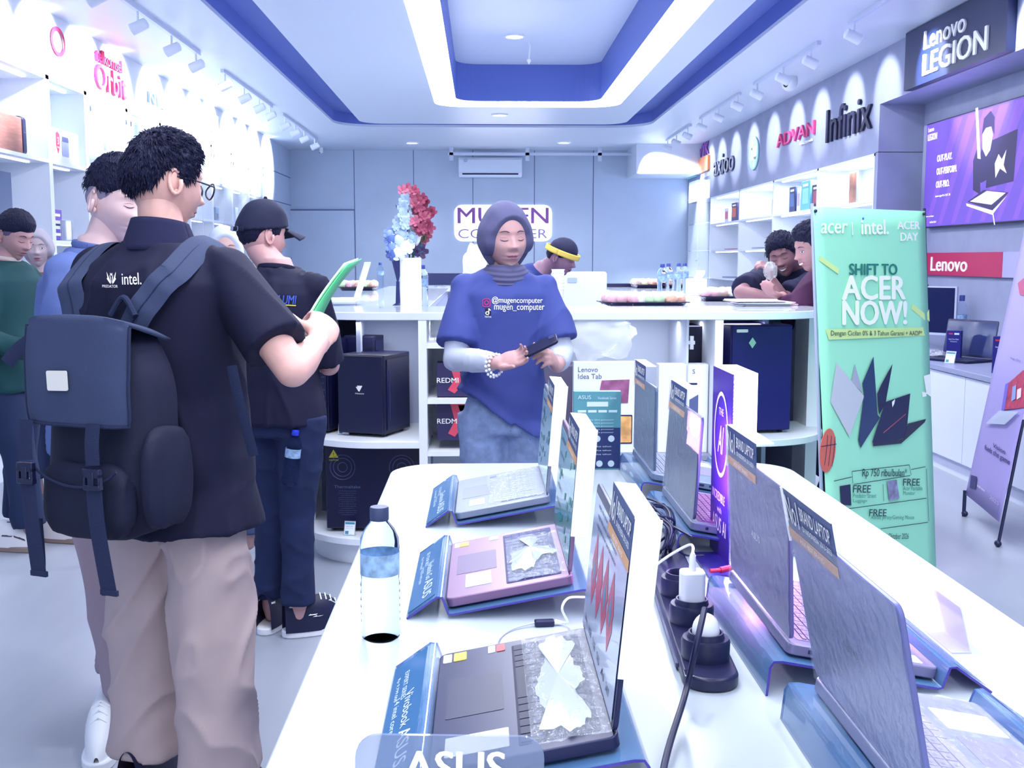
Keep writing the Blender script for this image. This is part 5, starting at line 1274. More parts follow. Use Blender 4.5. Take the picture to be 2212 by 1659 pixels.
bw('SHIFT TO', 1834, 570, 1937, 594, gT, .045); bw('ACER', 1819, 596, 1954, 647, gW, .05); bw('NOW!', 1820, 650, 1957, 701, gW, .05)
bpoly([(1782, 712), (1993, 707), (1997, 725), (1790, 734)], gY); bw('Dengan Cicilan 0% & 3 Tahun Garansi + AADP*', 1793, 714, 1990, 728, gI, 0, .0045)
lap = mat('banner_silver', 'c3ccd8', .4)
o_ = bpoly([(1806, 784), (1866, 856), (1834, 944), (1793, 868)], lap); bpoly([(1846, 786), (1864, 850), (1852, 838), (1838, 828)], mat('banner_silver2', 'a8b0c4', .4), .003)
bpoly([(1886, 770), (1895, 896), (1900, 902), (1858, 968), (1853, 950), (1866, 850), (1862, 828)], mat('banner_lap_navy', '1f3a68', .4), .005)
bpoly([(1927, 786), (1912, 870), (1898, 896), (1894, 850), (1903, 830)], gK, .006); bpoly([(1965, 850), (1956, 945), (1890, 962), (1883, 955), (1904, 890), (1912, 868)], gK, .007)
bpoly([(1999, 905), (1996, 912), (1945, 958), (1885, 964), (1884, 958), (1950, 948), (1960, 915)], mat('banner_lap_dark', '151a40', .4), .008)
bpoly([(1906, 934), (1955, 893), (1955, 895), (1907, 936)], mat('banner_red_line', 'a8506a', .4), .009); bpoly([(1925, 868), (1932, 862), (1930, 872), (1926, 880)], gW, .009)
# basketball, shuttlecock, suitcase, tennis ball
c = UV(1786, 973); m = MB(); rr = (UV(1804, 973)-c).length; m.prism([(c.x+rr*.92*math.cos(2*PI*i/28), c.y+rr*1.5*math.sin(2*PI*i/28)) for i in range(28)], .003, .005, 'z', BM); ob = obj('printed_ball', m, mat('basket_orange', 'cf6a5c', .5), t, smooth=0)
m = MB()
for dx_ in (-.55, -.1, .35):
    pts = [(c.x+rr*(dx_+.35*math.cos(a_*.5)), c.y+rr*1.15*math.sin(a_)) for a_ in [(-1.1+.22*i) for i in range(11)]]
    for i in range(10): ln(m, BM, pts[i][0], pts[i][1], pts[i+1][0], pts[i+1][1], .003, .0065)
ln(m, BM, c.x-rr*.9, c.y+.01, c.x+rr*.9, c.y+.03, .003, .0065); obj('ball_lines', m, gK, ob, smooth=0)
bpoly([(1994, 812), (2008, 808), (2011, 858), (2000, 850)], gW, .006, 'printed_shuttlecock'); bpoly([(1990, 846), (2000, 848), (2000, 856), (1992, 858)], gW, .0065, 'printed_shuttlecock')
bpoly([(2001, 676), (2006, 668), (2007, 695), (2002, 690)], gY, .006, 'printed_tennis_ball')
m = MB()
def bl_(u0, v0, u1, v1, w=.003): a, b = UV(u0, v0), UV(u1, v1); ln(m, BM, a.x, a.y, b.x, b.y, w, .005)
for seg in ((1799, 1039, 1838, 1030), (1838, 1018, 1962, 1004), (1964, 1027, 1842, 1046), (1838, 1018, 1840, 1044), (1962, 1004, 1966, 1026), (1966, 1014, 1997, 1008), (1999, 1012, 2004, 1126), (2002, 1128, 1900, 1142), (1999, 1076, 1820, 1100), (1905, 1046, 1907, 1082)): bl_(*seg)
obj('printed_frame', m, gI, t, smooth=0)
for s_, a in (('Rp 750 ribu/bulan*', (1862, 1012, 1958, 1034)), ('FREE', (1842, 1048, 1880, 1064)), ('Predator Street', (1842, 1066, 1892, 1075)), ('Luggage', (1842, 1078, 1872, 1087)), ('FREE', (1950, 1034, 1986, 1049)), ('Acer Portable', (1950, 1050, 1992, 1059)), ('Monitor', (1950, 1061, 1976, 1069)), ('FREE', (1877, 1100, 1914, 1115)), ('Adidas Jersey/Gaming Mouse', (1880, 1113, 1974, 1124)), ('Oktober 2026', (1918, 1152, 1962, 1164))):
    bw(s_, *a, gI if 'FREE' in s_ or 'Rp' in s_ or '2026' in s_ else mat('banner_ink_soft', '3f8a80', .5), .006 if 'FREE' in s_ or 'Rp' in s_ else 0)
bpoly([(1813, 1050), (1836, 1046), (1838, 1092), (1816, 1090)], gK, .006, 'printed_suitcase'); bpoly([(1915, 1040), (1936, 1036), (1942, 1076), (1920, 1082)], mat('banner_mix', '8a8ab0', .5, var=.4, scale=30), .006, 'printed_monitor')
# stand behind
fr = mat('banner_pole', '1c2248', .4)
gm_ = mat('banner_pole_pale', 'b4bcd8', .4)
top = (tl+tr)/2; bot = (bl+pbr)/2
obj('side_pole', MB().tube([Vector((bl.x-.005, bl.y+.06, .0)), tl+Vector((-.002, .012, .012))], .007, 8), gm_, t)
obj('side_pole', MB().tube([Vector((bl.x+.12, bl.y+.3, .0)), tl+Vector((.004, .03, -.03))], .006, 8), fr, t)
obj('side_pole', MB().tube([Vector((pbr.x, pbr.y+.06, .0)), tr+Vector((0, .012, .012))], .006, 8), fr, t)
obj('base_bar', MB().tube([Vector((bl.x-.005, bl.y+.06, .012)), Vector((pbr.x, pbr.y+.06, .012))], .012, 8), fr, t)
for p_ in (tl, tr): obj('grommet', MB().ell(p_+Vector((0, -.006, -.014))+_ux*(.012 if p_ is tl else -.012), .007, 8, 6), fr, t)
# lilac X banner at the right edge
t = thing('standing_banner', 'lilac standing banner leaning back at the right edge, dark caption low on it', 'banner', (0, 0, 0))
q1 = at(2086, 1068, z=.12); q2 = at(2158, 1128, z=.12)
wv = (q2-q1); wv.z = 0; w = wv.length; wv.normalize(); nv = Vector((wv.y, -wv.x, 0)); nv = nv if nv.y < 0 else -nv
# leaning sheet: the upper left corner shows at (2212, 555)
H2 = 1.62; up2 = (Vector((0, 0, 1))+(-nv)*.05).normalized()
tgt = at(2199, 560, y=q1.y+.05); sl = (tgt-q1); 
up2 = Vector((sl.x, sl.y, sl.z)).normalized()
wv = (wv-up2*wv.dot(up2)).normalized(); wv = (q2-q1).normalized()
XM = frame(q1, wv, up2); xx = Vector((XM[0][0], XM[1][0], XM[2][0]))
XM = Matrix(((wv.x, up2.x, 0, q1.x), (wv.y, up2.y, 0, q1.y), (wv.z, up2.z, 0, q1.z), (0, 0, 0, 1))); nx_ = wv.cross(up2).normalized(); nx_ = nx_ if nx_.dot(Vector((0, 0, CAMZ))-q1) > 0 else -nx_
for i_ in range(3): XM[i_][2] = nx_[i_]
W2 = w
m = MB().sheet(lambda a, b: XM @ Vector((W2*a, 1.5*b, -.003*math.sin(PI*a))), 10, 16); obj('sheet', m, mat('banner_lilac', 'a49ada', .5), t, solid=.002, smooth=60)
def XUV(u, v):   # photograph pixel -> banner coordinates
    o = Vector((0, 0, CAMZ)); d = _fw*F + _rt*(u-1106) - _up*(v-829.5); p = o+d*((q1-o).dot(nx_)/d.dot(nx_))-q1
    c_ = wv.dot(up2); a_, b_ = p.dot(wv), p.dot(up2); k_ = 1-c_*c_; return ((a_-c_*b_)/k_, (b_-c_*a_)/k_)
def xw(s_, u0, v0, u1, v1, m_, bold=0):
    mb_ = MB(); vs, fs = text_mesh(s_, 1, 1, Matrix.Identity(4), 0, 0)
    L, Rr = XUV(u0, v0), XUV(u1, v1); h_ = abs(XUV((u0+u1)/2, (v0+v1)/2-(v1-v0)*.2)[1]-XUV((u0+u1)/2, (v0+v1)/2+(v1-v0)*.2)[1])
    cx_, cy_ = XUV((u0+u1)/2, (v0+v1)/2); w_ = abs(Rr[0]-L[0])
    for k_ in range(2 if bold else 1): mb_.add([XM @ Vector((cx_+v.x*w_+k_*.0025, cy_+v.y*h_, .004)) for v in vs], fs)
    obj('lettering', mb_, m_, t, smooth=0)
def xp_(pts, col, nm, off, par=None, **kw):
    m = MB(); poly(m, XM, [XUV(u, v) for u, v in pts], off); return obj(nm, m, mat(nm+'_'+col, col, .5, **kw), par or t, smooth=0)
lk = mat('lilac_ink', '3a2f78', .5)
xw('Vision', 2147, 957, 2172, 981, lk, 1); xw('fuels the game', 2128, 963, 2181, 1003, lk, 1); xw('Yoga Slim', 2184, 770, 2205, 784, lk)
xp_([(2099, 1026), (2112, 1030), (2109, 1058), (2096, 1054)], '2c2a6c', 'printed_chip', .004); xw('intel core', 2113, 1046, 2128, 1062, WINK()); xw('2025', 2140, 1070, 2158, 1092, mat('pale_lilac', 'd0c9f2', .5), 1)
pic = xp_([(2180, 828), (2212, 800), (2222, 800), (2222, 880), (2166, 886)], 'b02f58', 'picture', .004, var=.4, scale=30)
xp_([(2174, 830), (2182, 826), (2172, 886), (2165, 888)], '6f5fce', 'picture_edge', .005, pic); xp_([(2190, 836), (2198, 832), (2196, 862), (2187, 868)], '8aa0e0', 'picture_can', .006, pic); xp_([(2200, 842), (2209, 838), (2208, 858), (2199, 864)], 'e8d8e4', 'picture_disc', .006, pic)
xp_([(2200, 612), (2214, 600), (2216, 640), (2204, 636)], 'b04a78', 'printed_face', .004)
m = MB(); poly(m, XM, [XUV(u, v) for u, v in ((2134, 916), (2176, 918), (2206, 890), (2164, 888))], .012); so_ = obj('acrylic_shelf', m, mat('acrylic_clear', 'dce8f8', .05, alpha=.5), t, solid=.003, smooth=0)
obj('leg', MB().tube([q1+Vector((-.005, .0, -.12)), q1+Vector((.0, .01, .02))], .010, 8), fr, t); obj('leg', MB().tube([q2+Vector((.0, .0, -.12)), q2+up2*.5+Vector((.012, .01, 0))], .008, 8), fr, t)
for p_ in (q1, q2): obj('foot', MB().ell(Vector((p_.x, p_.y, .016)), (.016, .022, .016), 10, 8), fr, t)

# ================================================================== things on the right wall counter
ZR = .691
def ctr(u, v): return at(u, v, z=ZR)
q = ctr(2010, 778)
t = thing('computer_monitor', 'dark monitor in a pale frame on the wall counter, partly behind the green banner', 'monitor', (XC+.33, 8.05, ZR), R(-50))
a = at(2066, 650, x=XC+.25)
obj('screen_housing', MB().prism(rrect(.56, .36, .01, cy=.30), -.012, .012, 'y'), mat('frame_pale', 'b9c3de', .4), t, bevel=.003)
obj('screen', MB().prism(rrect(.53, .33, .005, cy=.305), -.0135, -.012, 'y'), mat('screen_black', '141c48', .1), t, smooth=0)
obj('webcam', MB().box(-.05, .05, -.012, .008, .478, .492), BLACKP(), t, bevel=.002)
obj('stand', MB().box(-.03, .03, .012, .03, 0, .3).prism(rrect(.24, .18, .02), 0, .01), mat('frame_pale'), t, smooth=0)
def boxstand(label, u, v, w, h, col):
    p = ctr(u, v); t = thing('display_box', label, 'box', (p.x, p.y, ZR), R(-35), 'small navy display boxes on the wall counter')
    obj('box', MB().box(-w/2, w/2, -w*.3, w*.3, 0, h), mat('dbox_'+col, col, .4), t, smooth=0)
    M = frame((0, -w*.3-.0005, h/2), (1, 0, 0), (0, 0, 1)); m = MB(); card(m, M, w*.3, h*.05, .001, -w*.22, h*.4); obj('red_mark', m, mat('mark_red', 'c03050', .5), t, smooth=0)
    m = MB(); card(m, M, w*.34, h*.06, .001, w*.2, h*.4); words(m, 'Intel Core Ultra', w*.7, h*.05, M @ Matrix.Translation((0, h*.22, 0))); words(m, 'Windows', w*.5, h*.04, M @ Matrix.Translation((0, h*.14, 0))); obj('print', m, mat('print_pale'), t, smooth=0)
boxstand('navy display box standing left of the open dark laptop on the wall counter', 2060, 778, .09, .20, '20207a'); boxstand('navy display box at the edge of the lilac banner on the wall counter', 2163, 806, .10, .22, '20207a')
t_, M_, b_, lo_ = laptop('open_laptop', 'large open dark laptop on the grey wall counter, its screen turned away', (XC+.12, 7.15, ZR+.001), R(-62), .40, .26, '1a2248', '1c2450', 100, screen='2c3768', pad='232b58')
q = ctr(2148, 770)
wb = copy_tree(bp0, label='small bottle standing behind the dark laptop on the wall counter', loc=(XC+.58, 7.0, ZR), rz=0); del wb['group']
q = at(2072, 640, x=XC+.5)
wb = copy_tree(bp0, label='bottle standing behind the dark monitor on the wall counter', loc=(XC+.55, 7.85, ZR), rz=0); del wb['group']; wb.scale = (1.3, 1.3, 1.9)
t = thing('plastic_bag', 'small crumpled clear plastic on the wall counter below the dark monitor', 'bag', ctr(2022, 775)+Vector((.0, 0, 0))); t.location.x = max(t.location.x, XC+.08)
obj('bag', MB().ell((0, 0, .03), (.07, .06, .03), 18, 12, fn=lambda v, d: v*(1+.4*noise.noise(Vector(d)*3))), mat('cellophane'), t)
p = ctr(2052, 786); price_card('white price card at the edge of the wall counter', Vector((max(p.x, XC+.03), p.y, ZR)), R(-50), 1.3)

# ================================================================== things on the left shelves
gl2 = 'boxes in the left wall display'
def lshelf(u, v, off=.12): return at(u, v, x=XL-off)
ys = at(30, 315, x=XL-.10).y
t = thing('speaker', 'large walnut speaker with a black rounded front on the left display shelf', 'speaker', (XL-.17, 7.16, 2.05))
obj('wood_body', MB().box(-.12, .14, -.35, .16, 0, .235), mat('walnut', '9a6a62', .5, var=.2, scale=10, stretch=(1, 1, 8)), t, bevel=.006, smooth=0)
obj('black_front', MB().prism(rrect(.27, .25, .03, cx=.01, cy=.122), .16, .215, 'y'), mat('speaker_black', '161b45', .3), t, bevel=.004)
obj('trim_line', MB().box(.147, .148, .165, .213, .14, .143), CHROME(), t, smooth=0)
t = thing('appliance_box', 'pale carton with a red shield mark on the left display shelf', 'box', (XL-.13, 8.04, 2.05))
obj('carton', MB().box(-.12, .12, -.26, .22, 0, .23), mat('carton_pale', 'dfe5f4', .5), t, bevel=.003, smooth=0)
M = frame((.1205, 0, .115), (0, 1, 0), (0, 0, 1)); m = MB(); m.prism([(-.21, .08), (-.18, .095), (-.14, .08), (-.14, 0), (-.175, -.06), (-.21, 0)], 0, .001, 'z', M); obj('red_shield', m, mat('shield_red', 'c03a5c', .5), t, smooth=0)
m = MB(); words(m, '3', .025, .05, M @ Matrix.Translation((-.175, .03, .0015))); words(m, 'TAHUN', .05, .012, M @ Matrix.Translation((-.175, -.015, .0015))); obj('shield_number', m, WINK(), t, smooth=0)
m = MB(); m.prism(rrect(.13, .14, .02, cx=-.04, cy=.0), .001, .002, 'z', M); obj('printed_appliance', m, mat('print_lilac_grey', 'a2aad0', .5), t, smooth=0); m = MB(); m.prism(rrect(.12, .035, .01, cx=-.04, cy=.05), .002, .003, 'z', M); obj('printed_appliance_top', m, mat('ink_blue'), t, smooth=0)
t = thing('computer_monitor', 'dark flat screen standing on the left display shelf, cut by the photo edge', 'monitor', (XL-.05, 6.93, 1.50))
obj('screen_housing', MB().box(-.01, .01, -.30, .21, .03, .42), mat('screen_slate', '3f5680', .3), t, bevel=.004); obj('stand', MB().box(-.08, .08, -.1, .02, 0, .008).box(-.012, .0, -.06, -.02, 0, .1), BLACKP(), t, smooth=0)
for i, (z0, c_, h_) in enumerate(((1.505, '5f4ab0', .075), (1.58, 'e4e8f4', .06), (1.64, '7a5ac0', .075))):
    t = thing('small_box', ['lowest of three small purple and white boxes stacked on the left shelf', 'middle one of three small boxes stacked on the left shelf, white', 'topmost of three small purple and white boxes stacked on the left shelf'][i], 'box', (XL-.07, 7.82, z0), 0, 'small stacked boxes on the left shelf')
    obj('carton', MB().box(-.05, .05, -.08, .08, 0, h_), mat('sb_'+c_, c_, .5), t, smooth=0)
    M = frame((.0505, 0, h_/2), (0, 1, 0), (0, 0, 1)); m = MB(); card(m, M, .10, h_*.25, .001); obj('printed_band', m, WINK() if i != 1 else INK(), t, smooth=0)
t = thing('metal_canister', 'shiny wrapped dark canister box on the left shelf beside the stacked boxes', 'box', (XL-.07, 7.98, 1.50))
obj('body', MB().prism(rrect(.12, .22, .02), 0, .145), mat('shiny_slate', '6a7aa6', .12, .6), t, bevel=.004); obj('wrapping', MB().prism(rrect(.13, .24, .02), 0, .15), mat('cellophane'), t, bevel=.004)
t = thing('product_box', 'white square box in the nearest glazed showcase', 'box', (XL-.12, 8.70, 2.22), 0, gl2); t.location.z = 2.22
obj('carton', MB().box(-.1, .1, -.12, .12, 0, .21), mat('carton_white2', 'e6ecf8', .5), t, bevel=.003, smooth=0); obj('printed_band', MB().box(.1001, .1008, -.1, .1, .05, .07), mat('ink_blue'), t, smooth=0)
t = thing('photo_frame', 'dark framed gadget display beside the white box in the nearest showcase', 'display', (XL-.10, 8.98, 2.22), 0, gl2)
fm = MB().box(-.03, .03, -.09, -.065, 0, .20).box(-.03, .03, .065, .09, 0, .20).box(-.03, .03, -.09, .09, .18, .2).box(-.03, .03, -.09, .09, 0, .02); obj('frame', fm, mat('slate_frame', '4a5c88', .4), t, smooth=0); obj('panel', MB().box(-.01, .01, -.065, .065, .02, .18), mat('panel_pale', 'c6d4ec', .3), t, smooth=0)
rnd = random.Random(21); cc = ['7f9cc8', 'a9bcdc', '5f7fae', 'c4d2ea', '8aa8b8', '6f8fb8', '93a7cf']
k = 0
for i in range(1, 7):
    for zl_ in Z4[1:]:
        for j in range(2):
            if rnd.random() < .12: continue
            yv = 8.42+i*.955+.26+.44*j+rnd.uniform(-.05, .05); c_ = cc[k % 7]; hh = rnd.uniform(.16, .27); ww = rnd.uniform(.10, .17); k += 1
            t = thing('gadget_box', '%s box, %s side on the %s shelf of the %s glazed showcase' % ({'7f9cc8': 'blue-grey', 'a9bcdc': 'pale blue', '5f7fae': 'mid blue', 'c4d2ea': 'whitish', '8aa8b8': 'teal-grey', '6f8fb8': 'steel blue', '93a7cf': 'light slate'}[c_], ['near', 'far'][j], {1.40: 'lower', 1.80: 'middle', 2.22: 'upper'}[zl_], ['', 'second', 'third', 'fourth', 'fifth', 'sixth', 'last'][i]), 'box', (XL-.17, yv, zl_), 0, gl2)
            obj('carton', MB().box(-.06, .06, -ww/2, ww/2, 0, hh), mat('gb_'+c_, c_, .45), t, smooth=0); M = frame((.0603, 0, hh/2), (0, 1, 0), (0, 0, 1)); m = MB(); card(m, M, ww*.6, hh*.35, .0008, 0, -hh*.1); obj('printed_picture', m, mat('gbp_%d' % (k % 3), ['4a6a9c', 'dfe8f6', '3c5078'][k % 3], .5), t, smooth=0)
# ================================================================== people
def vsmooth(a, b, x): t = min(max((x-a)/(b-a), 0), 1); return t*t*(3-2*t)
def gz(x, s): return math.exp(-.5*(x/s)**2)
HA, HF, HB, HC_, HD = .074, .090, .102, .118, .118
def face_bumps(x, z, fem=0):
    b = 0
    if -.040 < z < .022:
        if z > -.024: am = .0235*((.022-z)/.046)**1.15
        else: am = (.0235-.006*fem)*max(0, 1-((-.024-z)/.014))**.7
        b += am*gz(x, .0065+.004*vsmooth(.0, -.024, z))
    b += .007*(1-.3*fem)*(gz(x-.0125, .0055)+gz(x+.0125, .0055))*gz(z+.026, .006)
    for s in (-1, 1):
        b -= .010*gz(x-s*.031, .016)*gz(z-.010, .012); b += .0062*gz(x-s*.031, .012)*gz(z-.008, .0075)
        b += .005*gz(x-s*.044, .020)*gz(z+.022, .020)
        b -= .004*gz(x-s*.030, .012)*gz(z+.060, .012)
    b += .004*gz(z-.030, .007)*gz(x, .045)*(1-fem*.6)
    b += .0065*gz(x, .019)*gz(z+.0515, .0042); b += .0075*gz(x, .016)*gz(z+.0635, .0052); b -= .0040*gz(x, .021)*gz(z+.0573, .0018)
    b += .003*gz(x, .026)*gz(z+.055, .016); b -= .004*gz(x, .020)*gz(z+.077, .006); b += .008*gz(x, .018)*gz(z+.100, .012)
    return b
def head_map(d, fem=0):
    x, y, z = d.x*HA, (HF*max(d.y, 0)**.85 if d.y > 0 else HB*d.y), d.z*HC_
    t = min(max(-z/HD, 0), 1)
    x *= 1-(.40+.06*fem)*t**2.0
    if d.y < 0: y *= 1-.55*t**1.1
    if d.y > 0:
        w = vsmooth(0, .45, d.y); y += w*face_bumps(x, z, fem); y += .006*t
    return Vector((x, y, z))
def face_pt(x, z, off=.0012, fem=0):
    t = min(max(-z/HD, 0), 1); dx = x/(HA*(1-(.40+.06*fem)*t**2.0)); dz = z/HC_; dy = math.sqrt(max(1-dx*dx-dz*dz, .02))
    y = HF*dy**.85 + vsmooth(0, .45, dy)*face_bumps(x, z, fem)+.006*t
    n = Vector((dx*.6, 1, dz*.3)).normalized()
    return Vector((x, y, z))+n*off
def evalmods(me, mods, mats=None):
    o = bpy.data.objects.new('tmp', me); COL.objects.link(o)
    for kind, kw in mods:
        m = o.modifiers.new('m', kind)
        for k, v in kw.items(): setattr(m, k, v)
    dg = bpy.context.evaluated_depsgraph_get(); dg.update(); r = bpy.data.meshes.new_from_object(o.evaluated_get(dg))
    bpy.data.objects.remove(o); bpy.data.meshes.remove(me); return r
def fuse(mb, voxel, it=4, fac=.6):
    me = mb.mesh('t', [], smooth=0)
    r = evalmods(me, [('REMESH', dict(mode='VOXEL', voxel_size=voxel, adaptivity=0)), ('SMOOTH', dict(factor=fac, iterations=it))])
    return r
def wrinkle(me, fn):
    n = len(me.vertices); co = np.empty(n*3); no = np.empty(n*3); me.vertices.foreach_get('co', co); me.vertices.foreach_get('normal', no)
    co = co.reshape(-1, 3); no = no.reshape(-1, 3); d = np.array([fn(Vector(p)) for p in co])
    co += no*d[:, None]; me.vertices.foreach_set('co', co.ravel()); me.update()
def ridged(p, s): return 1-abs(noise.noise(p*s))*2.2
def cloth_fold(amp, f=7, sx=1, sz=.55, seed=0, diag=.4, ztop=None):
    def fn(p):
        q = Vector((p.x*sx+p.z*diag*math.sin(seed+p.x*3), p.y*sx, p.z*sz+seed*3.1+abs(p.x)*diag))
        a = ridged(q, f); b = noise.noise(q*f*2.3+Vector((5, 1, seed)))
        v = amp*(max(a, 0)**3*1.1-.3+.25*b)
        if ztop is not None: v *= 1-vsmooth(ztop-.10, ztop, p.z)
        return v
    return fn
def setmat(me, mats):
    me.materials.clear()
    for m in (mats if isinstance(mats, (list, tuple)) else [mats]): me.materials.append(m)
    me.shade_smooth(); return me
def put(name, me, mats, parent, label=None):
    o = link(name, setmat(me, mats), parent)
    if label: o['label'] = label
    return o
def hand(mb, w, d, pn, side, curl=(40, 40, 45, 50), thumb=30, s=1.0, spread=4, taper=True):
    """w wrist, d direction of the fingers, pn palm normal (side the fingers close to), side: +1 thumb on the d x pn side"""
    w = Vector(w); d = Vector(d).normalized(); pn = Vector(pn); pn = (pn-d*pn.dot(d)).normalized(); lat = d.cross(pn)*side
    K = w+d*.085*s
    mb.tube([w-d*.02*s, w+d*.01*s, w+d*.045*s, w+d*.078*s, w+d*.092*s], [.026*s, .030*s, .040*s, .040*s, .030*s], 16, True, .42, ref=lat)
    L = (.078, .086, .080, .064); rr = (.0088, .0090, .0086, .0078); off = (.028, .0095, -.0095, -.027)
    for i in range(4):
        a = R(spread*(1.5-i)); fd = (d*math.cos(a)+lat*math.sin(a)).normalized()
        p = K+lat*off[i]*s-d*(.004+.006*(i == 3))*s; ang = 0; pts = [p-fd*.02*s]; rad = [rr[i]*s*1.05]
        for k, seg in enumerate((.46, .30, .24)):
            ang += R(curl[i])*(.8 if k == 0 else 1.0)
            dd = fd*math.cos(ang)+pn*math.sin(ang); pts.append(p); rad.append(rr[i]*s*(1.08-.08*k)); p = p+dd*L[i]*seg*s
        pts.append(p); rad.append(rr[i]*s*.78)
        for k in range(len(pts)-1): mb.capsule(pts[k], pts[k+1], rad[k], rad[k+1], 10)
    tb = w+d*.022*s+lat*.028*s; a = R(thumb)
    td = (d*math.cos(R(38))+lat*math.sin(R(38)*1.0)).normalized(); t2 = (td*math.cos(a)+pn*math.sin(a)).normalized(); p1 = tb+t2*.042*s; t3 = (t2*math.cos(R(20))+d*math.sin(R(20))).normalized(); p2 = p1+t3*.032*s; p3 = p2+t3*.024*s
    mb.capsule(tb, p1, .014*s, .0115*s, 12); mb.capsule(p1, p2, .0112*s, .0098*s, 12); mb.capsule(p2, p3, .0098*s, .0082*s, 12)
def shoe(root, x, y, yaw, L=.28, up='f2f4fa', sole='e9ecf6', acc=None, name='shoe', lift=0, z=0, lab=None, stripes=None):
    Mx = Matrix.Translation((x, y, z)) @ Matrix.Rotation(yaw, 4, 'Z'); Wd = .098
    out = []
    for i in range(28):
        a = 2*PI*i/28; yy_ = math.sin(a)*L/2; wx = Wd/2*(1.0-.10*math.cos((yy_/L+.1)*6))*abs(math.cos(a))**.75*(1 if math.cos(a) > 0 else -1)
        out.append((wx, yy_))
    m = MB(); m.prism(out, 0, .028, 'z', Mx); o = obj(name, m, mat('sole_'+sole, sole, .5), root, bevel=.005, label=lab)
    m = MB(); rings = []
    def fn(a, b):  # a along length 0 heel..1 toe
        y_ = -L*.47+L*.94*a; wd = Wd*.46*(math.sin(PI*min(max(a*.84+.155, 0), 1))**.45); hz = .075*vsmooth(1.0, .52, a)+.030*vsmooth(1.02, .9, a)+.018
        if a < .2: hz += .012*(1-a/.2)
        th = PI*b; return Mx @ Vector((wd*math.cos(th), y_, .022+hz*math.sin(th)**.7))
    m.sheet(fn, 22, 16); u = obj('shoe_upper', m, mat('upper_'+up, up, .5), o, smooth=60)
    if acc:
        m = MB()
        for k, (a0, a1, z0, z1) in enumerate(acc[1]):
            for sd in (0.06, .94):
                def pt(a, q, e=.0025):
                    b = sd+(q*.36 if sd < .5 else -q*.36); p = fn(a, b); c = Mx @ Vector((0, -L*.47+L*.94*a, .04)); return p+(p-c).normalized()*e
                m.add([pt(a0, z0), pt(a0+.10, z0), pt(a1+.10, z1), pt(a1, z1)], [(0, 1, 2, 3)])
        obj('shoe_pattern', m, mat('acc_'+acc[0], acc[0], .5), u, smooth=0)
    lm = MB()
    for k in range(4): a = .50+.07*k; p0, p1 = fn(a, .32), fn(a, .68); c = (fn(a, .5)+Vector((0, 0, .004))); lm.tube([p0, c, p1], .0028, 6)
    obj('shoe_laces', lm, mat('laces_'+(acc[0] if acc and up.startswith('1') else up), up if not (acc and up.startswith('1')) else 'e8ebf5', .6), u)
    return o
HAIRM = lambda: mat('hair_dark', '141738', .55, bump=.8, bscale=260, stretch=(1, 1, .25), spec=.3)
def hair_mesh(zl, th, n=110, k=80, rough=.0035, seed=0, top=0, fn2=None, tufts=0, tl=.03, fem=0):
    """shell over the scalp; zl(phi) hairline height by azimuth 0 front .. pi back"""
    rnd = random.Random(seed)
    def f(v, d):
        p = head_map(Vector(d), fem); phi = abs(math.atan2(d[0], d[1])); l = zl(phi, p)
        w = vsmooth(l-.006, l+.022, p.z)
        t = th*(.45+.55*vsmooth(l, l+.05, p.z))+top*vsmooth(.05, .11, p.z)+rough*noise.noise(Vector(d)*9+Vector((seed, 0, 0)))+rough*.7*noise.noise(Vector(d)*26)
        if fn2: t += fn2(d, p)
        nrm = Vector((d[0]/HA, d[1]/(HF if d[1] > 0 else HB), d[2]/HC_)).normalized()
        return p+nrm*(t*w-.007*(1-w))
    m = MB().ell((0, 0, 0), 1, n, k, fn=f)
    for i in range(tufts):
        d = Vector((rnd.gauss(0, 1), rnd.gauss(0, 1), rnd.gauss(0, 1))).normalized(); p = head_map(d); phi = abs(math.atan2(d.x, d.y)); l = zl(phi, p)
        if p.z < l+.012: continue
        b = f(None, d); nrm = Vector((d.x/HA, d.y/HF, d.z/HC_)).normalized(); wh = Vector((.01, -.06, .10)); tg = (b-wh); tg = (tg-nrm*tg.dot(nrm)).normalized() if tg.length > .001 else nrm
        tg = (tg+Vector((rnd.gauss(0, .16), rnd.gauss(0, .16), rnd.gauss(0, .10)))+nrm*(.16 if p.z > .03 else .05)).normalized(); ll = tl*rnd.uniform(.6, 1.2)
        s = tg.cross(nrm).normalized()*.0022; b = b-nrm*.002; mid = b+tg*ll*.5+nrm*.0015; tip = b+tg*ll-nrm*ll*.10
        m.add([b-s, b+s, mid+s*.8, mid-s*.8, tip, b+nrm*.002, mid+nrm*.002], [(0, 5, 6, 3), (5, 1, 2, 6), (3, 6, 4), (6, 2, 4)])
    return m
def ear(m, s):
    c = Vector((s*.073, -.008, -.004)); M = Matrix.Rotation(R(-s*22), 3, 'Z')
    pts = []
    for i in range(13):
        a = R(-60+i*27); r_ = (.017, .030); pts.append(c+M @ Vector((s*.006+s*.008*vsmooth(0, 1, (1-math.cos(a))/2), -r_[0]*.9*math.cos(a-R(90))*-1*0+(-.004)-.015*math.sin(a+R(40)), .030*math.cos(a+R(20)))))
    m.tube(pts, [.003, .0045, .005, .005, .005, .005, .005, .0048, .0045, .0045, .005, .006, .005], 8)
    m.ell(c+M @ Vector((s*.004, -.004, .002)), (.004, .014, .024), 12, 8); m.ell(c+M @ Vector((s*.003, .004, -.024)), (.005, .008, .009), 10, 8)
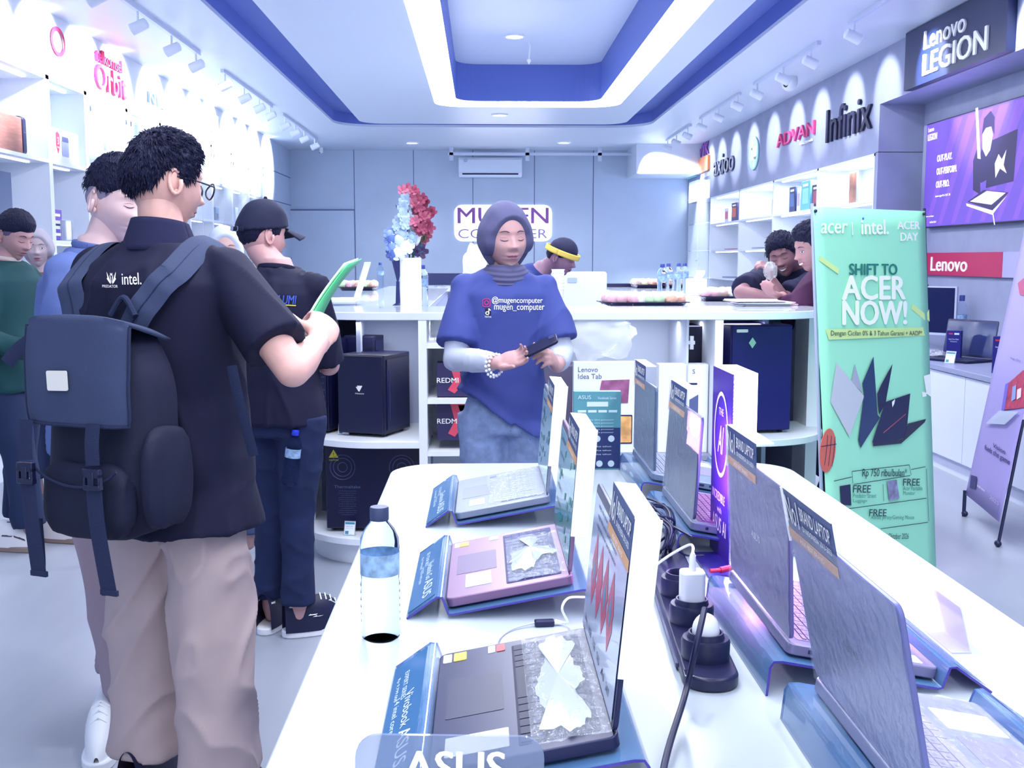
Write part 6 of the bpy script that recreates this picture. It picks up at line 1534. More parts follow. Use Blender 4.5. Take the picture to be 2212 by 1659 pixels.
def strip(pts, w0, w1, fem=0, off=.0014):
    m = MB(); P = smoothpts([(a, b, 0) for a, b in pts], 6); n = len(P); vs = []
    for i, p in enumerate(P):
        w = w0+(w1-w0)*i/(n-1); w *= min(1, 4*min(i/(n-1)+.05, 1.05-i/(n-1)))
        vs += [face_pt(p.x, p.y+w/2, off, fem), face_pt(p.x, p.y-w/2, off, fem)]
    return m.add(vs, [(2*i, 2*i+1, 2*i+3, 2*i+2) for i in range(n-1)])
def patch(x0, x1, ztop, zbot, n=18, k=5, fem=0, off=.0010):
    m = MB(); vs = []
    for i in range(n):
        t = i/(n-1); x = x0+(x1-x0)*t; a, b = ztop(t), zbot(t)
        for j in range(k): vs.append(face_pt(x, a+(b-a)*j/(k-1), off, fem))
    return m.add(vs, [(i*k+j, i*k+j+1, (i+1)*k+j+1, (i+1)*k+j) for i in range(n-1) for j in range(k-1)])
class Person:
    def __init__(s, label, loc, yaw, h=1.7, skin='c79a94', group=None, lean=0, leanx=0, waist=.95, wide=1.0):
        s.k = h/1.7; s.h = h; s.r = thing('person', label, 'person', loc, -R(yaw), group); s.skin = mat('skin_'+skin, skin, .5, var=.05, scale=25, spec=.4)
        s.lean = R(lean); s.waist = waist*s.k; s.wide = wide; s.body = MB(); s.hd = None; s.fem = 0
        bpy.context.view_layer.update(); s.inv = s.r.matrix_world.inverted(); s.arms = []
        s.legs = {}
    def loc(s, p): return s.inv @ Vector(p)
    def warp(s, me):
        if not s.lean: return me
        n = len(me.vertices); co = np.empty(n*3); me.vertices.foreach_get('co', co); co = co.reshape(-1, 3)
        for i in range(n):
            p = Vector(co[i]); co[i] = s.wp(p)
        me.vertices.foreach_set('co', co.ravel()); me.update(); return me
    def wp(s, p):
        if not s.lean: return p
        w = vsmooth(s.waist-.12, s.waist+.12, p.z); a = s.lean*w; c = Vector((0, 0, s.waist)); d = p-c
        return Vector((p.x, c.y+d.y*math.cos(a)+d.z*math.sin(a), c.z-d.y*math.sin(a)+d.z*math.cos(a)))
    def torso(s, mb, e=0, z0=.80, z1=1.53, belly=0, shw=0, hem=None, flat=0):
        k = s.k; w = s.wide
        R_ = [(.78, .125, .095), (.86, .160, .110), (.93, .165, .112), (1.0, .150, .104), (1.08, .142, .102), (1.18, .153, .110), (1.28, .166, .114), (1.35, .172, .106), (1.395, .158, .090), (1.425, .118, .074), (1.45, .072, .062), (1.49, .053, .056), (1.56, .051, .056)]
        out = []
        for z, a, b in R_:
            if z < z0-.001 or z > z1+.001: continue
            ee = e*(1 if z < 1.36 else .6); out.append(((0, (-.012 if 1.1 < z < 1.4 else (.012 if z > 1.5 else 0))*k, z*k), (a*w+ee)*k, (b*(1+.12*(w-1))+ee+(belly if .95 < z < 1.2 else 0))*k, 0, 2.4))
        if hem: out = [((0, 0, hem[0]*k), hem[1]*k, hem[2]*k, 0, 2.4)]+[r_ for r_ in out if r_[0][2] > hem[0]*k+.02]
        mb.loft(out, 36); return mb
    def sh(s, sd): return Vector((sd*.178*s.k*s.wide, -.005, 1.375*s.k))
    def arm(s, sd, el, wr, d, pn, curl=(35, 40, 45, 50), thumb=30, handscale=1, spread=4, ts=None):
        k = s.k; S = s.sh(sd); s.arms.append((sd, S, Vector(el), Vector(wr)))
        b = s.body; el = Vector(el); wr = Vector(wr)
        b.capsule(S, S+(el-S)*.5, .052*k, .047*k, 16); b.capsule(S+(el-S)*.5, el, .047*k, .040*k, 16)
        mid = el+(wr-el)*.3; b.capsule(el, mid, .040*k, .042*k, 16); b.capsule(mid, wr, .042*k, .027*k, 16)
        hand(b, wr, d, pn, sd if ts is None else ts, curl, thumb, k*handscale, spread)
    def leg(s, sd, hip, kn, an, foot=None, thigh=.082):
        k = s.k; b = s.body; hip, kn, an = Vector(hip), Vector(kn), Vector(an)
        s.legs[sd] = (hip, kn, an); b.capsule(hip, kn, thigh*k, .054*k, 16); b.capsule(kn, kn+(an-kn)*.35, .052*k, .055*k, 16); b.capsule(kn+(an-kn)*.35, an, .055*k, .036*k, 16)
        b.capsule(an, an+Vector((0, .0, -.03)), .034*k, .028*k, 12)
    def stand(s, w=.10, fy=(0, 0)):
        k = s.k
        for sd, y in ((-1, fy[0]), (1, fy[1])): s.leg(sd, (sd*.088*k, 0, .86*k), (sd*(w+.0)*k, y*.5+.01, .48*k), (sd*(w+.01)*k, y, .09*k))
    def finish(s, voxel=.005, head_c=None, hyaw=0, hpitch=0, hroll=0, fem=0, neck=True, hq=1, hs=1):
        k = s.k; s.fem = fem
        hc = Vector(head_c) if head_c is not None else Vector((0, .022, 1.592*k))
        s.torso(s.body)
        if neck: s.body.capsule((0, -.0, 1.44*k), hc+Vector((0, -.022, -.05)), .055*k, .052*k, 20)
        me = fuse(s.body, voxel, 4, .55)
        s.HM = Matrix.Translation(hc) @ Matrix.Rotation(-R(hyaw), 4, 'Z') @ Matrix.Rotation(-R(hpitch), 4, 'X') @ Matrix.Rotation(R(hroll), 4, 'Y') @ Matrix.Scale(k*.985*hs, 4)
        hm = MB(); hm.ell((0, 0, 0), 1, int(128*hq), int(104*hq), fn=lambda v, d: head_map(Vector(d), fem)); ear(hm, 1); ear(hm, -1)
        v2 = [s.HM @ Vector(v) for v in hm.v]
        n = len(me.vertices); vs = [tuple(v.co) for v in me.vertices]+[tuple(v) for v in v2]; fs = [tuple(p.vertices) for p in me.polygons]+[tuple(i+n for i in f) for f in hm.f]
        bpy.data.meshes.remove(me); me = bpy.data.meshes.new('body'); me.from_pydata(vs, [], fs); me.update(); s.warp(me)
        s.bodyo = put('body', me, s.skin, s.r)
        return s
    def hp(s, name, mb, m, label=None, smooth=60, parent=None, bevel=0):   # piece in head space
        mb.v = [tuple(s.wp(s.HM @ Vector(v))) for v in mb.v]
        return obj(name, mb, m, parent or s.r, smooth=smooth, label=label, bevel=bevel)
    def cloth(s, name, mb, m, voxel=.008, fold=None, it=6, label=None, warp=True):
        me = fuse(mb, voxel, it, .6)
        if fold: wrinkle(me, fold)
        if warp: s.warp(me)
        return put(name, me, m, s.r, label)
    def features(s, eyes='open', brow='1a1a3a', lip='a85f70', smile=0, lash=True):
        f = s.fem; W = .023-.003*f+.006*smile
        s.hp('lips', patch(-W, W, lambda t: -.0573+.0075*math.sin(PI*t)**.7*(1-.25*math.exp(-((t-.5)/.07)**2))+smile*.009*(2*t-1)**2, lambda t: -.0573-.0085*math.sin(PI*t)**.8+smile*.009*(2*t-1)**2, fem=f), mat('lip_'+lip, lip, .4))
        if smile: s.hp('teeth', patch(-W*.75, W*.75, lambda t: -.0545+.002*math.sin(PI*t)+smile*.005*(2*t-1)**2, lambda t: -.0605-.002*math.sin(PI*t)+smile*.006*(2*t-1)**2, fem=f, off=.0022), mat('teeth', 'f0f0f6', .4))
        else: s.hp('mouth_line', strip([(-W*.95, -.0573), (0, -.0579), (W*.95, -.0573)], .0012, .0012, f, .0018), mat('mouth_line', '5e3048', .6))
        for sd in (-1, 1):
            s.hp('eyebrow', strip([(sd*.014, .029), (sd*.028, .0335), (sd*.047, .0285)], .0055 if not f else .004, .002, f, .0018), mat('brow_'+brow, brow, .7))
            if eyes == 'down':
                s.hp('eyelashes', strip([(sd*.017, .0035), (sd*.024, .0005), (sd*.034, -.0003), (sd*.046, .0040)], .0022, .0026, f, .0016), mat('brow_'+brow, brow, .7))
                s.hp('eyelid_crease', strip([(sd*.018, .0095), (sd*.03, .0125), (sd*.045, .009)], .0009, .0009, f, .0012), mat('lid_crease', '8c6478', .7))
            else:
                s.hp('eye', patch(sd*.0205, sd*.0425, lambda t: .0065+.0048*math.sin(PI*t), lambda t: .0065-.0036*math.sin(PI*t), 12, 5, f, .0012), mat('eye_white', 'e8eaf4', .2))
                s.hp('iris', patch(sd*.0275, sd*.0365, lambda t: .0065+.0044*math.sin(PI*t), lambda t: .0065-.0040*math.sin(PI*t), 8, 4, f, .0018), mat('iris', '1c1630', .15))
                s.hp('eyelashes', strip([(sd*.019, .0065), (sd*.031, .0125), (sd*.044, .0070)], .0016, .0022, f, .002), mat('brow_'+brow, brow, .7))
def short_line(front=.066, temple=.012, nape=-.066):
    xs = [0, R(35), R(58), R(72), R(88), R(104), R(130), PI]; ys = [front, front-.008, .040, temple, -.012, .024, nape+.02, nape]
    return lambda phi, p: float(np.interp(phi, xs, ys))
def jeans(s, mb, e=.018, hem=.09, low=.10, top=1.0, kn=.0):
    k = s.k
    rings = [((0, 0, .80*k), (.150*s.wide+e)*k, (.108+e)*k, 0, 2.4), ((0, 0, .90*k), (.168*s.wide+e)*k, (.118+e)*k, 0, 2.4), ((0, 0, .97*k), (.148*s.wide+e*.3)*k, (.102+e*.2)*k, 0, 2.4), ((0, 0, top*k), (.138*s.wide)*k, (.096)*k, 0, 2.4)]
    mb.loft(rings, 32)
    for sd, (hp_, kn_, an) in s.legs.items():
        a = hp_+Vector((0, 0, .0)); b = an+Vector((0, 0, low-.09-.03*0))
        mb.tube([a+Vector((0, 0, .02)), a+(kn_-a)*.5, kn_, kn_+(b-kn_)*.5, b], [(.092+e)*k, (.080+e)*k, (.060+e+kn)*k, (.056+e+(hem-.07)*.5)*k, hem*k], 24, ref=(0, 1, 0))
    return mb
def crewneck(s, m, z=1.455, r=.062, w=.009):
    k = s.k; mb = MB(); n = 40
    pts = [Vector((r*1.04*k*math.cos(2*PI*i/n), (r*k*math.sin(2*PI*i/n))-.002, (z+.012*-math.sin(2*PI*i/n)*1.0)*k)) for i in range(n+1)]
    mb.tube(pts, w*k, 8, flat=.55); me = mb.mesh('collar', m); s.warp(me); return put('collar', me, m, s.r)
def tshirt(s, m, e=.016, sleeve=.85, srad=.072, send=.085, hem=(.80, .185, .135), fold=.006, long=False, name='t_shirt', voxel=.008, cuff=.05, seed=0, label=None, f=7, lift=False):
    mb = MB(); s.torso(mb, e, hem[0], 1.46, hem=hem); k = s.k; sr = .066 if not lift else .061
    if lift: mb.v = [(x, y, z if z > 1.0 else 1.0-(1.0-z)*(1-.62*vsmooth(-.06, .15, x))) for x, y, z in mb.v]
    for sd, S, el, wr in s.arms:
        end = S+(el-S)*sleeve
        mb.tube([S+Vector((-sd*.05, 0, .005)), S+Vector((-sd*.01, 0, 0)), S+(el-S)*.4, end], [.050*k, sr*k, srad*k, send*k], 20)
        mb.ell(S, (sr-.005)*k, 16, 10)
        if long:
            mb.capsule(S+(el-S)*.6, el, srad*k, .062*k, 18); mb.tube([el-(wr-el)*.05, el+(wr-el)*.5, el+(wr-el)*.92], [.062*k, .054*k, cuff*k], 20); mb.ell(el, .060*k, 16, 10)
    return s.cloth(name, mb, m, voxel, cloth_fold(fold, f, seed=seed), label=label)
# ---------------------------------------------------------- woman in the blue T-shirt (centre)
g = at(1090, 900, y=3.98)
W = Person('woman in a grey headscarf and blue T-shirt looking down at her phone', (g.x, 3.98, 0), 176, 1.565, 'c09698', wide=.90)
W.fem = 1; L = W.loc
ph = at(1164, 748, y=3.70)
wrR = at(1072, 783, y=3.74); elR = at(985, 775, y=3.88)       # her right arm, left in the photo
wrL = at(1203, 790, y=3.80); elL = at(1210, 765, y=3.93)
W.arm(1, L(elR), L(wrR), L(at(1150, 768, y=3.70))-L(wrR), L(at(1110, 700, y=3.60))-L(at(1110, 760, y=3.74)), (22, 26, 28, 30), 40, .98)
W.arm(-1, L(elL), L(wrL), L(at(1178, 752, y=3.68))-L(wrL), L(at(1150, 745, y=3.66))-L(at(1200, 760, y=3.74)), (38, 44, 48, 50), 30, .98)
W.stand(.085, (0, .03))
W.k0 = W.k; W.finish(.0042, (0.0, .030, 1.446), -14, 8, 2, fem=1, hs=1.10)
W.features('down', '2a2440', 'a86e84')
# hijab: hood open round the face, gathered round the neck
def hood(v, d):
    d = Vector(d); p = head_map(d, 1); phi = abs(math.atan2(d.x, d.y)); nrm = Vector((d.x/HA, d.y/(HF if d.y > 0 else HB), d.z/HC_)).normalized()
    q = math.hypot(p.x/.060, (p.z+.026)/.098); f = vsmooth(.93, 1.10, q) if d.y > .05 else 1
    t = .015+.009*gz(abs(d.x)-.97, .12)*gz(d.z, .35)+.0012*noise.noise(Vector(d)*3)+.004*vsmooth(.0, -.6, d.y)+.0005*math.sin(p.z*120+p.x*60)
    t += .006*vsmooth(.02, -.08, p.z)
    return p+nrm*(t*f-.008*(1-f))
HJ = mat('hijab_grey', '54547c', .75, bump=.25, bscale=500)
h = W.hp('headscarf', MB().ell((0, 0, 0), 1, 150, 110, fn=hood), HJ, 'grey headscarf')
k = W.k
def drape(a, b):
    th = 2*PI*a; fr = math.sin(th)
    z = 1.350-.055*b+(-.0)*fr; r0 = .060+.020*math.sin(b*PI*.55)+.012*b; fold = .0018*math.sin(b*26+math.sin(th*2+1)*1.5+th*1.0)*(.4+.6*b)
    rr = r0+fold; z2 = z*1.0-.018*fr*b
    return (rr*1.08*math.cos(th)+.0, .022*(1-b)+rr*.95*math.sin(th)+.008, z2*1.0)
me = MB().sheet(drape, 90, 40).mesh('neck_drape', HJ, 80); o = put('scarf_drape', me, HJ, h, 'gathered scarf folds round the neck')
md = o.modifiers.new('s', 'SOLIDIFY'); md.thickness = .004
m_ts = mat('tshirt_blue', '39468f', .8, bump=.15, bscale=900, var=.03, scale=12)
tshirt(W, m_ts, .028, .80, .070, .086, (.79, .198, .158), .007, voxel=.008, seed=2, label='oversized blue T-shirt', f=6, lift=True)
crewneck(W, m_ts, 1.418, .086, .012)
mb = MB(); sd, S, el, wr = W.arms[0]; mb.tube([S+(el-S)*.7, el, el+(wr-el)*.5, el+(wr-el)*.90], [.052, .050, .044, .036], 20); mb.ell(el, .049, 16, 10)
W.cloth('inner_sleeve', mb, mat('sleeve_grey', 'b9c0d6', .8), .006, cloth_fold(.002, 16), label='grey inner sleeve')
mb = MB(); sd, S, el, wr = W.arms[1]; mb.tube([S+(el-S)*.7, el, el+(wr-el)*.5, el+(wr-el)*.8], [.052, .050, .044, .036], 20)
W.cloth('inner_sleeve', mb, mat('sleeve_grey'), .006, cloth_fold(.002, 16), label='grey inner sleeve')
W.cloth('jeans', jeans(W, MB(), .012, .10, .12), mat('denim_light', '7f93be', .85, var=.22, scale=26, bump=.3, bscale=700), .008, cloth_fold(.005, 8, seed=4, ztop=.86), label='washed blue jeans')
for sd in (-1, 1): shoe(W.r, sd*.09, .04, 0, .25)
# beads
wrb = L(wrR); mb = MB(); d = (L(wrR)-L(elR)).normalized(); u = d.cross(Vector((0, 0, 1))).normalized(); v = d.cross(u)
b2 = W.r
for j, (o_, rr) in enumerate(((.0, .037), (.012, .040))):
    mb = MB()
    for i in range(16):
        a = 2*PI*i/16; p = wrb-d*o_+u*rr*math.cos(a)+v*rr*math.sin(a)+Vector((0, 0, -.008-.004*j)); mb.ell(p, .0052, 8, 6)
    obj('bracelet', mb, mat('bead_white', 'f4f4fa', .25), W.r, label='white bead bracelet')
# shirt print
pc = L(at(1122, 662, y=3.84)); 
def shirt_words(P_, s_, u0, v0, u1, v1, m, lift, name='shirt_print', bold=.01, Y=3.8, slope=0):
    """words draped on the garment: flat glyphs pushed onto the cloth by ray casting from the outside"""
    a = at(u0, v1, y=Y); b = at(u1, v0, y=Y); M = frame(((a.x+b.x)/2, Y, (a.z+b.z)/2), (1, 0, slope), (-slope, 0, 1))
    mb_ = MB()
    if callable(s_): s_(mb_, M, b.x-a.x, b.z-a.z)
    else: words(mb_, s_, b.x-a.x, b.z-a.z, M, 0, bold)
    return drape_on(P_, mb_, Vector((0, 1, 0)), m, name, lift)
def drape_on(P_, mb_, dr, m, name, lift=.0015, garment=None):
    # subdivide then project along dr on the garment
    me_ = mb_.mesh('t', [], 0)
    import bmesh
    bm = bmesh.new(); bm.from_mesh(me_); bmesh.ops.triangulate(bm, faces=bm.faces)
    for _ in range(2):
        lng = [e for e in bm.edges if e.calc_length() > .006]
        if lng: bmesh.ops.subdivide_edges(bm, edges=lng, cuts=1)
    inv = P_.r.matrix_world.inverted(); dl = (inv.to_3x3() @ Vector(dr)).normalized()
    gs = [garment] if garment else [c for c in P_.r.children if c.name.split('.')[0] in ('t_shirt', 'polo_shirt')]
    for v in bm.verts:
        p = inv @ v.co; best = None
        for g_ in gs:
            ok, hit, nn, _ = g_.ray_cast(p-dl*.8, dl)
            if ok and (best is None or (hit-p).dot(dl) < (best-p).dot(dl)): best = hit
        v.co = (best-dl*lift) if best is not None else p
    bm.to_mesh(me_); bm.free()
    return put(name, me_, m, P_.r)
bpy.context.view_layer.update()
shirt_words(W, '@mugencomputer', 1063, 643, 1176, 660, WINK(), .003, bold=.006, slope=-.02)
shirt_words(W, 'mugen_computer', 1068, 660, 1180, 676, WINK(), .003, bold=.006, slope=-.02)
def insta(mb_, M, w, h):
    A = rrect(w, h, w*.28); B = rrect(w*.78, h*.78, w*.2); n = len(A)
    mb_.add([M @ Vector((a, b, 0)) for a, b in A]+[M @ Vector((a, b, 0)) for a, b in B], [(i, (i+1) % n, n+(i+1) % n, n+i) for i in range(n)])
    for i in range(20):
        a, b = 2*PI*i/20, 2*PI*(i+1)/20; mb_.add([M @ Vector((w*r_*math.cos(t), h*r_*math.sin(t), 0)) for r_, t in ((.3, a), (.3, b), (.18, b), (.18, a))], [(0, 1, 2, 3)])
    mb_.cbox((0, 0, 0), (.0, .0, .0))if False else None
shirt_words(W, insta, 1042, 646, 1060, 665, mat('magenta_print', 'b0327c', .5), .003)
shirt_words(W, lambda mb_, M, w, h: mb_.add([M @ Vector((a*w/2, b*h/2, 0)) for a, b in ((-1, -1), (1, -1), (1, 1), (-1, 1))], [(0, 1, 2, 3)]), 1048, 668, 1061, 683, mat('black_print', '12133a', .5), .0028)
def note(mb_, M, w, h):
    for i in range(16):
        a, b = 2*PI*i/16, 2*PI*(i+1)/16; mb_.add([M @ Vector((-.12*w+w*r_*math.cos(t), -.18*h+h*r_*math.sin(t)*.8, 0)) for r_, t in ((.34, a), (.34, b), (.18, b), (.18, a))], [(0, 1, 2, 3)])
    mb_.add([M @ Vector((a*w, b*h, 0)) for a, b in ((.06, -.2), (.2, -.2), (.2, .5), (.06, .5))], [(0, 1, 2, 3)]); mb_.add([M @ Vector((a*w, b*h, 0)) for a, b in ((.2, .5), (.2, .3), (.45, .15), (.45, .3))], [(0, 1, 2, 3)])
shirt_words(W, note, 1048, 668, 1061, 683, WINK(), .004)
shirt_words(W, 'TikTok', 1047, 684, 1062, 688, WINK(), .003, bold=.0)
# phone
t = thing('smartphone', 'black smartphone held by the woman in the headscarf', 'phone', (0, 0, 0))
c = (at(1148, 757, y=3.69)+at(1188, 737, y=3.69))/2; xd = (at(1190, 737, y=3.69)-at(1145, 759, y=3.70)).normalized()
M = frame(c, xd, Vector((0, .93, .36))); M = M @ Matrix.Identity(4)
obj('case', MB().prism(rrect(.125, .068, .012), -.005, .005, 'z', M), mat('phone_black', '14163a', .35), t, bevel=.002)
obj('screen', MB().prism(rrect(.118, .062, .010), -.0056, -.005, 'z', M), mat('phone_screen', '2a3468', .1), t, smooth=0)
M2 = M @ Matrix.Translation((.045, .015, .0055)); obj('camera_lens', MB().prism(rrect(.022, .022, .005), 0, .0015, 'z', M2), CHROME(), t)

# ---------------------------------------------------------- tall man, back view, black polo, backpack
YM = 2.62
g = at(392, 1180, y=YM)
A = Person('man in a black polo and beige trousers seen from behind, wearing a backpack', (g.x-.02, YM, 0), 24, 1.655, 'd9aaa2', wide=1.08)
L = A.loc
elw = at(632, 800, y=2.42); wrw = at(688, 738, y=2.62)
A.arm(1, L(elw), L(wrw), L(at(712, 672, y=2.74))-L(wrw), L(at(650, 690, y=2.95))-L(at(690, 700, y=2.70)), (48, 55, 50, 48), 35, 1.12)
ell = Vector((-.255, .0, 1.08)); A.arm(-1, ell, (-.22, .17, .93), (.6, .5, .3), (0, 0, 1), (50, 50, 50, 50), 20)
A.stand(.115, (.03, -.01))
A.finish(.005, (-.015, .035, 1.55), 22, 12, 0)
hl = short_line(.070, .005, -.060)
A.hp('hair', hair_mesh(hl, .012, rough=.006, top=.006, seed=3, tufts=6500, tl=.021), HAIRM(), 'short spiky black hair')
A.features('open')
for sd in (1, -1):
    A.hp('glasses_arm', MB().tube([(sd*.080, -.012, .010), (sd*.079, .03, .013), (sd*.069, .098, .012)], .0022, 6), BLACKP(), 'black spectacle arm')
    fr = [Vector((sd*.036+.027*math.cos(a), .108-.010*abs(math.cos(a))*0, .004+.020*math.sin(a))) for a in [2*PI*i/24 for i in range(25)]]
    fr = [Vector((p.x, .112-.5*abs(abs(p.x)-.02)*.5, p.z)) for p in fr]
    A.hp('glasses_rim', MB().tube(fr, .0022, 6, cap=False), BLACKP(), 'black spectacle rim')
    ln_ = MB(); ln_.add([Vector((sd*.036, .106, .004))]+fr[:-1], [(0, i+1, (i+1) % 24+1) for i in range(24)]); A.hp('glasses_lens', ln_, mat('lens_glass', 'c8dcf0', .03, alpha=.3))
m_polo = mat('polo_black', '0a0c30', .85, bump=.2, bscale=900, sheen=.0)
mb = MB(); A.torso(mb, .038, .79, 1.46, hem=(.755, .236, .180), belly=.012)
for sd, S, el, wr in A.arms:
    end = S+(el-S)*.76; mb.tube([S+Vector((-sd*.06, 0, .008)), S, S+(el-S)*.4, end], [.056, .064, .070, .078], 22); mb.ell(S, .062, 18, 12)
po = A.cloth('polo_shirt', mb, m_polo, .008, cloth_fold(.008, 6, seed=7), label='black polo shirt')
k = A.k
def collar(a, b):
    th = 2*PI*a; r_ = .064+.026*b; return (r_*1.06*math.cos(th), r_*math.sin(th)-.004, (1.496-.078*b-.012*math.sin(th))*k+.0)
me = MB().sheet(collar, 48, 8).mesh('collar', m_polo, 80); o = put('collar', me, mat('collar_black', '1c1f48', .9, bump=.5, bscale=1200), A.r); md = o.modifiers.new('s', 'SOLIDIFY'); md.thickness = .006
mt = mat('trousers_beige', 'b5a3a6', .85, var=.05, scale=9, bump=.15, bscale=900)
A.cloth('trousers', jeans(A, MB(), .020, .104, .125, kn=.026), mt, .008, cloth_fold(.012, 6.2, 1, .5, seed=5, diag=.9, ztop=.80), it=4, label='loose beige trousers')
for sd in (-1, 1): shoe(A.r, sd*.125, (.06, .02)[sd > 0], -R(8*sd), .29, '1a1d44', '1a1d44')
bpy.context.view_layer.update()
# prints on his back
def back_words(P_, s_, u0, v0, u1, v1, m, Y, bold=.01, slope=0, lift=.0025, garment=None, name='shirt_print', shear=0):
    a = at(u0, v1, y=Y); b = at(u1, v0, y=Y); M = frame(((a.x+b.x)/2, Y, (a.z+b.z)/2), (1, 0, slope), (-slope, 0, 1)); mb_ = MB()
    if callable(s_): s_(mb_, M, b.x-a.x, b.z-a.z)
    else: words(mb_, s_, b.x-a.x, b.z-a.z, M, 0, bold, shear)
    return drape_on(P_, mb_, Vector(((a.x+b.x)/2, Y, 0)).normalized(), m, name, lift, garment)
def claw(mb_, M, w, h):
    for sx in (-1, 1):
        for pts in (((.05, -.5), (.18, -.5), (.5, -.1), (.42, .0), (.5, .5), (.28, .05), (.2, -.15)), ((.03, -.45), (.10, -.3), (.2, .25), (.08, .05)), ((.0, .15), (.0, .3), (.12, .42), (.10, .2))):
            P2 = [(sx*a, b) for a, b in pts]; P2 = P2 if sx > 0 else P2[::-1]
            mb_.add([M @ Vector((a*w, b*h, 0)) for a, b in P2], [tuple(range(len(P2)))])
back_words(A, claw, 231, 587, 250, 612, WINK(), 2.5, garment=po); back_words(A, 'PREDATOR', 221, 615, 254, 621, WINK(), 2.5, 0.01, garment=po)
back_words(A, 'intel.', 264, 589, 304, 614, WINK(), 2.5, .012, .02, garment=po)

# ---- backpack
K = A.r.matrix_world
bag = thing('backpack', 'charcoal flap backpack with a white patch on the back of the man in black', 'backpack', A.r.location, -R(24))
m_bag = mat('bag_fabric', '0d1333', .75, bump=.3, bscale=700, var=.1, scale=6); m_flap = mat('bag_flap', '394466', .85, bump=.4, bscale=900, var=.08, scale=5)
m_web = mat('bag_webbing', '1e294e', .8, bump=.5, bscale=600)
BI = Matrix(K).inverted()
def BW(u, v, y): return BI @ at(u, v, y=y)
cx, cz0, cz1 = .035, .70, 1.235; by = -.275
def bagbody(v, d):
    x, y, z = d; p = Vector((math.copysign(abs(x)**.55, x)*.138, math.copysign(abs(y)**.6, y)*.088, math.copysign(abs(z)**.62, z)*.235)); 
    p.y *= 1+.18*(-p.z/.27); p.x *= 1+.05*(-p.z/.27); p += Vector((1, 1, 1))*0
    return p*(1+.05*noise.noise(Vector(d)*2.3))
mb = MB().ell((cx, by+.055, .990), 1, 60, 44, fn=bagbody); obj('bag_body', mb, m_bag, bag, smooth=80)
# flap wraps over the top and down the back face
def flap(a, b, off=0):
    x = cx-.140+.280*a; ex = abs(a-.5)*2
    s_ = b; yb = by-.062-.006*math.sin(PI*a)-off
    if s_ < .25: t = s_/.25; ang = PI/2*t; p = Vector((x, by+.085-.15*math.sin(ang)*1.0, 1.215+.040*math.sin(ang*1.0+.3)))
    else:
        t = (s_-.25)/.75; p = Vector((x, yb-.012*math.sin(t*2.2), 1.245-.222*t))
    p.x = cx+(p.x-cx)*(.86+.14*min(1, s_/.3)); p.z -= .020*ex**3*(1-min(1, s_/.3)); p.y += .022*ex**6; p.z -= .010*ex**4*(1 if s_ < .3 else 0)
    if b > .85: p.x = cx+(p.x-cx)*(1-.03*((b-.85)/.15)**2)
    return p+Vector((0, -.004*noise.noise(Vector((a*3, b*3, 2))), 0))
mb = MB().sheet(flap, 40, 40); fo = obj('flap', mb, m_flap, bag, smooth=80); md = fo.modifiers.new('s', 'SOLIDIFY'); md.thickness = .008
pipe = MB().tube([flap(0, b/20) for b in range(6, 21)]+[flap(a/14, 1) for a in range(1, 15)]+[flap(1, 1-b/20) for b in range(1, 15)], .0035, 8); obj('flap_piping', pipe, m_web, fo)
c_ = (flap(.44, .60)+flap(.44, .76))/2; M = frame((c_.x, c_.y-.006, c_.z), (1, 0, .0), (-.03, 0, 1)) @ Matrix.Rotation(R(2), 4, 'Z')
obj('patch', MB().prism(rrect(.056, .042, .004), 0, .002, 'z', M), mat('patch_white', 'e6e2dc', .4), fo, label='white name patch'); mm = MB(); words(mm, 'TRAVEL GOODS' if False else 'TIGERNU', .03, .003, M @ Matrix.Translation((0, .0, .0022))); 
# straps with buckles
for sx, zb_, u in ((-.112, .62, 0), (.070, .62, 1)):
    y0 = by-.062
    pts = [(cx+sx, y0-.020, 1.03), (cx+sx, y0-.026, .99), (cx+sx+.004, y0-.030, .945)]
    obj('buckle_strap', MB().tube(smoothpts(pts, 4), .019, 8, flat=.09, ref=(1, 0, 0)), m_web, bag)
    c = Vector((cx+sx+.006, y0-.034, .93))
    bk = MB().cbox(c, (.044, .012, .020)).cbox(c+Vector((0, 0, -.030)), (.044, .014, .012)).cbox(c+Vector((-.019, 0, -.015)), (.006, .012, .03)).cbox(c+Vector((.019, 0, -.015)), (.006, .012, .03)).cbox(c+Vector((0, -.004, -.012)), (.016, .008, .03))
    obj('buckle', bk, mat('buckle_black', '181c3c', .15), bag, bevel=.002, smooth=35)
    pts = [c+Vector((0, .002, -.03)), c+Vector((.004, .004, -.12)), c+Vector((.012+.01*u, .010, -.24-.02*u))]
    obj('loose_strap', MB().tube(smoothpts(pts, 6), .0215, 8, flat=.09, ref=(1, 0, 0)), m_web, bag)
    e = pts[-1]; obj('strap_hem', MB().cbox(e+Vector((0, 0, .006)), (.044, .008, .012)), m_web, bag, bevel=.001)
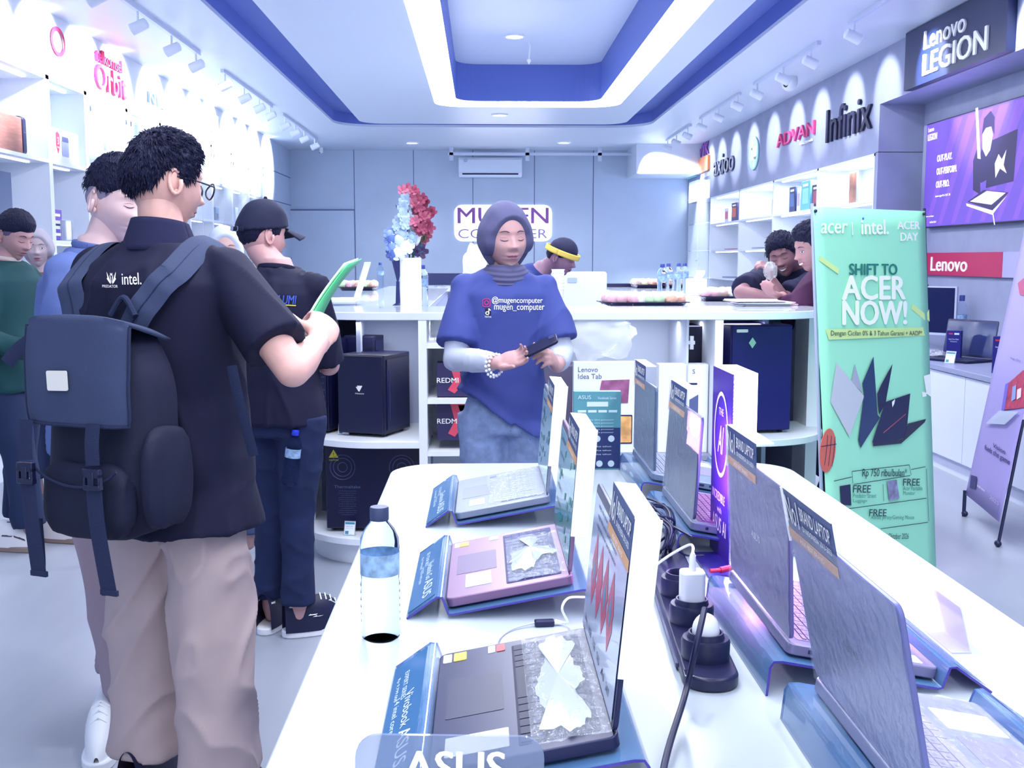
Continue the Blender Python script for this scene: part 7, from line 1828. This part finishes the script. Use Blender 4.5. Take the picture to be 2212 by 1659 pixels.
# pocket seams and side pouch
obj('side_pouch', MB().ell((cx+.145, by+.05, .90), 1, 30, 22, fn=lambda v, d: Vector((math.copysign(abs(d[0])**.7, d[0])*.022, math.copysign(abs(d[1])**.7, d[1])*.075, math.copysign(abs(d[2])**.6, d[2])*.11))*(1+.08*noise.noise(Vector(d)*2.5))), m_bag, bag, smooth=80)
obj('front_pocket', MB().ell((cx-.0, by-.030, .855), 1, 34, 22, fn=lambda v, d: Vector((math.copysign(abs(d[0])**.55, d[0])*.118, math.copysign(abs(d[1])**.7, d[1])*.036, math.copysign(abs(d[2])**.6, d[2])*.085))*(1+.06*noise.noise(Vector(d)*2.5+Vector((4, 0, 0))))), m_bag, bag, smooth=80)
seam = [Vector((cx-.115+.23*i/12, by-.070-.0*i, .93-.04*math.sin(PI*i/12)**.7)) for i in range(13)]
obj('seam', MB().tube(seam, .003, 6), m_web, bag)
# wrist loop
obj('cord_loop', MB().tube(smoothpts([(cx-.145, by-.03, .80), (cx-.150, by-.035, .74), (cx-.142, by-.035, .68), (cx-.132, by-.035, .70), (cx-.140, by-.03, .80)], 6), .0035, 6), m_web, bag)
# shoulder straps over the back and shoulders (ray cast on the polo)
bpy.context.view_layer.update()
def on_back(x, z, lift=.010):
    ok, hit, nn, _ = po.ray_cast(Vector((x, -.8, z)), Vector((0, 1, 0)))
    return (hit+Vector((0, -lift, 0))) if ok else Vector((x, -.12, z))
for sd, x0, x1 in ((-1, -.125, -.165), (1, .04, .135)):
    P_ = []
    for i in range(10):
        t = i/9; P_.append(on_back(x0+(x1-x0)*t, 1.20+.145*t, .012))
    def on_top(x, y):
        ok, hit, nn, _ = po.ray_cast(Vector((x, y, 2.0)), Vector((0, 0, -1))); return hit+Vector((0, 0, .008)) if ok else Vector((x, y, 1.38))
    P_ += [on_top(x1, -.045), on_top(x1, .0), on_top(x1, .045), Vector((x1, .115, 1.31)), Vector((x1, .135, 1.20))]
    P_ = smoothpts(P_, 4); w = [.037]*len(P_)
    obj('shoulder_strap', MB().tube(P_, w, 12, flat=.13, ref=(1, 0, 0)), m_flap, bag, smooth=60)
    obj('strap_stitch', MB().tube([p+Vector((0, -.0045, .0015)) for p in P_[:44]], .0022, 6), m_web, bag)
# dangling adjuster strap at his right side
pts = [BW(500, 790, 2.36), BW(520, 880, 2.36), BW(548, 985, 2.36)]
obj('loose_strap', MB().tube(smoothpts(pts, 6), [.014]*13, 8, flat=.1, ref=(1, 0, 0)), m_web, bag)
obj('haul_loop', MB().tube(smoothpts([(cx-.03, by+.09, 1.245), (cx-.0, by+.10, 1.285), (cx+.04, by+.09, 1.245)], 6), .007, 8), m_web, bag)
obj('loose_strap', MB().tube(smoothpts([BW(66, 735, 2.5), BW(40, 755, 2.5), BW(14, 785, 2.5)], 5), .016, 8, flat=.12), m_web, bag)

# ---- green brochure in his right hand
t = thing('brochure', 'green folded brochure seen edge-on in the hand of the man in black', 'brochure', (0, 0, 0))
b0, b1 = at(642, 750, y=2.74), at(752, 570, y=2.86)
ax = (b1-b0).normalized(); wv = Vector((.22, .97, .12)).normalized()
for i, (cc, dz_) in enumerate((('57c98a', 0), ('d9efe6', .006))):
    vs = []; m = MB(); n = 14
    for j in range(n+1):
        f = j/n; c = b0+(b1-b0)*f+Vector((-.012*math.sin(PI*f), 0, .0))+Vector((-dz_*1.6, 0, dz_*.2)); vs += [c, c+wv*.11+Vector((.0, 0, .012*math.sin(PI*f)))]
    m.add(vs, [(2*j, 2*j+1, 2*j+3, 2*j+2) for j in range(n)])
    obj('leaf_page', m, mat('page_'+cc, cc, .35), t, solid=.003, smooth=60)

# ---------------------------------------------------------- man in the blue sweater
g = at(168, 900, y=3.02)
B = Person('man in a blue sweater and taupe trousers standing behind the backpack, facing right', (g.x+.04, 3.14, 0), 96, 1.64, 'e6c4c6', wide=1.05)
L = B.loc
B.arm(1, (.24, .04, 1.08), (.14, .24, 1.12), (-.5, .6, .3), (-.3, 0, 1)); B.arm(-1, (-.24, .06, 1.08), (-.10, .27, 1.14), (.5, .5, .3), (.3, 0, 1))
B.stand(.10, (-.02, .10))
B.finish(.006, (-.0, .055, 1.53), 22, 14, 0)
hl2 = short_line(.060, .014, -.045)
B.hp('hair', hair_mesh(lambda phi, p: float(np.interp(phi, [0, R(35), R(55), R(72), R(88), R(104), R(130), PI], [.050, .048, .036, .022, .020, .030, .015, -.005])), .016, rough=.004, top=.012, seed=8, tufts=900, tl=.02), HAIRM(), 'black hair with faded sides')
B.hp('shaved_sides', hair_mesh(short_line(.062, .005, -.055), .0018, rough=.0005), mat('hair_stubble', '8d84a0', .8))
B.features('down', '2a2440', 'c07c88')
m_sw = mat('sweater_blue', '5d70ae', .85, bump=.3, bscale=700)
tshirt(B, m_sw, .030, .8, .082, .085, (.86, .19, .145), .010, long=True, name='sweater', seed=11, f=5, label='blue sweater', cuff=.046); crewneck(B, m_sw, 1.455, .070, .012)
B.cloth('trousers', jeans(B, MB(), .024, .090, .125, kn=.012), mat('trousers_taupe', 'a3919f', .85, bump=.15, bscale=900), .009, cloth_fold(.012, 5, 1, .4, seed=9, diag=.8, ztop=.86), label='taupe trousers')
shoe(B.r, -.10, .14, R(0), .29); 
q = B.loc(at(222, 1625, z=0)); shoe(B.r, q.x, q.y, -R(72), .27, up='eef2fa', lab='white running shoe')

# ---------------------------------------------------------- man in dark green at the left edge
g = at(22, 900, y=5.35)
C = Person('man in a dark green jacket with a pale collar at the left edge', (g.x+.08, 5.2, 0), 100, 1.60, 'b48c90', wide=1.1)
C.arm(1, (.25, .02, 1.02), (.17, .22, .95), (0, 1, -.2), (-1, 0, 0)); C.arm(-1, (-.25, .02, 1.02), (-.2, .18, .92), (0, 1, -.3), (1, 0, 0))
C.stand(.09, (-.06, .12)); C.finish(.008, (0, .055, 1.475), 14, 22, 0, hq=.7)
C.hp('hair', hair_mesh(lambda phi, p: float(np.interp(phi, [0, R(40), R(60), R(88), R(110), PI], [.045, .045, .03, .02, .0, -.045])), .018, rough=.004, top=.008, seed=2, n=70, k=50), HAIRM(), 'black hair')
C.hp('shaved_sides', hair_mesh(short_line(.06, .0, -.06), .0018, rough=.0005, n=60, k=40), mat('hair_stubble2', '5a5478', .8)); C.features('down', '2a2440', '9a6878')
tshirt(C, mat('jacket_green', '0d4048', .85), .034, .8, .084, .085, (.80, .20, .15), .010, long=True, name='jacket', voxel=.012, seed=4, label='dark green jacket')
crewneck(C, mat('collar_cream', 'cfc3c0', .8), 1.462, .068, .013)
C.cloth('trousers', jeans(C, MB(), .018, .085, .12), mat('trousers_dark', '1c2a50', .85), .012, cloth_fold(.008, 6, seed=3, ztop=.86), label='dark trousers')
pat = [(.35, .5, .1, .9), (.45, .6, .1, .9), (.60, .40, .1, .9), (.70, .50, .1, .9)]
shoe(C.r, .10, .04, R(-2), .28, 'e6e4ea', '8f7c78', ('4a3a4a', pat), lab='white shoe with dark crossed stripes'); shoe(C.r, -.08, .22, R(0), .28, 'd8d4dc', '8f7c78', ('4a3a4a', pat), lab='white shoe with dark crossed stripes')
# person behind him
g = at(92, 700, y=6.3)
D_ = Person('person in a pale beige headscarf mostly hidden behind the man in green', (g.x, 6.3, 0), 165, 1.52, 'b3a0aa', wide=.95)
D_.arm(1, (.22, .05, 1.05), (.12, .25, 1.0), (-.5, .5, 0), (0, 0, 1)); D_.arm(-1, (-.22, .05, 1.05), (-.12, .25, 1.0), (.5, .5, 0), (0, 0, 1)); D_.stand(.08)
D_.finish(.010, (0, .03, 1.43), 0, 5, 0, fem=1, hq=.6); D_.features('open')
D_.hp('headscarf', MB().ell((0, 0, 0), 1, 60, 46, fn=hood), mat('hijab_beige', 'a9a3b4', .8), 'pale beige headscarf')
tshirt(D_, mat('top_brown', '6b4a58', .85), .03, .8, .08, .08, (.62, .20, .15), .008, long=True, name='tunic', voxel=.014, seed=2, label='brown tunic')
D_.cloth('trousers', jeans(D_, MB(), .018, .085, .12), mat('trousers_dark'), .014, None)
for sd in (-1, 1): shoe(D_.r, sd*.08, .05, 0, .25, '8a6a70', '4a3a4a')

# ---------------------------------------------------------- man in the black cap
g = at(606, 1000, y=3.92)
E_ = Person('man in a black cap and black T-shirt seen from behind, bottle in his back pocket', (g.x+.005, 3.92, 0), 18, 1.57, 'c79a9c', wide=.88)
E_.arm(1, (.15, .09, .985), (.08, .25, .97), (-.9, .2, .1), (0, -1, 0)); E_.arm(-1, (-.19, .06, .985), (-.10, .25, .99), (.9, .2, .1), (0, 1, 0))
E_.stand(.065, (.02, -.03)); E_.finish(.006, (-.075, .035, 1.455), 30, 8, 2)
E_.hp('hair', hair_mesh(short_line(.06, -.005, -.062), .006, rough=.003, seed=5, n=80, k=60), HAIRM(), 'short black hair under the cap'); E_.features('open')
def capf(v, d):
    d = Vector(d); p = head_map(d); nrm = Vector((d.x/HA, d.y/HF, d.z/HC_)).normalized(); l = .012 if d.y < 0 else .036; l = float(np.interp(abs(math.atan2(d.x, d.y)), [0, R(60), R(95), PI], [.045, .035, .020, -.008])); w = vsmooth(l-.004, l+.006, p.z)
    return p+nrm*((.016+.010*vsmooth(.04, .12, p.z)+.002*noise.noise(d*3))*w-.012*(1-w))
m_cap = mat('cap_black', '10173a', .8, bump=.3, bscale=900); co = E_.hp('cap', MB().ell((0, 0, 0), 1, 90, 70, fn=capf), m_cap, 'black baseball cap')
def brim(a, b): th = (a-.5)*2.0; r_ = .086+.075*b; return (.078*math.sin(th)*(1+.12*b), .030+.068*math.cos(th)+.085*b*math.cos(th*.8), .040-.018*b-.024*(th/1.0)**2*(.6+.4*b))
x_ = MB().sheet(brim, 26, 10); xo = E_.hp('cap_brim', x_, m_cap, 'curved brim'); md = xo.modifiers.new('s', 'SOLIDIFY'); md.thickness = .004
E_.hp('cap_button', MB().ell((0, -.005, .146), .008, 10, 6), m_cap)
E_.hp('cap_strap', MB().tube([(-.045, -.112, .008), (-.02, -.122, .006), (.02, -.122, .006), (.045, -.112, .008)], .009, 8, flat=.2, ref=(0, 0, 1)), m_cap)
E_.hp('cap_buckle', MB().cbox((-.012, -.1275, .007), (.022, .004, .018)).tube([(.018, -.126, .016), (.026, -.125, .014), (.027, -.125, .0), (.020, -.126, -.003)], .0016, 6), CHROME(), 'metal cap buckle')
m_bt = mat('tshirt_black', '0a0c30', .85, bump=.15, bscale=900); ts = tshirt(E_, m_bt, .022, .97, .062, .070, (.845, .178, .138), .008, seed=6, label='black T-shirt'); crewneck(E_, m_bt, 1.448, .066, .010)
E_.cloth('jeans', jeans(E_, MB(), .008, .070, .13), mat('denim_dark', '14234e', .85, bump=.3, bscale=700, var=.15, scale=14), .008, cloth_fold(.005, 9, 1, 1.2, seed=2, ztop=.86), label='dark slim jeans')
nk = [(.30, .62, .15, .75), (.36, .70, .1, .5), (.05, .15, .4, .9)]
shoe(E_.r, .125, .03, -R(50), .285, '161a40', 'f0f2fa', ('f2f4fc', nk), lab='black and white sneaker with a curved side mark'); shoe(E_.r, -.07, .07, R(5), .285, '161a40', 'f0f2fa', ('f2f4fc', nk))
bpy.context.view_layer.update()
back_words(E_, 'ILKOM UMI', 552, 637, 640, 656, mat('print_blue', '3c5cd0', .5), 3.8, .008, -.03, garment=ts, shear=.2)
back_words(E_, lambda mb_, M, w, h: mb_.add([M @ Vector((a*w, b*h, 0)) for a, b in ((-.5, .3), (.48, -.5), (.5, -.2), (-.5, .5))], [(0, 1, 2, 3)]), 560, 654, 640, 661, mat('print_yellow', 'd8cf3a', .5), 3.8, garment=ts)
q = at(622, 935, y=3.80)
bt = copy_tree(bp0, label='small water bottle with a blue cap in the back pocket of the capped man', loc=(q.x, q.y, q.z-.185), rz=0); bt.scale = (.9, .9, .9); bt['group'] = ''; del bt['group']
for c_ in bt.children:
    if c_.name.startswith('cap'):
        c_.data = c_.data.copy(); c_.data.materials[0] = mat('cap_vivid_blue', '2438c8', .4)
bt.rotation_euler = (R(0), R(8), 0)
# woman in a light grey headscarf beyond him
g = at(487, 700, y=4.95)
G_ = Person('woman in a light grey headscarf half hidden behind the capped man', (g.x, 4.95, 0), 160, 1.50, 'c8a4a4', wide=.95)
G_.arm(1, (.22, .05, 1.0), (.10, .25, 1.0), (-.5, .5, 0), (0, 0, 1)); G_.arm(-1, (-.22, .05, 1.0), (-.10, .25, 1.0), (.5, .5, 0), (0, 0, 1)); G_.stand(.08, (0, .15))
G_.finish(.009, (0, .03, 1.405), 2, 2, 0, fem=1, hq=.8); G_.features('open', '4a3a50', 'b8788a')
G_.hp('headscarf', MB().ell((0, 0, 0), 1, 80, 60, fn=hood), mat('hijab_light', 'c3cbe2', .8), 'light grey headscarf')
def cape(a, b): th = 2*PI*a; rr = .075+.12*b+.006*math.sin(th*7)*b; return (rr*1.25*math.cos(th), rr*.85*math.sin(th), 1.36-.19*b)
o = put('scarf_drape', MB().sheet(cape, 60, 16).mesh('cape', [], 80), mat('hijab_light'), G_.r); md = o.modifiers.new('s', 'SOLIDIFY'); md.thickness = .004
tshirt(G_, mat('top_slate', '5a6a94', .85), .026, .8, .08, .08, (.62, .19, .14), .006, long=True, name='tunic', voxel=.014, seed=5, label='slate tunic')
G_.cloth('trousers', jeans(G_, MB(), .018, .085, .12), mat('trousers_grey', '4c5a84', .85), .014, None)
shoe(G_.r, .08, .05, 0, .25); q = G_.loc(at(622, 1236, z=0)); shoe(G_.r, q.x, q.y, R(-60), .26, 'f4f4fa', 'b09a94', lab='white shoe with a tan sole')

# ---------------------------------------------------------- seated woman far left
g = at(683, 640, y=12.0)
H_ = Person('woman in a greige headscarf seated far back at the left, behind the counter', (g.x, 12.0, -.0), 175, 1.5, '9a7484', wide=.9)
H_.r.location.z = -.36
for sd in (-1, 1): H_.leg(sd, (sd*.09, 0, .83), (sd*.10, .42, .83), (sd*.10, .44, .45))
H_.arm(1, (.2, .05, 1.03), (.10, .25, .95), (-.5, .5, 0), (0, 0, 1)); H_.arm(-1, (-.2, .05, 1.03), (-.10, .25, .95), (.5, .5, 0), (0, 0, 1))
H_.finish(.014, (0, .03, 1.405), 5, 10, 0, fem=1, hq=.5); H_.features('down', '2a2440', '8a5068')
H_.hp('headscarf', MB().ell((0, 0, 0), 1, 50, 40, fn=hood), mat('hijab_greige', '8f8a9c', .8), 'greige headscarf')
o = put('scarf_drape', MB().sheet(cape, 60, 16).mesh('cape', [], 80), mat('hijab_greige'), H_.r); md = o.modifiers.new('s', 'SOLIDIFY'); md.thickness = .004
tshirt(H_, mat('top_dark', '3a3a60', .85), .026, .8, .08, .08, (.80, .19, .14), .006, long=True, name='tunic', voxel=.016)
mb = MB()
for sd, (a, b, c) in H_.legs.items(): mb.capsule(a, b, .10, .085, 16); mb.capsule(b, c, .08, .07, 16)
H_.cloth('trousers', mb, mat('trousers_dark'), .014, None)
t = thing('stool', 'plain seat under the far seated woman, hidden by the counter', 'stool', (g.x, 12.0, 0)); obj('seat', MB().cyl(0, 0, .325, .365, .18), m_cg, t)
for i in range(4): a = PI/4+i*PI/2; obj('leg', MB().tube([(.13*math.cos(a), .13*math.sin(a), .33), (.16*math.cos(a), .16*math.sin(a), 0)], .012, 8), CHROME(), t)

# ---------------------------------------------------------- man with yellow headband bending behind the counter
g = at(1105, 700, y=7.1)
I_ = Person('man in navy wearing a black cap with a yellow band, bending behind the counter', (g.x-.10, 7.1, 0), 112, 1.66, '87667e', lean=40, wide=1.0)
I_.arm(1, (.22, .16, 1.10), (.12, .34, 1.2), (-.2, 1, .1), (0, 0, -1)); I_.arm(-1, (-.22, .16, 1.10), (-.12, .34, 1.2), (.2, 1, .1), (0, 0, -1)); I_.stand(.10, (0, 0))
I_.finish(.008, (0, .05, 1.56), 0, -18, 0, hq=.8); I_.features('down', '1a1a3a', '6a4058')
I_.hp('hair', hair_mesh(short_line(.06, .0, -.06), .008, rough=.003, n=60, k=46), HAIRM())
I_.hp('cap', hair_mesh(lambda phi, p: .030, .016, rough=.001, n=60, k=46), mat('cap_navy', '14183e', .8), 'black round cap')
def bandf(a, b): th = 2*PI*a; return (.097*math.cos(th), .115*math.sin(th)-.006, .018+.036*b)
o = I_.hp('headband', MB().sheet(bandf, 50, 5), mat('band_yellow', 'd9c05a', .7), 'yellow band'); md = o.modifiers.new('s', 'SOLIDIFY'); md.thickness = .006
tshirt(I_, mat('shirt_navy', '16286c', .85), .022, .9, .075, .085, (.80, .185, .140), .007, voxel=.012, seed=3, label='navy shirt')
I_.cloth('trousers', jeans(I_, MB(), .014, .08, .12), mat('trousers_dark'), .014, None)
for sd in (-1, 1): shoe(I_.r, sd*.1, .05, 0, .28, '1a1d44', '1a1d44')

# ---------------------------------------------------------- two men leaning on the right side of the counter
g = at(1700, 700, y=6.1)
J = Person('smiling man in a dark T-shirt leaning over the right end of the counter', (1.93, 6.22, 0), 222, 1.66, '8c6670', lean=30, wide=1.05)
L = J.loc
hc = at(1692, 552, y=5.95)
def preinv(P_, p):  # undo the lean so a world target can be given
    p = P_.loc(p); c = Vector((0, 0, P_.waist)); d = p-c; a = P_.lean
    return Vector((p.x, d.y*math.cos(a)-d.z*math.sin(a), c.z+d.y*math.sin(a)+d.z*math.cos(a)))
J.arm(1, preinv(J, at(1600, 632, y=5.80)), preinv(J, at(1690, 652, y=5.72)), Vector((-.4, .7, 0)), (0, 0, -1))
J.arm(-1, preinv(J, at(1690, 650, y=5.75)), preinv(J, at(1668, 606, y=5.75)), preinv(J, at(1655, 575, y=5.75))-preinv(J, at(1668, 606, y=5.75)), (1, .3, 0), (40, 50, 50, 50), 20)
J.stand(.10, (0, -.05)); J.finish(.007, preinv(J, hc), -14, -12, 6, hq=.9); J.features('down', '1a1a3a', '9a5a68', smile=.7)
J.hp('hair', hair_mesh(lambda phi, p: float(np.interp(phi, [0, R(35), R(55), R(72), R(88), R(104), R(130), PI], [.056, .050, .03, .0, -.005, .02, -.03, -.06])), .018, rough=.008, top=.010, seed=12, tufts=900, tl=.022), HAIRM(), 'thick tousled black hair')
tshirt(J, mat('tshirt_ink', '14163c', .85), .020, .88, .074, .086, (.80, .185, .140), .007, voxel=.010, seed=3, label='dark T-shirt')
J.cloth('trousers', jeans(J, MB(), .014, .08, .12), mat('trousers_dark'), .014, None)
for sd in (-1, 1): shoe(J.r, sd*.1, .0, 0, .28, '1a1d44', '1a1d44')
K_ = Person('man in a maroon shirt smiling beside him, half hidden by the green banner', (1.98, 5.52, 0), 245, 1.66, 'a97e84', lean=14, wide=1.05)
L = K_.loc; hc = at(1755, 536, y=5.42)
K_.arm(1, preinv(K_, at(1712, 690, y=5.5)), preinv(K_, at(1690, 640, y=5.55)), Vector((0, .6, .3)), (0, 0, 1)); K_.arm(-1, (-.25, .06, 1.05), (-.12, .28, 1.08), (.4, .6, 0), (0, 0, -1))
K_.stand(.10, (0, 0)); K_.finish(.008, preinv(K_, hc), 10, 4, 0, hq=.9); K_.features('open', '1a1a3a', '9a5a68', smile=1)
K_.hp('hair', hair_mesh(short_line(.058, .0, -.05), .022, rough=.009, top=.008, seed=14, tufts=500, tl=.02), HAIRM(), 'curly black hair')
tshirt(K_, mat('shirt_maroon', '3f1440', .85), .026, .9, .080, .090, (.80, .19, .145), .008, long=True, name='shirt', voxel=.010, seed=8, label='maroon shirt')
K_.cloth('trousers', jeans(K_, MB(), .014, .08, .12), mat('trousers_dark'), .014, None)
for sd in (-1, 1): shoe(K_.r, sd*.1, .05, 0, .28, '1a1d44', '1a1d44')
t = thing('plastic_cup', 'crumpled clear wrapper held up by the smiling man in the dark T-shirt', 'wrapper', at(1664, 585, y=5.72)); obj('wrapper', MB().ell((0, 0, 0), (.035, .03, .045), 18, 12, fn=lambda v, d: v*(1+.4*noise.noise(Vector(d)*3))), mat('cellophane'), t); t.name = 'snack_wrapper'
